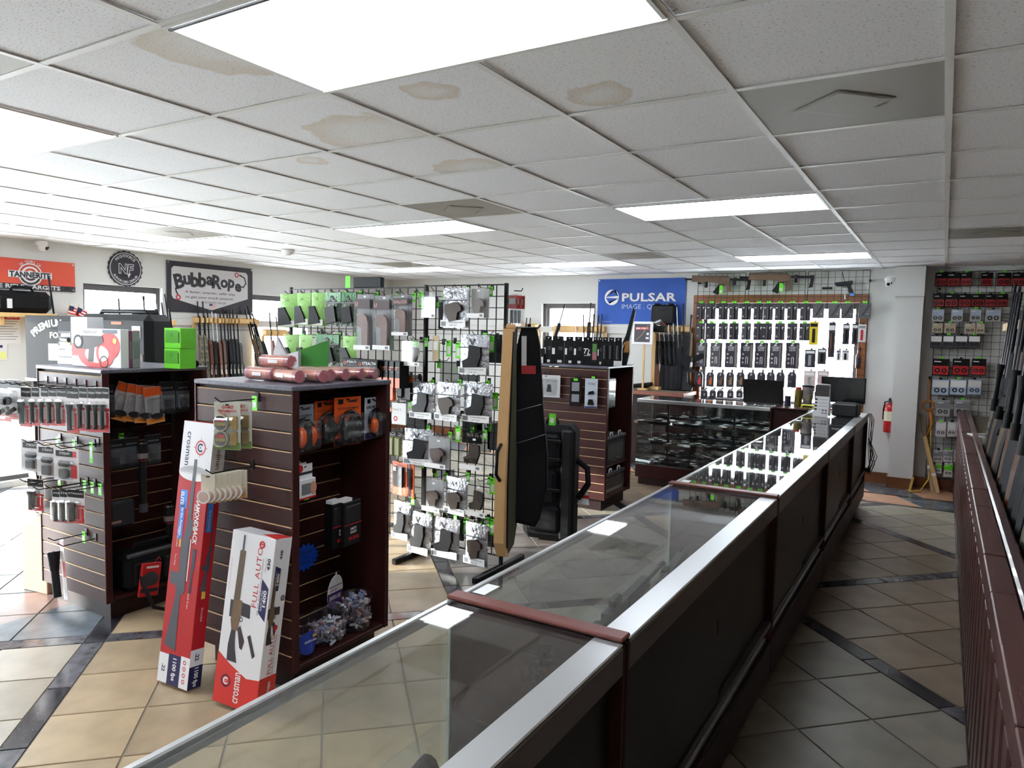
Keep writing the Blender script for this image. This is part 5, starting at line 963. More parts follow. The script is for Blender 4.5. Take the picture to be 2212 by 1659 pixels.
# fire extinguisher
o = T('fire_extinguisher', 'red fire extinguisher on the wall beside the column', 'fire extinguisher', (-.49, YB-.075, .60)); XR_ = mat('extinguisher_red', (190, 22, 30), .25, coat=.4)
MB().lathe([(0, 0), (.05, 0), (.056, .01), (.056, .27), (.045, .31), (.022, .33), (.02, .34)], XR_, 20).build('cylinder', o)
V = [(.0572*math.cos(a), .0572*math.sin(a), z) for a in [R(-170+160*i/8) for i in range(9)] for z in (.13, .24)]; MB().add(V, [(2*i, 2*i+2, 2*i+3, 2*i+1) for i in range(8)], mat('label_cream', (226, 220, 190), .5)).build('label', o)
MB().rbox((-.018, -.018, .335), (.018, .018, .37), STEEL, .004).build('valve', o); MB().rbox((-.012, -.085, .375), (.012, .03, .387), BLACK, .003).build('lever', o); MB().rbox((-.012, -.08, .35), (.012, .0, .36), BLACK, .003).build('carry_handle', o); MB().cyl((.02, 0, .35), (.034, 0, .35), .014, STEEL, n=12).build('gauge', o); MB().tube([(-.015, 0, .35), (-.05, -.01, .34), (-.062, -.01, .25), (-.06, -.01, .14)], .008, BLACK).build('hose', o); MB().box((-.02, .055, .15), (.02, .074, .33), BLACKM).build('wall_bracket', o)
# ================================================================== LONG GUNS
def long_gun(label, stock, barrel, L=1.1, kind='hunt', scope=False, hang=True, sling=False):
    o = T('ar_rifle' if kind == 'ar' else 'long_gun', label, 'rifle')
    if kind == 'ar':
        MB().prism([(-.03, 0), (.09, .0), (.10, .04), (.03, .10), (.02, .20), (-.02, .20), (-.03, .12)], -.018, .018, stock).build('stock', o); MB().cyl((-.002, 0, .18), (-.002, 0, .26), .016, BLUED, n=10).build('buffer_tube', o)
        MB().prism([(-.03, .24), (.035, .24), (.04, .30), (.045, .44), (-.03, .44)], -.017, .017, BLUED).build('receiver', o); MB().prism([(.035, .25), (.035, .29), (.13, .25), (.12, .21)], -.013, .013, stock).build('pistol_grip', o)
        MB().prism([(.04, .36), (.04, .43), (.14, .47), (.19, .49), (.20, .43), (.14, .40)], -.012, .012, BLACK).build('magazine', o); MB().rbox((-.026, -.022, .44), (.026, .022, .44+L*.28), stock, .008).build('handguard', o)
        MB().cyl((0, 0, .44+L*.27), (0, 0, L-.05), .009, barrel, n=8).cyl((0, 0, L-.05), (0, 0, L), .013, barrel, n=8).build('barrel', o); MB().rbox((-.062, -.014, .30), (-.03, .014, .38), BLACK, .006).build('sight', o)
    else:
        t = .019; g = L*.30
        MB().prism([(-.042, 0), (.085, 0), (.075, .08), (.04, g-.06), (.045, g), (.035, g+.05), (.036, g+.12), (.034, L*.62), (.022, L*.66), (-.012, L*.66), (-.014, g+.06), (-.012, g-.02), (-.03, g*.55)], -t, t, stock).build('stock', o)
        MB().rbox((-.028, -.016, g+.02), (.012, .016, g+.22), BLUED, .006).build('receiver', o); MB().cyl((-.010, 0, g+.18), (-.010, 0, L), .0105, barrel, r1=.0085, n=8).build('barrel', o)
        MB().tube([(.036, 0, g+.02), (.068, 0, g+.03), (.070, 0, g+.09), (.036, 0, g+.11)], .004, BLUED, 5).build('trigger_guard', o); MB().rbox((-.044, -.021, -.014), (.087, .021, .002), BLACK, .005).build('recoil_pad', o)
        if kind == 'pump': MB().cyl((.016, 0, g+.2), (.016, 0, L*.85), .011, barrel, n=8).build('magazine_tube', o)
        if scope: MB().cyl((-.065, 0, g+.0), (-.065, 0, g+.08), .021, BLACK, n=10).cyl((-.065, 0, g+.08), (-.065, 0, g+.2), .014, BLACK, n=10).cyl((-.065, 0, g+.2), (-.065, 0, g+.3), .014, BLACK, r1=.026, n=10).build('scope', o)
    if hang: MB().box((.05, -.03, .30), (.075, -.028, .36), WHITE).tube([(.06, -.02, .42), (.062, -.03, .36)], .002, WHITE, 4).build('hang_tag', o)
    return Proto(o)
CHAR = mat('charcoal_stock', (27, 27, 31), .5, spec=.3); GREYST = mat('grey_stock', (72, 70, 70), .5)
PG = {'wood': long_gun('rifle', WALNUT, BLUED, 1.10), 'woods': long_gun('rifle', WALNUT, STEEL, 1.06, scope=True), 'black': long_gun('rifle', CHAR, BLUED, 1.12), 'blacks': long_gun('rifle', CHAR, BLUED, 1.10, scope=True), 'camo': long_gun('shotgun', CAMO, BLUED, 1.20, 'pump'), 'steel': long_gun('rifle', CHAR, STEEL, 1.08, scope=True), 'grey': long_gun('rifle', GREYST, BLUED, 1.05), 'ar': long_gun('rifle', CHAR, BLUED, .98, 'ar'), 'tanpump': long_gun('rifle', mat('tan_stock', (92, 72, 52), .5), BLUED, 1.15, 'pump')}
DESC = {'wood': 'walnut stocked rifle', 'woods': 'walnut rifle with bright barrel', 'black': 'black stocked rifle', 'blacks': 'black rifle with scope', 'camo': 'camouflage shotgun', 'steel': 'black rifle with bright steel barrel', 'grey': 'grey stocked rifle', 'ar': 'black military style rifle', 'tanpump': 'tan stocked shotgun'}
def stand(kind, butt, top, label, roll=0, group=None):
    """stand a gun with its butt at `butt`, leaning so that its muzzle points at `top`; roll turns the belly about its axis"""
    a = Vector(butt); d = (Vector(top)-a).normalized(); q = d.to_track_quat('Z', 'X'); e = (q @ Euler((0, 0, roll)).to_quaternion()).to_euler()
    o = PG[kind].put((0, 0, 0), 0, label, group=group); o.location = a; o.rotation_euler = e; return o
def rack_board(name, label, loc, rz, W, zb, zt, notches, shelf=True, depth=.16):
    o = T(name, label, 'gun rack', loc, (0, 0, rz)); b = MB(); xs = [-W/2]+[q for n_ in notches for q in (n_-.014, n_+.014)]+[W/2]
    MB().rbox((-W/2, -.03, zt-.045), (W/2, 0, zt+.045), PINE, .003).build('back_board', o)
    for i in range(0, len(xs), 2): MB().rbox((xs[i], -depth*.55, zt-.03), (xs[i+1], -.03, zt+.03), PINE, .003).build('notch_block', o)
    if shelf: MB().rbox((-W/2, -.22, zb-.03), (W/2, 0, zb), WOODD, .004).build('butt_shelf', o)
    for s_ in (-1, 1): MB().rbox((s_*W/2-.02, -.03, (0 if shelf else zb)), (s_*W/2+.02, -.0, zt-.045), PINE, .003).build('upright', o)
    return o
# window wall, under the rope banner
kinds = ['camo', 'camo', 'wood', 'steel', 'woods', 'wood', 'black', 'blacks', 'black', 'black', 'grey']; ys = [5.53, 5.60, 5.66, 5.72, 5.78, 5.84, 5.885, 5.94, 5.98, 6.03, 6.09]
rack_board('gun_rack', 'pine rifle rack under the rope banner on the window wall', (XL+.03, 5.95, 0), PI/2, .92, .72, 1.70, [y-5.95 for y in ys])
for i, (k, y) in enumerate(zip(kinds, ys)): stand(k, (XL+.19, y-.012, .735), (XL+.085, y, 1.80), '%s, %s from the left under the rope banner' % (DESC[k], ORD[i]), R(RND.uniform(-25, 15)), 'guns under the rope banner')
stand('camo', (XL+.22, 6.52, .735), (XL+.09, 6.27, 1.85), 'camouflage shotgun leaning left at the right end of the rack', R(10)); stand('black', (XL+.24, 6.60, .735), (XL+.09, 6.33, 1.80), 'black rifle leaning left, last beside the window', R(10)); stand('tanpump', (XL+.22, 6.42, .735), (XL+.09, 6.22, 1.85), 'tan stocked shotgun leaning left beside the rope banner corner', R(0))
rack_board('gun_rack', 'short pine rifle rack in front of the right hand bright window', (XL+.03, 6.72, 0), PI/2, .40, .72, 1.56, [-.11, 0, .10])
stand('wood', (XL+.19, 6.61, .735), (XL+.085, 6.61, 1.8), 'walnut rifle, left of two against the bright window', R(0)); stand('grey', (XL+.19, 6.72, .735), (XL+.085, 6.72, 1.8), 'grey rifle, right of two against the bright window', R(0))
# left part of the window wall: shelf, rack, bag, flags
rack_board('gun_rack', 'pine rifle rack in front of the left hand bright window', (XL+.03, 4.85, 0), PI/2, .72, .72, 1.66, [-.31, -.02, .14, .25, .31])
for i, (k, y, y2) in enumerate((('black', 4.55, 4.55), ('ar', 4.83, 4.83), ('steel', 5.02, 4.98), ('wood', 5.12, 5.05), ('camo', 5.2, 5.10))): stand(k, (XL+.19, y, .98 if k == 'ar' else .80), (XL+.085, y2, 2.0), '%s before the left window, %s from the left' % (DESC[k], ORD[i]), 0, 'guns before the left window')
o = T('spotting_scope', 'black spotting scope lying on the pine rack by the window', 'scope', (XL+.10, 4.88, 1.765), (0, 0, R(70))); MB().cyl((-.11, 0, 0), (.06, 0, 0), .036, BLACK, n=16).cyl((.06, 0, 0), (.10, 0, 0), .046, BLACK, n=16).cyl((-.17, 0, .0), (-.11, 0, 0), .024, mat('scope_teal', (90, 120, 140), .3), n=14).build('tube_body', o); MB().cyl((.10, 0, 0), (.103, 0, 0), .04, STEEL, n=16).build('lens', o)
o = T('wall_shelf', 'pale pine wall shelf under the orange banner', 'shelf', (XL, 3.60, 0), (0, 0, PI/2)); MB().rbox((-.35, -.27, 1.68), (.22, 0, 1.72), PINE, .003).build('board', o)
for x in (-.25, .12): MB().rbox((x-.02, -.22, 1.60), (x+.02, 0, 1.68), PINE, .003).build('bracket', o)
o = T('gun_case', 'black fabric case with white tags on the pine wall shelf', 'case', (XL+.14, 3.58, 1.722), (0, 0, PI/2)); MB().rbox((-.30, -.11, 0), (.22, .11, .21), BCAN, .05).build('case_body', o); MB().tube([(-.12, 0, .2), (-.10, 0, .25), (.06, 0, .25), (.08, 0, .2)], .014, BCAN2).build('handle', o); MB().box((-.20, -.113, .04), (-.155, -.111, .13), WHITE).build('hang_tag', o); MB().rbox((-.10, -.09, .212), (.02, .02, .216), WHITE, .001).build('paper_label', o)
stand('black', (XL+.16, 3.935, .98), (XL+.07, 3.86, 2.05), 'black rifle standing alone right of the black case', R(20)); rack_board('gun_rest', 'small pine rest holding a single rifle', (XL+.0, 3.97, 0), PI/2, .20, .965, 1.62, [0.0])
for k in range(2):
    o = T('small_flag', 'small american flag on a stick, %s of two' % ['left', 'right'][k], 'flag', (XL+.12, 3.96+.05*k, 1.60), (R(0), R(14+10*k), PI/2)); MB().cyl((0, 0, 0), (0, 0, .25), .003, GOLD, n=6).build('stick', o); b = MB().box((0, -.001, .13), (.11, .001, .22), WHITE)
    for q in range(3): b.box((0, -.0016, .135+.03*q), (.11, .0016, .15+.03*q), RED)
    b.box((0, -.002, .175), (.05, .002, .22), NAVY).build('cloth', o)
# stock table with cartons behind the left stand
o = T('stock_table', 'dark table behind the left stand', 'table', (-5.75, 3.35, 0)); MB().rbox((-.95, -.25, 1.14), (.80, .25, 1.17), WOODD, .004).build('table_top', o)
for sx in (-.88, .73):
    for sy in (-.2, .2): MB().rbox((sx-.025, sy-.025, 0), (sx+.025, sy+.025, 1.14), WOODD, .004).build('leg', o)
o = T('power_station', 'black and orange rounded generator behind the white box', 'generator', (-5.42, 3.22, 1.172), (0, 0, R(12))); MB().rbox((-.36, -.12, 0), (.36, .14, .54), BLACK, .05).build('casing', o); MB().prism([(-.30, .10), (-.17, .10), (-.13, .50), (-.27, .50)], -.124, -.119, ORANGE).build('side_stripe', o); MB().box((.0, -.123, .46), (.10, -.12, .48), ORANGE).box((.20, -.123, .36), (.28, -.12, .45), WHITE).box((.21, -.1235, .37), (.27, -.1228, .42), ORANGE).box((.10, -.123, .27), (.22, -.12, .32), ORANGE).box((.12, -.123, .06), (.30, -.12, .24), mat('brown_panel', (70, 50, 38), .5)).build('front_print', o); MB().tube([(-.25, 0, .52), (-.22, 0, .56), (.22, 0, .56), (.25, 0, .52)], .018, BLACK).build('handle', o); MB().box((.14, -.128, .0), (.30, -.124, .10), WHITE).box((.18, -.1285, .03), (.26, -.128, .07), BLACK).build('photo_label', o)
o = T('display_carton', 'black display carton with white arched lettering', 'carton', (-6.30, 3.20, 1.172), (0, 0, R(20))); MB().rbox((-.30, -.05, 0), (.30, .05, .52), BLACK, .003).build('carton', o); MB().arctext('PREMIUM AMMO', 0, .14, .32, PI/2, .06, -.0512, WHITE, .135, .03).text('FOR', .0, .36, -.0512, WHITE, h=.05, bold=.03).box((-.08, -.0516, .15), (.14, -.0506, .29), GREY).build('print', o)
o = T('slatted_carton', 'dark ribbed box right of the black carton', 'box', (-5.97, 3.1, 1.172), (0, 0, R(15))); MB().rbox((-.06, -.06, 0), (.13, .06, .48), BLACK, .004).build('carton', o)
for k in range(9): MB().box((-.05, -.064, .06+.04*k), (.12, -.06, .078+.04*k), DGREY).build('rib', o)
# back wall racks
rack_board('gun_rack', 'pine rifle rack left of the back window', (-5.35, YB-.03, 0), 0, .55, .72, 1.72, [-.15, -.10, -.03, .05, .12, .18])
for i, (x, k) in enumerate(zip((-5.5, -5.45, -5.38, -5.30, -5.23, -5.17), ('wood', 'black', 'black', 'woods', 'black', 'black'))): stand(k, (x, YB-.19, .735), (x, YB-.085, 1.8), '%s left of the back window, %s from the left' % (DESC[k], ORD[i]), R(90+RND.uniform(-20, 20)), 'guns left of the back window')
rack_board('gun_rack', 'pine rifle rack under the back window', (-4.40, YB-.03, 0), 0, .80, .72, 1.70, [-.29, .0, .12, .17, .24, .31, .36])
for i, (xb, xt, zt, k) in enumerate(((-4.85, -4.62, 2.05, 'ar'), (-4.30, -4.45, 1.98, 'steel'), (-4.20, -4.33, 2.05, 'black'), (-4.22, -4.23, 1.9, 'ar'), (-4.15, -4.16, 1.9, 'black'), (-4.09, -4.09, 1.92, 'blacks'), (-4.03, -4.04, 1.95, 'black'))):
    stand(k, (xb, YB-.19, 1.09 if k == 'ar' else .80), (xt, YB-.085, zt), '%s under the back window, %s from the left' % (DESC[k], ORD[i]), R(90+RND.uniform(-20, 20)), 'guns under the back window')
rack_board('gun_rack', 'pine rifle rack below the blue banner corner', (-3.06, YB-.03, 0), 0, .50, .945, 1.72, [-.18, -.12, -.07, -.01, .05, .12], False)
for i, (xb, xt, zt, k) in enumerate(((-3.20, -3.26, 1.9, 'wood'), (-3.10, -3.22, 1.9, 'steel'), (-3.03, -3.16, 1.9, 'steel'), (-2.97, -3.10, 1.9, 'steel'), (-2.91, -3.04, 1.95, 'steel'), (-2.85, -2.98, 1.9, 'steel'), (-2.80, -2.90, 1.9, 'black'))):
    stand(k, (xb, YB-.24, .95), (xt, YB-.085, zt), '%s left of the oak window, %s from the left' % (DESC[k], ORD[i]), R(90+RND.uniform(-25, 10)), 'guns left of the oak framed window')
stand('ar', (-2.79, YB-.30, .95), (-2.80, YB-.09, 1.9), 'black military style rifle at the right end of the same rack', R(95))
# pistol case, revolver, framed notice and clutter on the low gun counter
o = T('pistol_case', 'black plastic pistol case propped above the gun rack', 'case', (-3.17, YB-.10, 1.775), (R(-4), 0, 0)); MB().rbox((-.16, -.04, 0), (.15, .04, .26), BLACK, .02).build('shell', o); MB().rbox((-.12, -.03, .26), (-.06, .03, .28), BLACK, .005).build('hinge', o); MB().rbox((.06, -.03, .26), (.12, .03, .28), BLACK, .005).build('hinge', o); MB().tube([(-.05, -.04, .2), (-.04, -.06, .2), (.04, -.06, .2), (.05, -.04, .2)], .007, DGREY).build('handle', o)
def revolver(label, loc, rot):
    o = T('revolver', label, 'handgun', loc, rot); MB().cyl((-.17, 0, .02), (-.02, 0, .02), .009, STEEL, n=10).rbox((-.17, -.006, .026), (-.03, .006, .034), STEEL, .002).build('barrel', o); MB().cyl((-.02, 0, .012), (.03, 0, .012), .019, STEEL, n=12).build('drum', o); MB().prism([(-.03, .035), (.05, .035), (.06, .01), (.03, -.012), (-.03, -.01)], -.007, .007, STEEL).build('frame', o); MB().prism([(.035, .01), (.06, .015), (.10, -.08), (.065, -.09)], -.012, .012, WALNUT).build('grip', o); MB().tube([(-.01, 0, -.01), (.0, 0, -.035), (.03, 0, -.035), (.04, 0, -.01)], .003, STEEL, 5).build('trigger_guard', o)
revolver('bright steel revolver resting on the display block', (-3.16, 8.87, 1.79), (0, R(-22), R(8)))
o = T('display_block', 'black display block holding the steel revolver', 'display block', (-3.20, 8.86, .9365)); MB().rbox((-.14, -.06, .74), (.15, .06, .82), BLACK, .01).build('cradle', o); MB().box((-.01, .0, .82), (.01, .02, .845), BLACK).build('prong', o); MB().box((.0, -.0, .04), (.02, .02, .74), PINE).build('post', o); MB().rbox((-.1, -.06, 0), (.1, .06, .04), PINE, .004).build('foot', o)
o = T('framed_notice', 'white framed gun check notice on a pine post', 'framed sign', (-3.285, 8.70, .9365), (R(0), 0, 0)); MB().rbox((-.15, -.02, .58), (.13, 0, .87), WHITE, .004).build('frame', o); MB().box((-.115, -.021, .61), (.095, -.0202, .84), mat('dark_photo', (58, 54, 66), .4)).build('picture', o); MB().box((-.10, -.0216, .765), (.085, -.0211, .80), RED).text('$200 CHECK', -.01, .783, -.0222, WHITE, w=.16, bold=.03).tube([(-.09, -.0216, .63), (-.01, -.0216, .70), (.07, -.0216, .82)], .006, mat('rifle_photo', (176, 150, 120), .5), 5).box((.05, -.0216, .70), (.08, -.0211, .73), WHITE).box((.04, -.0216, .65), (.08, -.0211, .675), WHITE).build('print', o); MB().box((-.0, .0, .02), (.022, .015, .6), PINE).build('post', o); MB().rbox((-.05, -.03, 0), (.07, .05, .02), PINE, .003).build('foot', o)
o = T('pistol_rug', 'flat black pistol case lying on the low gun counter', 'case', (-3.32, 8.76, .9365), (0, R(-8), R(10))); MB().rbox((-.11, -.04, .03), (.16, .05, .08), BLACK, .014).build('case_body', o); MB().rbox((-.05, -.045, .0), (.02, .05, .03), DGREY, .004).build('support', o)
o = T('plastic_sleeve', 'pale plastic sleeve on the left end of the low gun counter', 'sleeve', (-3.60, 8.70, .9365), (0, 0, R(10))); MB().add([(-.05, 0, 0), (.06, 0, 0), (.04, .02, .15), (-.05, .02, .16), (-.05, .03, 0), (.06, .03, 0), (.04, .03, .15), (-.05, .03, .16)], [(0, 1, 2, 3), (7, 6, 5, 4), (0, 3, 7, 4), (1, 5, 6, 2), (2, 6, 7, 3)], mat('pale_poly', (206, 220, 212), .4)).build('sleeve', o); MB().box((-.03, -.002, .03), (.03, -.001, .06), INKG).build('print', o)
# right hand rack
rack_board('gun_rack', 'pine rifle rack along the right hand counter', (.495, 4.95, 0), -PI/2, 4.2, .86, 1.76, [i*.225-1.8 for i in range(17)], False, .18)
rk = ['camo', 'black', 'tanpump', 'blacks', 'ar', 'tanpump', 'black', 'wood', 'blacks', 'black', 'woods', 'black', 'black', 'blacks', 'camo', 'black']
yb = 8.2
for i, k in enumerate(rk):
    y = 6.2-.21*i
    stand(k, (.318, y-.05, .866), (.395, y+.02, 1.80), '%s, right hand rack, %s from the far end' % (DESC[k], ORD[i]), R(180+RND.uniform(-20, 20)), 'guns in the right hand rack')
o = T('plastic_bin', 'blue plastic bin between the guns on the right', 'bin', (.42, 3.75, .852)); MB().lathe([(0, 0), (.075, 0), (.09, .18)], mat('blue_bin', (30, 70, 170), .4), 4, Matrix.Rotation(PI/4, 4, 'Z')).build('bin_body', o); MB().rbox((-.075, -.075, .175), (.075, .075, .19), OFFW, .004).build('white_rim', o)
o = T('paper_stack', 'white papers lying at the far end of the right hand counter', 'papers', (.30, 6.7, .852), (0, 0, R(20))); MB().rbox((-.07, -.12, 0), (.07, .12, .06), WHITE, .002).build('stack', o); MB().box((-.05, -.08, .0601), (.05, .08, .0604), INKG).build('print', o)
# cords
o = T('extension_cord', 'orange extension cord looped on the wall right of the column', 'cord', (-.12, YB-.05, 0)); OC = mat('orange_cord', (214, 130, 40), .45)
pts = [(0, 0, 1.22), (.0, -.01, 1.0)]+[(.055*math.cos(k*.9), -.02-.002*k, .93+.06*math.sin(k*.9)) for k in range(14)]; MB().tube(pts, .008, OC).build('coil', o); MB().tube([(.02, -.02, .90), (.04, -.02, .72), (.01, -.03, .60), (.05, -.03, .74), (.03, -.02, .88)], .012, OC).build('hanging_loop', o); MB().tube([(.03, -.02, .8), (.06, -.04, .4), (.05, -.10, .12), (-.02, -.25, .012), (-.12, -.35, .01)], .007, mat('yellow_cord', (226, 190, 60), .45)).build('loose_end', o); MB().box((-.01, .02, 1.2), (.01, .05, 1.25), BLACKM).build('wall_hook', o)
for i, (x0, x1, h, m) in enumerate(((-.16, -.02, .80, PINE), (-.19, .0, .86, mat('grey_wood', (150, 138, 120), .6)), (-.14, .03, .62, PINE))):
    o = T('wood_strip', 'pine strip leaning in the corner behind the column, %s' % ['left', 'middle', 'right'][i], 'wood strip', (x1, YB-.16-.03*i, 0.0), (R(-9), math.atan2(x0-x1, h), 0)); MB().rbox((-.02, -.008, 0), (.02, .008, h), m, .002).build('strip', o); MB().box((-.021, -.009, h*.3), (.021, -.0082, h*.34), WHITE).build('sticker', o)
o = T('hand_broom', 'short yellow stick standing by the column foot', 'stick', (-.24, 8.86, 0), (R(6), R(10), 0)); MB().rbox((-.012, -.006, 0), (.012, .006, .17), mat('yellow_wood', (226, 196, 110), .5), .002).build('stick', o); MB().rbox((-.013, -.007, 0), (.013, .007, .02), PINE, .002).build('tip', o)
o = T('cable_bundle', 'black cables hanging off the far end of the long counter', 'cables', (-.585, 7.80, .92))
q = random.Random(3)
for k in range(4): MB().tube([(-.02+.01*k, -.02, .0), (.0+.012*k, .02, -.06), (.01*k+q.uniform(-.02, .03), .03, -.30), (q.uniform(-.04, .06), .03, -.50), (q.uniform(-.02, .08), .02, -.60), (.02+.02*k, .02, -.42), (.0, .015, -.25)], .0035, BLACK, 5).build('cable', o)
MB().rbox((-.03, .01, -.58), (.03, .03, -.54), BLACK, .004).build('plug', o)
# ================================================================== GOODS IN FRONT OF THE OAK FRAMED WINDOW
WG = T('wire_grid', 'black wire grid panels hung across the oak framed window', 'display grid', (-1.75, YB-.085, 0))
for a, b in ((-2.73, -2.14), (-2.10, -1.45), (-1.42, -.765)): wires(a+1.75, b+1.75, .86, 2.425, .076, .002).build('wire_panel', WG)
for x in (-2.73, -.765):
    for z in (2.3, 1.0): MB().rbox((x+1.75-.01, .0, z), (x+1.75+.01, .085, z+.02), BLACKM, .002).build('standoff', WG)
YP = 9.045
def whook(x, z, par=WG, x0=-1.75): MB().tube([(0, 0, 0), (0, -.085, 0), (0, -.095, .012)], .0025, HOOKM, 4).rbox((-.012, -.006, -.03), (.012, .004, .014), BLACK, .002).build('peg_hook', par, (x-x0, 0, z))
def tpack(name, label, cat, w, h, body, items, tagc=True, d=.022):
    o = T(name, label, cat); MB().rbox((-w/2, -d, -h), (w/2, 0, -.012), body, .003).build('card', o); items(o, w, h, d)
    if tagc: MB().box((-.024, -d*.8, -.014), (.024, -.002, .012), GREENTAG).build('price_tag', o)
    return Proto(o, w, h)
CARDK = mat('charcoal_card', (44, 42, 52), .4)
def choke(o, w, h, d):
    MB().cyl((.004, -d-.004, -h*.22), (.004, -d-.004, -h*.95), .013, mat('smoked_tube', (70, 66, 62), .3, metal=.4), n=8).build('goods', o); MB().ring((.004, -h*.18), .018, .028, -d-.002, DGREY, 12, None, 0, PI).build('arch_print', o)
    MB().box((-w*.42, -d-.001, -h*.34), (-w*.20, -d-.0004, -h*.29), WHITE).box((w*.22, -d-.001, -h*.40), (w*.30, -d-.0004, -h*.28), WHITE).box((w*.18, -d-.001, -h*.30), (w*.42, -d-.0004, -h*.27), WHITE).ring((-w*.33, -h*.80), .006, .012, -d-.001, mat('pale_pink', (190, 170, 180), .5), 12).build('print', o)
P_CH = tpack('choke_tube_pack', 'choke tube pack', 'choke tube pack', .115, .215, CARDK, choke)
b1=[(-2.658, 2.064), (-2.529, 2.064), (-2.379, 2.064), (-2.249, 2.063), (-2.098, 2.063), (-1.955, 2.063), (-1.839, 2.062), (-1.706, 2.062), (-1.567, 2.062), (-1.423, 2.061)]
b2=[(-2.648, 1.814), (-2.519, 1.815), (-2.369, 1.817), (-2.238, 1.819), (-2.087, 1.82), (-1.945, 1.822), (-1.844, 1.823), (-1.695, 1.825), (-1.556, 1.826), (-1.42, 1.828)]
for r, row in enumerate((b1, b2)):
    for i, (x, z) in enumerate(row): P_CH.put((x, YP, z), R(RND.uniform(-6, 6)), 'black choke tube pack, %s from the left in the %s window row' % (ORD[i], ['top', 'second'][r]), .112, .215, group='choke tube packs in the window'); whook(x, z)
def pouchk(o, w, h, d): MB().prism([(-w*.3, -h*.9), (-w*.1, -h*.85), (w*.45, -h*.2), (w*.3, -h*.12)], -d-.002, -d+.001, mat('pouch_fold', (30, 30, 33), .4)).build('fold', o); MB().disc((w*.28, -h*.72), .009, -d-.0015, -d, GREY, 10).build('print', o)
P_PO = tpack('cloth_pouch', 'grey pouch', 'pouch', .125, .185, mat('pouch_grey', (78, 78, 82), .35, bump=(40, .5, .01)), pouchk)
for i, (x, z) in enumerate(((-1.279, 2.061), (-1.108, 2.06), (-.972, 2.06), (-.793, 2.06))): P_PO.put((x, YP, z), R(RND.uniform(-6, 6)), 'grey folded pouch, %s from the left in the top window row' % ORD[i], group='grey folded pouches'); whook(x, z)
def kit(o, w, h, d):
    MB().text('Z', -w*.02, -h*.10, -d-.001, WHITE, h=.04, bold=.04, shear=.3).text('EXTENDED', -w*.02, -h*.21, -d-.001, WHITE, w=w*.56, bold=.02).text('HUNTER', -w*.02, -h*.27, -d-.001, WHITE, w=w*.46, bold=.02).text('FLEX KIT', -w*.02, -h*.33, -d-.001, WHITE, w=w*.46, bold=.02).build('lettering', o)
    b = MB()
    for k in range(3): b.disc((-w*.28, -h*(.48+.16*k)), .012, -d-.001, -d, mat('badge_pink', (190, 165, 160), .5), 12)
    b.build('badges', o); MB().ring((w*.02, -h*.62), .008, .014, -d-.001, WHITE, 10, None, 0, PI).box((w*.02-.014, -d-.001, -h*.85), (w*.02-.008, -d, -h*.62), WHITE).box((w*.02+.008, -d-.001, -h*.85), (w*.02+.014, -d, -h*.62), WHITE).build('wrench_print', o); MB().cyl((w*.36, -d-.004, -h*.12), (w*.36, -d-.004, -h*.96), .010, mat('kit_tube', (110, 100, 96), .3, metal=.4), n=8).build('goods', o)
P_KT = tpack('choke_kit_pack', 'choke kit pack', 'choke kit', .15, .32, CARDK, kit)
for i, (x, z) in enumerate(((-2.63, 1.569), (-2.443, 1.573), (-2.257, 1.578), (-2.072, 1.583), (-1.899, 1.587), (-1.727, 1.592), (-1.541, 1.596))): P_KT.put((x, YP, z), R(RND.uniform(-8, 8)), 'large black choke kit pack, %s from the left in the window' % ORD[i], group='large choke kit packs'); whook(x, z)
# single packs at the right
def one(name, label, cat, x, z, w, h, body, stripe=None, goods=None, shape='card'):
    o = T(name, label, cat, (x, YP, z)); d = .02
    if shape == 'bottle':
        MB().lathe([(0, -h), (w/2, -h), (w/2, -h*.35), (w*.2, -h*.22), (w*.2, -h*.06), (0, -h*.06)], body, 14, Matrix.Translation((0, -.03, 0))).build('bottle', o); MB().lathe([(w*.51, -h*.8), (w*.51, -h*.45)], stripe or RED, 14, Matrix.Translation((0, -.03, 0))).build('label', o)
    else: MB().rbox((-w/2, -d, -h), (w/2, 0, 0), body, .003).build('card', o); MB().box((-w*.4, -d-.001, -h*.22), (w*.4, -d, -h*.08), stripe or WHITE).build('label', o)
    if goods: MB().rbox((-w*.16, -d-.012, -h*.9), (w*.16, -d, -h*.3), goods, .005).build('goods', o)
    whook(x, z)
YEL = mat('yellow_card', (226, 200, 34), .4)
one('brush_pack', 'yellow brush pack in the second window row', 'brush pack', -1.317, 1.835, .096, .27, YEL, BLACK, BLACK); one('rod_pack', 'long thin brown rod pack in the window', 'rod pack', -1.12, 1.826, .069, .40, CARDK, WHITE, WALNUT); one('tube_pack', 'narrow dark tube pack right of the long rod pack', 'tube pack', -.972, 1.817, .068, .238, CARDK, WHITE, BLACK); one('tube_pack', 'narrow dark tube pack beside the red one', 'tube pack', -.879, 1.819, .062, .237, CARDK, WHITE, BLACK); one('red_pack', 'red tube pack at the right edge of the window', 'tube pack', -.808, 1.809, .081, .2, WHITE, GREY, RED)
one('patch_pack', 'grey patch pack left of the brush packs in the third row', 'patch pack', -1.343, 1.509, .117, .21, CARDK, WHITE, GREY); one('strap_pack', 'dark strap pack in the third window row', 'strap pack', -1.215, 1.524, .09, .183, DGREY, WHITE, BLACK); one('small_pack', 'small purple headed pack in the third window row', 'small pack', -1.038, 1.513, .049, .123, WHITE, mat('purple_head', (90, 70, 110), .5), DGREY); one('small_pack', 'small white pack in the third window row', 'small pack', -.967, 1.515, .073, .122, WHITE, GREY, BLACK); one('tall_bottle', 'brown capped tall bottle at the right of the window', 'bottle', -.829, 1.535, .057, .221, mat('brown_bottle', (96, 62, 46), .4), CARDK, None, 'bottle')
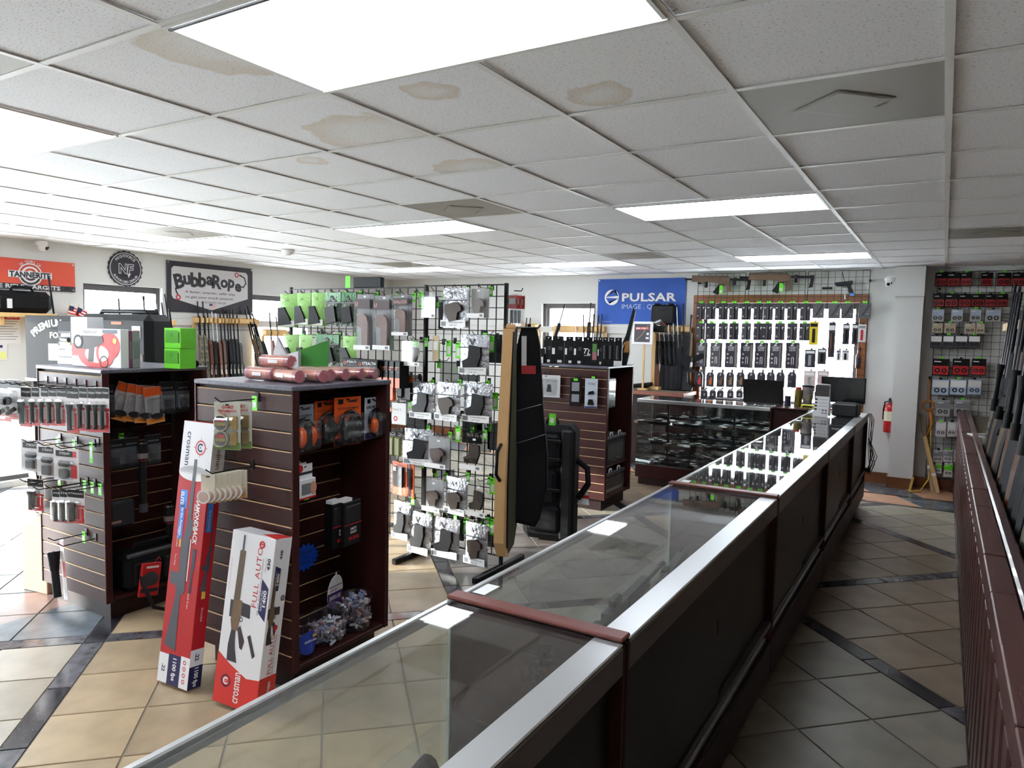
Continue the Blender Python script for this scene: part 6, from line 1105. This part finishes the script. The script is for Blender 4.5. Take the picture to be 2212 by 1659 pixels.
one('pink_pack', 'large pale pink pack behind the tumbler', 'pack', -1.336, 1.259, .127, .24, mat('pale_rose', (206, 186, 180), .45), WHITE, GREY); one('pink_pack', 'pale pink pack left of the monitor', 'pack', -1.192, 1.265, .12, .222, mat('pale_rose2', (200, 170, 172), .45), WHITE)
OIL = [RED, mat('amber_oil', (196, 96, 30), .4), mat('brown_oil', (110, 78, 50), .4), mat('sand_oil', (140, 112, 76), .4), mat('tan_oil', (130, 100, 74), .4), CARDK, CARDK, DGREY, CARDK, CARDK]
b4=[(-2.647, 1.198), (-2.505, 1.204), (-2.375, 1.21), (-2.258, 1.216), (-2.131, 1.222), (-2.003, 1.228), (-1.886, 1.233), (-1.775, 1.238), (-1.663, 1.243), (-1.532, 1.25)]
cols = ['red', 'amber', 'brown', 'sand coloured', 'tan', 'charcoal', 'charcoal', 'grey', 'charcoal', 'charcoal']
for i, (x, z) in enumerate(b4):
    o = T('choke_tube', '%s choke tube card, %s from the left in the fourth window row' % (cols[i], ORD[i]), 'choke tube', (x, YP, z), group='single choke tubes'); w, h = .095, .20
    MB().prism([(-w/2, -h), (w/2, -h), (w/2, -h*.25), (w*.3, -h*.08), (-w*.3, -h*.08), (-w/2, -h*.25)], -.02, 0, CARDK).build('card', o); MB().prism([(-w*.15, -h*.85), (w*.25, -h*.85), (w*.25, -h*.4), (w*.05, -h*.4)], -.03, -.02, OIL[i]).build('goods', o); MB().text('Z', -w*.02, -h*.22, -.021, WHITE, h=.022, bold=.04).box((-w*.3, -.0212, -h*.66), (w*.2, -.0205, -h*.62), GREY).build('print', o); whook(x, z)
for i, (x, z) in enumerate(((-2.571, .972), (-2.466, .978), (-2.37, .984), (-2.247, .991), (-2.137, .998), (-1.98, 1.0), (-1.86, 1.0), (-1.70, 1.0))):
    o = T('small_choke_tube', 'small black choke tube card, %s from the left in the lowest window row' % ORD[i], 'choke tube', (x, YP, z), group='small choke tubes'); MB().prism([(-.04, -.11), (.04, -.11), (.04, -.04), (.02, 0), (-.02, 0), (-.04, -.04)], -.016, 0, CARDK).build('card', o); MB().text('Z', 0, -.07, -.017, WHITE, h=.026, bold=.04).box((-.03, -.0172, -.018), (.03, -.0165, -.01), WHITE).build('print', o); whook(x, z)
# carbines and pistol hung on the grid above the window (muzzle left)
def carbine(label, x, z, L, rt):
    o = T('carbine', label, 'carbine', (x, YB-.12, z), (0, R(rt), 0)); k = L/.80
    def pp(name, pts, m, t=.02): MB().prism([(a*k, b*k) for a, b in pts], -t, t, m).build(name, o)
    MB().cyl((-.46*k, 0, .0), (-.34*k, 0, 0), .012*k, BLUED, n=8).build('muzzle', o); pp('handguard', [(-.36, -.03), (-.36, .035), (-.02, .035), (-.02, -.035), (-.2, -.03)], FDE, .024); pp('top_rail', [(-.36, .036), (-.36, .048), (.08, .048), (.08, .036)], mat('rail_brown', (84, 66, 50), .5), .012); pp('receiver', [(-.02, .036), (.10, .036), (.12, .02), (.12, -.03), (.06, -.05), (-.02, -.06)], FDE, .022)
    pp('magazine', [(-.02, -.06), (.05, -.055), (.03, -.12), (-.02, -.19), (-.085, -.16), (-.05, -.11)], BLACK, .013); pp('pistol_grip', [(.07, -.04), (.11, -.03), (.14, -.14), (.09, -.15)], FDE, .014); pp('fore_grip', [(-.19, -.03), (-.16, -.03), (-.16, -.10), (-.19, -.10)], BLACK, .012); pp('stock_strut', [(.11, .02), (.34, .015), (.34, -.01), (.11, -.005)], BLACK, .010); pp('stock_pad', [(.32, .02), (.37, .025), (.36, -.11), (.32, -.12), (.335, -.03)], BLACK, .016); pp('optic', [(.16, .03), (.19, .03), (.19, -.06), (.16, -.06)], BLACK, .014)
    MB().box((.0, -.03, -.17), (.045, -.028, -.07), GREENTAG).box((.01, -.0305, -.16), (.035, -.0302, -.13), WHITE).build('price_tag', o); return o
carbine('tan carbine, left of two on the grid above the window', -2.44, 2.345, .80, 2); carbine('tan carbine, right of two on the grid above the window', -1.73, 2.36, .82, 1)
def pistol_geo(o, fr, sl):
    MB().prism([(-.10, .015), (.085, .015), (.088, .045), (-.10, .045)], -.012, .012, sl).build('slide', o); MB().prism([(-.09, .015), (.085, .015), (.075, .0), (.062, -.01), (.09, -.095), (.042, -.10), (.025, -.015), (-.09, .0)], -.012, .012, fr).build('frame', o); MB().tube([(-.02, 0, .0), (-.018, 0, -.022), (.018, 0, -.026), (.028, 0, -.012)], .0035, fr, 5).build('trigger_guard', o)
o = T('pistol', 'black pistol hung on the grid above the window', 'handgun', (-1.02, YB-.11, 2.255), (0, R(-6), 0)); pistol_geo(o, CHAR, BLUED); MB().box((.05, -.014, -.125), (.095, .014, -.095), mat('blue_cap', (60, 140, 220), .4)).build('blue_base', o); MB().box((-.012, -.004, -.16), (.0, -.002, -.03), OFFW).build('hang_tag', o); MB().tube([(.0, .01, .045), (-.02, .02, .16)], .004, BLACKM, 5).build('hanger', o)
o = T('grid_bracket', 'small black bar with a rod on the grid left of the pistol', 'bracket', (-1.20, YB-.10, 2.225)); MB().rbox((-.06, -.015, -.014), (.05, .01, .014), BLACK, .003).build('bar', o); MB().cyl((.0, 0, .014), (.0, 0, .20), .004, BLACKM, n=6).build('rod', o)
# ================================================================== GRID WALL RIGHT OF THE COLUMN
RG = T('wire_grid', 'black wire grid wall of small packs right of the column', 'display grid', (.4, YB-.03, 0)); wires(-.50, .55, .14, 2.39, .076, .002).build('wire_panel', RG)
for x in (-.48, .52): MB().rbox((x-.01, 0, 2.2), (x+.01, .03, 2.22), BLACKM, .002).build('standoff', RG)
REDK = mat('dark_red_card', (150, 32, 34), .45); TANK = mat('tan_ring_card', (186, 170, 148), .5); BLUW = mat('blue_white_card', (176, 192, 214), .45); CLR = mat('frosted_pack', (170, 170, 168), .3); PNK = mat('pink_white_pack', (214, 206, 206), .4)
rowsR = [([(-0.071, 2.377, 0.112, 0.144), (0.044, 2.374, 0.119, 0.143), (0.16, 2.372, 0.104, 0.142), (0.343, 2.367, 0.106, 0.14), (0.492, 2.364, 0.12, 0.139), (0.621, 2.361, 0.114, 0.137)], BLACK, REDK, 'black and red pack', 'top'),
 ([(-0.078, 2.149, 0.108, 0.14), (0.038, 2.148, 0.123, 0.139), (0.16, 2.147, 0.113, 0.137), (0.278, 2.146, 0.12, 0.136), (0.389, 2.145, 0.097, 0.135), (0.489, 2.144, 0.096, 0.134)], BLACK, REDK, 'black headed red pack', 'second'),
 ([(-0.078, 1.985, 0.117, 0.135), (0.099, 1.985, 0.11, 0.135), (0.266, 1.985, 0.099, 0.13), (0.421, 1.985, 0.137, 0.13)], CLR, BLUW, 'pale scope ring pack', 'third'),
 ([(-0.075, 1.835, 0.099, 0.105), (0.041, 1.835, 0.106, 0.105), (0.224, 1.835, 0.1, 0.105), (0.317, 1.835, 0.078, 0.105)], TANK, TANK, 'tan scope ring card', 'fourth'),
 ([(-0.079, 1.704, 0.108, 0.141), (0.035, 1.706, 0.102, 0.139), (0.152, 1.709, 0.113, 0.138), (0.27, 1.711, 0.108, 0.137)], DGREY, WHITE, 'white headed black pack', 'fifth'),
 ([(-0.021, 1.449, 0.16, 0.181), (0.163, 1.456, 0.156, 0.179), (0.325, 1.462, 0.128, 0.177)], BLACK, RED, 'wide black and red box', 'sixth'),
 ([(-0.013, 1.223, 0.16, 0.166), (0.152, 1.232, 0.152, 0.164), (0.298, 1.24, 0.124, 0.163)], BLUW, WHITE, 'blue and white scope mount pack', 'seventh'),
 ([(0.024, 1.003, 0.129, 0.181), (0.2, 1.015, 0.147, 0.179)], CLR, GREY, 'frosted grey pack', 'eighth'),
 ([(0.018, 0.76, 0.099, 0.162), (0.118, 0.768, 0.077, 0.161), (0.203, 0.775, 0.084, 0.16)], PNK, WHITE, 'pale pink packet', 'ninth'),
 ([(0.008, 0.448, 0.091, 0.132), (0.101, 0.458, 0.086, 0.131), (0.20, 0.465, 0.084, 0.13)], PNK, GREY, 'small pale packet', 'tenth'),
 ([(0.02, 0.305, 0.06, 0.11), (0.111, 0.317, 0.081, 0.152)], WHITE, GREENTAG, 'white and green packet', 'lowest')]
for row, c1, c2, nm, rw in rowsR:
    n_ = len(row)
    for i, (x, z, w_, h_) in enumerate(row):
        o = T('scope_ring_pack', '%s, %s in the %s row of the dim grid wall' % (nm, ORD[i], rw), 'pack', (x, YB-.10, z), (0, 0, R(RND.uniform(-5, 5))), 'packs on the dim grid wall')
        MB().rbox((-w_/2, -.016, -h_), (w_/2, 0, 0), c1, .003).build('card', o); MB().box((-w_*.46, -.0172, -h_*(.95 if c2 in (REDK, RED) else .5)), (w_*.46, -.0162, -h_*(.42 if c2 in (REDK, RED) else .08)), c2).build('printed_area', o)
        b = MB(); 
        for s_ in (-1, 1): b.ring((s_*w_*.2, -h_*.7), w_*.09, w_*.16, -.0185, BLACK, 12)
        b.build('goods', o); MB().box((-w_*.4, -.0182, -h_*.2), (0, -.0176, -h_*.14), OFFW).build('print', o); whook(x, z, RG, .4)
        if (i+len(nm)) % 2 == 0: MB().box((-.016, -.012, -.01), (.016, -.002, .022), GREENTAG).build('price_tag', o)
# ================================================================== REAR STAND: boxes on top, packs, bins
ZR = 1.346
TCI = [('plain black hang box', -3.285, .08), ('wide black hang box with barcode', -3.175, .125), ('black hang box with silver side', -3.055, .085), ('black hang box with grey label', -2.96, .085), ('black box with round white emblem', -2.862, .095), ('slim pack with coloured picture', -2.787, .05), ('slim black pack', -2.735, .045), ('black tube pack', -2.685, .055), ('dark tube pack with white dot', -2.625, .055), ('pale ended tube pack', -2.555, .07)]
for i, (nm, x, w_) in enumerate(TCI):
    o = T('suppressor_box', '%s on top of the rear stand, %s from the left' % (nm, ORD[i]), 'box', (x, 6.13, ZR), (0, 0, R(RND.uniform(-5, 5)+14)))
    MB().rbox((-w_/2, 0, 0), (w_/2, .07, .225), BLACK, .002).build('carton', o); MB().rbox((-w_*.42, .03, .225), (w_*.42, .034, .262), BLACK, .001).build('hang_tab', o)
    b = MB(); b.disc((0, .245), .006, .0288, .0296, WHITE, 10)
    if i == 4: b.text('T', -.012, .13, -.0008, WHITE, h=.05, shear=.3, bold=.02).text('L', .016, .12, -.0008, WHITE, h=.05, shear=.3, bold=.02).box((-.03, -.0008, .085), (.03, -.0003, .09), WHITE)
    elif i == 5: b.box((-w_*.4, -.0008, .12), (w_*.4, -.0003, .20), mat('leaf_print', (90, 140, 70), .5)).box((-w_*.4, -.0008, .05), (w_*.4, -.0003, .12), mat('rose_print', (170, 110, 110), .5))
    elif i >= 7: b.disc((0, .17), .008, -.0008, 0, WHITE, 12).rbox((-w_*.2, -.016, .06), (w_*.2, -.001, .19), DGREY, .006)
    else: b.box((-w_*.42, -.0008, .09), (-w_*.2, -.0003, .15), WHITE).box((w_*.0, -.0008, .01), (w_*.35, -.0003, .035), WHITE).box((w_*.05, -.0008, .13), (w_*.4, -.0003, .165), DGREY)
    b.build('print', o)
    if i == 9: MB().rbox((-w_*.5, -.004, 0), (w_*.5, -.0005, .05), WHITE, .001).build('white_base', o)
o = T('holster_stand', 'black and white holster box at the left end of the rear stand', 'box', (-3.355, 6.10, ZR), (0, 0, R(10))); MB().prism([(-.05, 0), (.05, 0), (.05, .14), (-.0, .14), (-.05, .06)], 0, .06, BLACK).build('holster', o); MB().box((-.06, -.004, 0), (.04, 0, .06), WHITE).build('card', o)
o = T('shotgun_stock', 'dark shotgun stock with orange panel leaning behind the boxes', 'gun stock', (-2.655, 6.48, ZR), (0, R(9), R(10))); MB().prism([(-.06, 0), (.05, 0), (.055, .12), (.03, .25), (.035, .52), (.01, .56), (-.01, .30), (-.04, .16)], -.02, .02, CHAR).build('stock', o); MB().prism([(.0, .12), (.045, .13), (.03, .24), (.0, .23)], -.024, -.019, mat('amber_panel', (206, 140, 60), .4)).build('orange_panel', o); MB().tube([(-.025, -.022, .14), (-.005, -.022, .22)], .004, WHITE).build('white_mark', o)
P_WB = blister('light_mount_pack', 'white twin blister pack on the rear stand', 'blister pack', .28, .21, mat('white_matte_card', (206, 206, 210), .4), None, lambda b, w, h, d, m: b.rbox((-w*.34, -.02, -h*.75), (-w*.20, -.004, -h*.42), BLACK, .006).prism([(w*.04, -h*.75), (w*.20, -h*.75), (w*.16, -h*.42), (w*.08, -h*.42)], -.02, -.004, BLACK), None, .03, None, lambda b, w, h: b.text('NIGHT SIGHT', -w*.25, -h*.27, -.003, INK, w=w*.4).text('NIGHT SIGHT', w*.2, -h*.27, -.003, INK, w=w*.4), hh=.1)
P_WB.put((-3.20, 5.96, 1.243), R(12), 'white twin blister pack on the rear stand'); ghk(G_REAR, -3.2, 1.245, .09, False)
o = T('sight_pack', 'narrow black pack with two grey windows on the rear stand', 'pack', (-2.89, 5.97, 1.23), (0, 0, R(14))); MB().rbox((-.055, -.02, -.26), (.055, 0, 0), BLACK, .003).build('card', o); MB().box((-.035, -.021, -.12), (.035, -.0205, -.04), GREY).box((-.035, -.021, -.22), (.035, -.0205, -.15), GREY).build('window', o); MB().box((-.02, -.0212, -.025), (.02, -.0204, -.005), GREENTAG).build('price_tag', o); ghk(G_REAR, -2.89, 1.235, .1, False)
o = T('sight_pack', 'pale blister pack with two small black sights on the rear stand', 'pack', (-2.735, 5.97, 1.232), (0, 0, R(14))); MB().rbox((-.058, -.004, -.27), (.058, 0, 0), mat('ice_card', (196, 204, 216), .4), .001).build('card', o); MB().prism([(-.03, -.15), (.03, -.14), (.02, -.11), (-.02, -.12)], -.02, -.004, BLACK).build('goods', o); MB().prism([(-.03, -.24), (.03, -.24), (.015, -.19), (-.02, -.19)], -.02, -.004, BLACK).build('goods', o); MB().text('TYRS', 0, -.05, -.0045, NAVY, w=.07).box((-.055, -.0046, -.268), (.055, -.004, -.255), BLUEINK).build('print', o); ghk(G_REAR, -2.735, 1.235, .1)
def bin_(label, y, z, h, m):
    o = T('plastic_bin', label, 'bin', (-2.80, y, z), (0, 0, PI/2)); W = .24
    MB().box((-W, -.165, 0), (W, -.16, h), CLEAR).box((-W, .10, 0), (W, .105, h), CLEAR).box((-W, -.16, 0), (-W+.004, .10, h), CLEAR).box((W-.004, -.16, 0), (W, .10, h), CLEAR).box((-W, -.16, 0), (W, .10, .004), CLEAR).build('clear_sides', o); MB().rbox((-W-.005, -.17, h-.03), (W+.005, .11, h), DGREY, .004).build('dark_rim', o); MB().rbox((-W+.02, -.15, .006), (W-.02, .09, h*.8), m, .01).build('contents', o)
    for x in (-.1, .1): MB().tube([(x-.03, -.16, h), (x-.02, -.16, h+.035), (x+.02, -.16, h+.035), (x+.03, -.16, h)], .007, WHITE).build('latch', o)
    MB().box((-.18, -.1665, .05), (.18, -.1655, h*.7), mat('bin_print', (66, 64, 62), .5)).build('label', o)
bin_('dark clear sided bin on the middle shelf of the rear stand', 6.34, .42, .26, mat('bin_dark', (44, 42, 42), .5)); bin_('clear sided bin with brown goods at the bottom of the rear stand', 6.34, .135, .20, mat('bin_brown', (120, 92, 66), .5))
MB().rbox((.03, .05, .395), (.38, .60, .413), WOOD, .003).build('shelf', G_REAR)
o = T('range_box', 'dark see through case hanging high inside the rear stand', 'case', (-2.82, 6.33, 1.225), (0, 0, PI/2)); MB().rbox((-.11, -.13, -.29), (.11, 0, 0), mat('smoke_case', (52, 50, 50), .3), .01).build('shell', o); MB().rbox((-.09, -.134, -.27), (.09, -.129, -.03), CLEAR, .003).build('window', o); ghk(G_REAR, 6.33, 1.23, .16, False, True)
# ================================================================== COUNTER CONTENTS
for i, (y, x, k) in enumerate(((2.45, -.93, 'ar'), (2.50, -.80, 'tanpump'), (2.85, -.86, 'ar'), (1.0, -.86, 'blacks'), (1.05, -.76, 'ar'))):
    o = PG[k].put((0, 0, 0), 0, '%s lying in the %s counter section, %s' % (DESC[k], 'nearest' if y < 1.5 else 'second', ['by the front glass', 'beside the rear rail', 'crosswise at the far end', 'towards the front', 'beside the doors'][i])); o.location = (x, y-.45, .648); o.rotation_euler = (R(-90), 0, R([4, -3, -10, 3, 6][i])) if i % 2 else (R(-90), 0, R(5))
    o.rotation_euler = (Euler((R(-90), 0, 0)).to_quaternion()).to_euler(); o.rotation_euler = (Matrix.Rotation(R([4, -3, 8, 3, -4][i]), 3, 'Z') @ Matrix.Rotation(R(-90), 3, 'X') @ Matrix.Rotation(R(90), 3, 'Z')).to_euler()
frs = [CHAR, BLUED, STEEL, mat('olive_frame', (76, 74, 56), .5), FDE, CHAR]; sls = [BLUED, STEEL, STEEL, BLUED, CHAR, BLUED]
PP = []
for a in range(5):
    o = T('pistol', 'pistol', 'handgun'); pistol_geo(o, frs[a], sls[a]); MB().box((.015, .0122, -.075), (.06, .0145, -.02), WHITE).build('price_tag', o); PP.append(Proto(o))
pn = ['black', 'steel slide', 'bright steel', 'olive', 'tan', 'dark']
for lv, z in enumerate((.252, .466, .686)):
    q = random.Random(40+lv)
    for i in range(9):
        for r in (0, 1):
            k = q.choice((0, 1, 2, 2, 3, 4, 1)); x = -2.76+i*.15+q.uniform(-.01, .01); y = 7.53+r*.17+q.uniform(-.02, .02)
            o = PP[k].put((0, 0, 0), 0, '%s pistol, %s in the %s line on the counter %s' % (pn[k], ORD[i], ['front', 'back'][r], ['floor', 'lower shelf', 'upper shelf'][lv]), group='handguns in the pistol counter')
            o.location = (x, y, z); o.rotation_euler = (Matrix.Rotation(q.uniform(-.5, .5)+(PI if q.random() < .3 else 0), 3, 'Z') @ Matrix.Rotation(R(90), 3, 'X')).to_euler(); o.scale = (1.1, 1.1, 1.1)
# ================================================================== ON THE COUNTERS AT THE BACK
ZC = .942
o = T('laptop', 'open black laptop seen from behind on the pistol counter', 'laptop', (-1.58, 7.72, ZC), (0, 0, R(-3))); MB().rbox((-.20, -.0, 0), (.20, .16, .018), DGREY, .004).build('keyboard_base', o); MB().rbox((-.205, -.008, .018), (.205, .0, .27), mat('laptop_lid', (26, 24, 25), .4), .004, Matrix.Rotation(R(12), 4, 'X')).build('lid', o); MB().ring((.0, .15), .010, .013, -.0089, DGREY, 12, Matrix.Rotation(R(12), 4, 'X')).text('hp', 0, .15, -.0090, DGREY, h=.012, shear=.2, M=Matrix.Rotation(R(12), 4, 'X')).build('maker_mark', o)
o = T('metal_can', 'gold green metal canister beside the laptop', 'canister', (-1.235, 7.68, .952)); MB().cyl((0, 0, 0), (0, 0, .17), .036, mat('olive_gold', (130, 116, 50), .3, metal=.6), n=18).build('can', o); MB().cyl((0, 0, .17), (0, 0, .195), .028, RED, n=14).build('cap', o); MB().tube([(0, 0, .19), (.02, 0, .25), (.03, 0, .22)], .003, BLACK).build('nozzle', o)
o = T('pen_cup', 'short dark cup left of the gold canister', 'cup', (-1.33, 7.66, .952)); MB().cyl((0, 0, 0), (0, 0, .10), .03, mat('dark_blue_cup', (40, 38, 62), .4), n=14).build('cup', o); MB().cyl((0, 0, .1), (0, 0, .102), .026, BLACK, n=14).build('mouth', o)
o = T('tumbler', 'large silver travel tumbler with dark lid', 'tumbler', (-1.15, 7.70, .952)); MB().lathe([(0, 0), (.042, 0), (.044, .06), (.054, .10), (.056, .20)], mat('tumbler_silver', (176, 170, 172), .3, metal=.5), 20).build('cup', o); MB().lathe([(.058, .2), (.058, .215), (.02, .225), (0, .225)], BLACK, 18).build('lid', o); MB().cyl((.02, 0, .22), (.035, 0, .28), .006, CLEAR, n=8).build('straw', o); MB().ring((0, .14), .018, .022, -.0565, BLUEINK, 3).build('emblem', o)
o = T('tumbler', 'small black tumbler behind the leaflet', 'tumbler', (-1.035, 7.66, .922)); MB().lathe([(0, 0), (.036, 0), (.046, .17)], BLACK, 18).build('cup', o); MB().lathe([(.048, .17), (.048, .185), (0, .19)], DGREY, 18).build('lid', o)
o = T('tape_box', 'yellow box beside the silver tumbler', 'box', (-1.12, 7.55, .952), (0, 0, R(-10))); MB().rbox((-.06, -.03, 0), (.07, .03, .035), mat('bright_yellow', (220, 216, 40), .45), .004).build('box', o); MB().box((-.04, -.0306, .008), (.05, -.03, .026), INK).build('label', o)
o = T('monitor', 'black computer monitor at the far end of the long counter', 'monitor', (-.82, 7.62, .922), (0, 0, R(-4))); MB().rbox((-.20, -.012, .10), (.20, .012, .35), BLACK, .006).build('bezel', o); MB().box((-.19, -.0135, .112), (.19, -.0122, .34), mat('dark_screen', (10, 10, 12), .15)).build('screen', o); MB().rbox((-.03, .0, .0), (.03, .03, .12), BLACK, .004).build('neck', o); MB().rbox((-.10, -.05, 0), (.10, .08, .012), BLACK, .004).build('base', o)
o = T('receipt_printer', 'low black receipt printer in front of the monitor', 'printer', (-.745, 7.36, .922), (0, 0, R(-4))); MB().rbox((-.12, -.10, 0), (.10, .10, .12), mat('printer_grey', (40, 40, 44), .45), .012).build('body', o); MB().rbox((-.09, -.06, .12), (.07, .02, .128), DGREY, .003).build('lid', o)
o = T('leaflet_stand', 'tall folded leaflet standing on the long counter', 'leaflet', (-.945, 7.15, .922), (0, 0, R(-2)))
MB().add([(-.065, -.04, 0), (.07, -.06, 0), (.07, 0, .30), (-.045, .02, .305), (-.065, .09, 0), (.07, .09, 0)], [(0, 1, 2, 3), (3, 2, 5, 4)], OFFW).build('sheet', o)
M_ = Matrix(((.135, -.005, .0, -.065), (-.02, 0, .06, -.0415), (0, 0, .30, 0), (0, 0, 0, 1)))
MB().box((.03, -.0, .62), (.97, .0, .97), mat('leaflet_photo', (92, 86, 90), .4), M_).build('picture', o); b = MB().text('FREE TRAINING', .5, .92, -.02, WHITE, w=.7, h=.05, M=M_)
for k in range(4): b.box((.08, -.0, .50-.1*k), (.24, 0, .55-.1*k), INK, M_).box((.34, 0, .52-.1*k), (.92, 0, .53-.1*k), INKG, M_)
for k in range(2):
    for j in range(2): b.box((.58+.2*k, 0, .10+.08*j), (.7+.2*k, 0, .14+.08*j), INKG, M_)
b.build('print', o)
# sign plate and tag on top of the grid rack
MB().rbox((-3.90+3.57, -.02, 1.95), (-3.62+3.57, .02, 2.03), BLACK, .004).build('sign_plate', rack); MB().box((-3.97+3.57, -.03, 1.95), (-3.92+3.57, -.028, 2.04), GREENTAG).build('price_tag', rack)
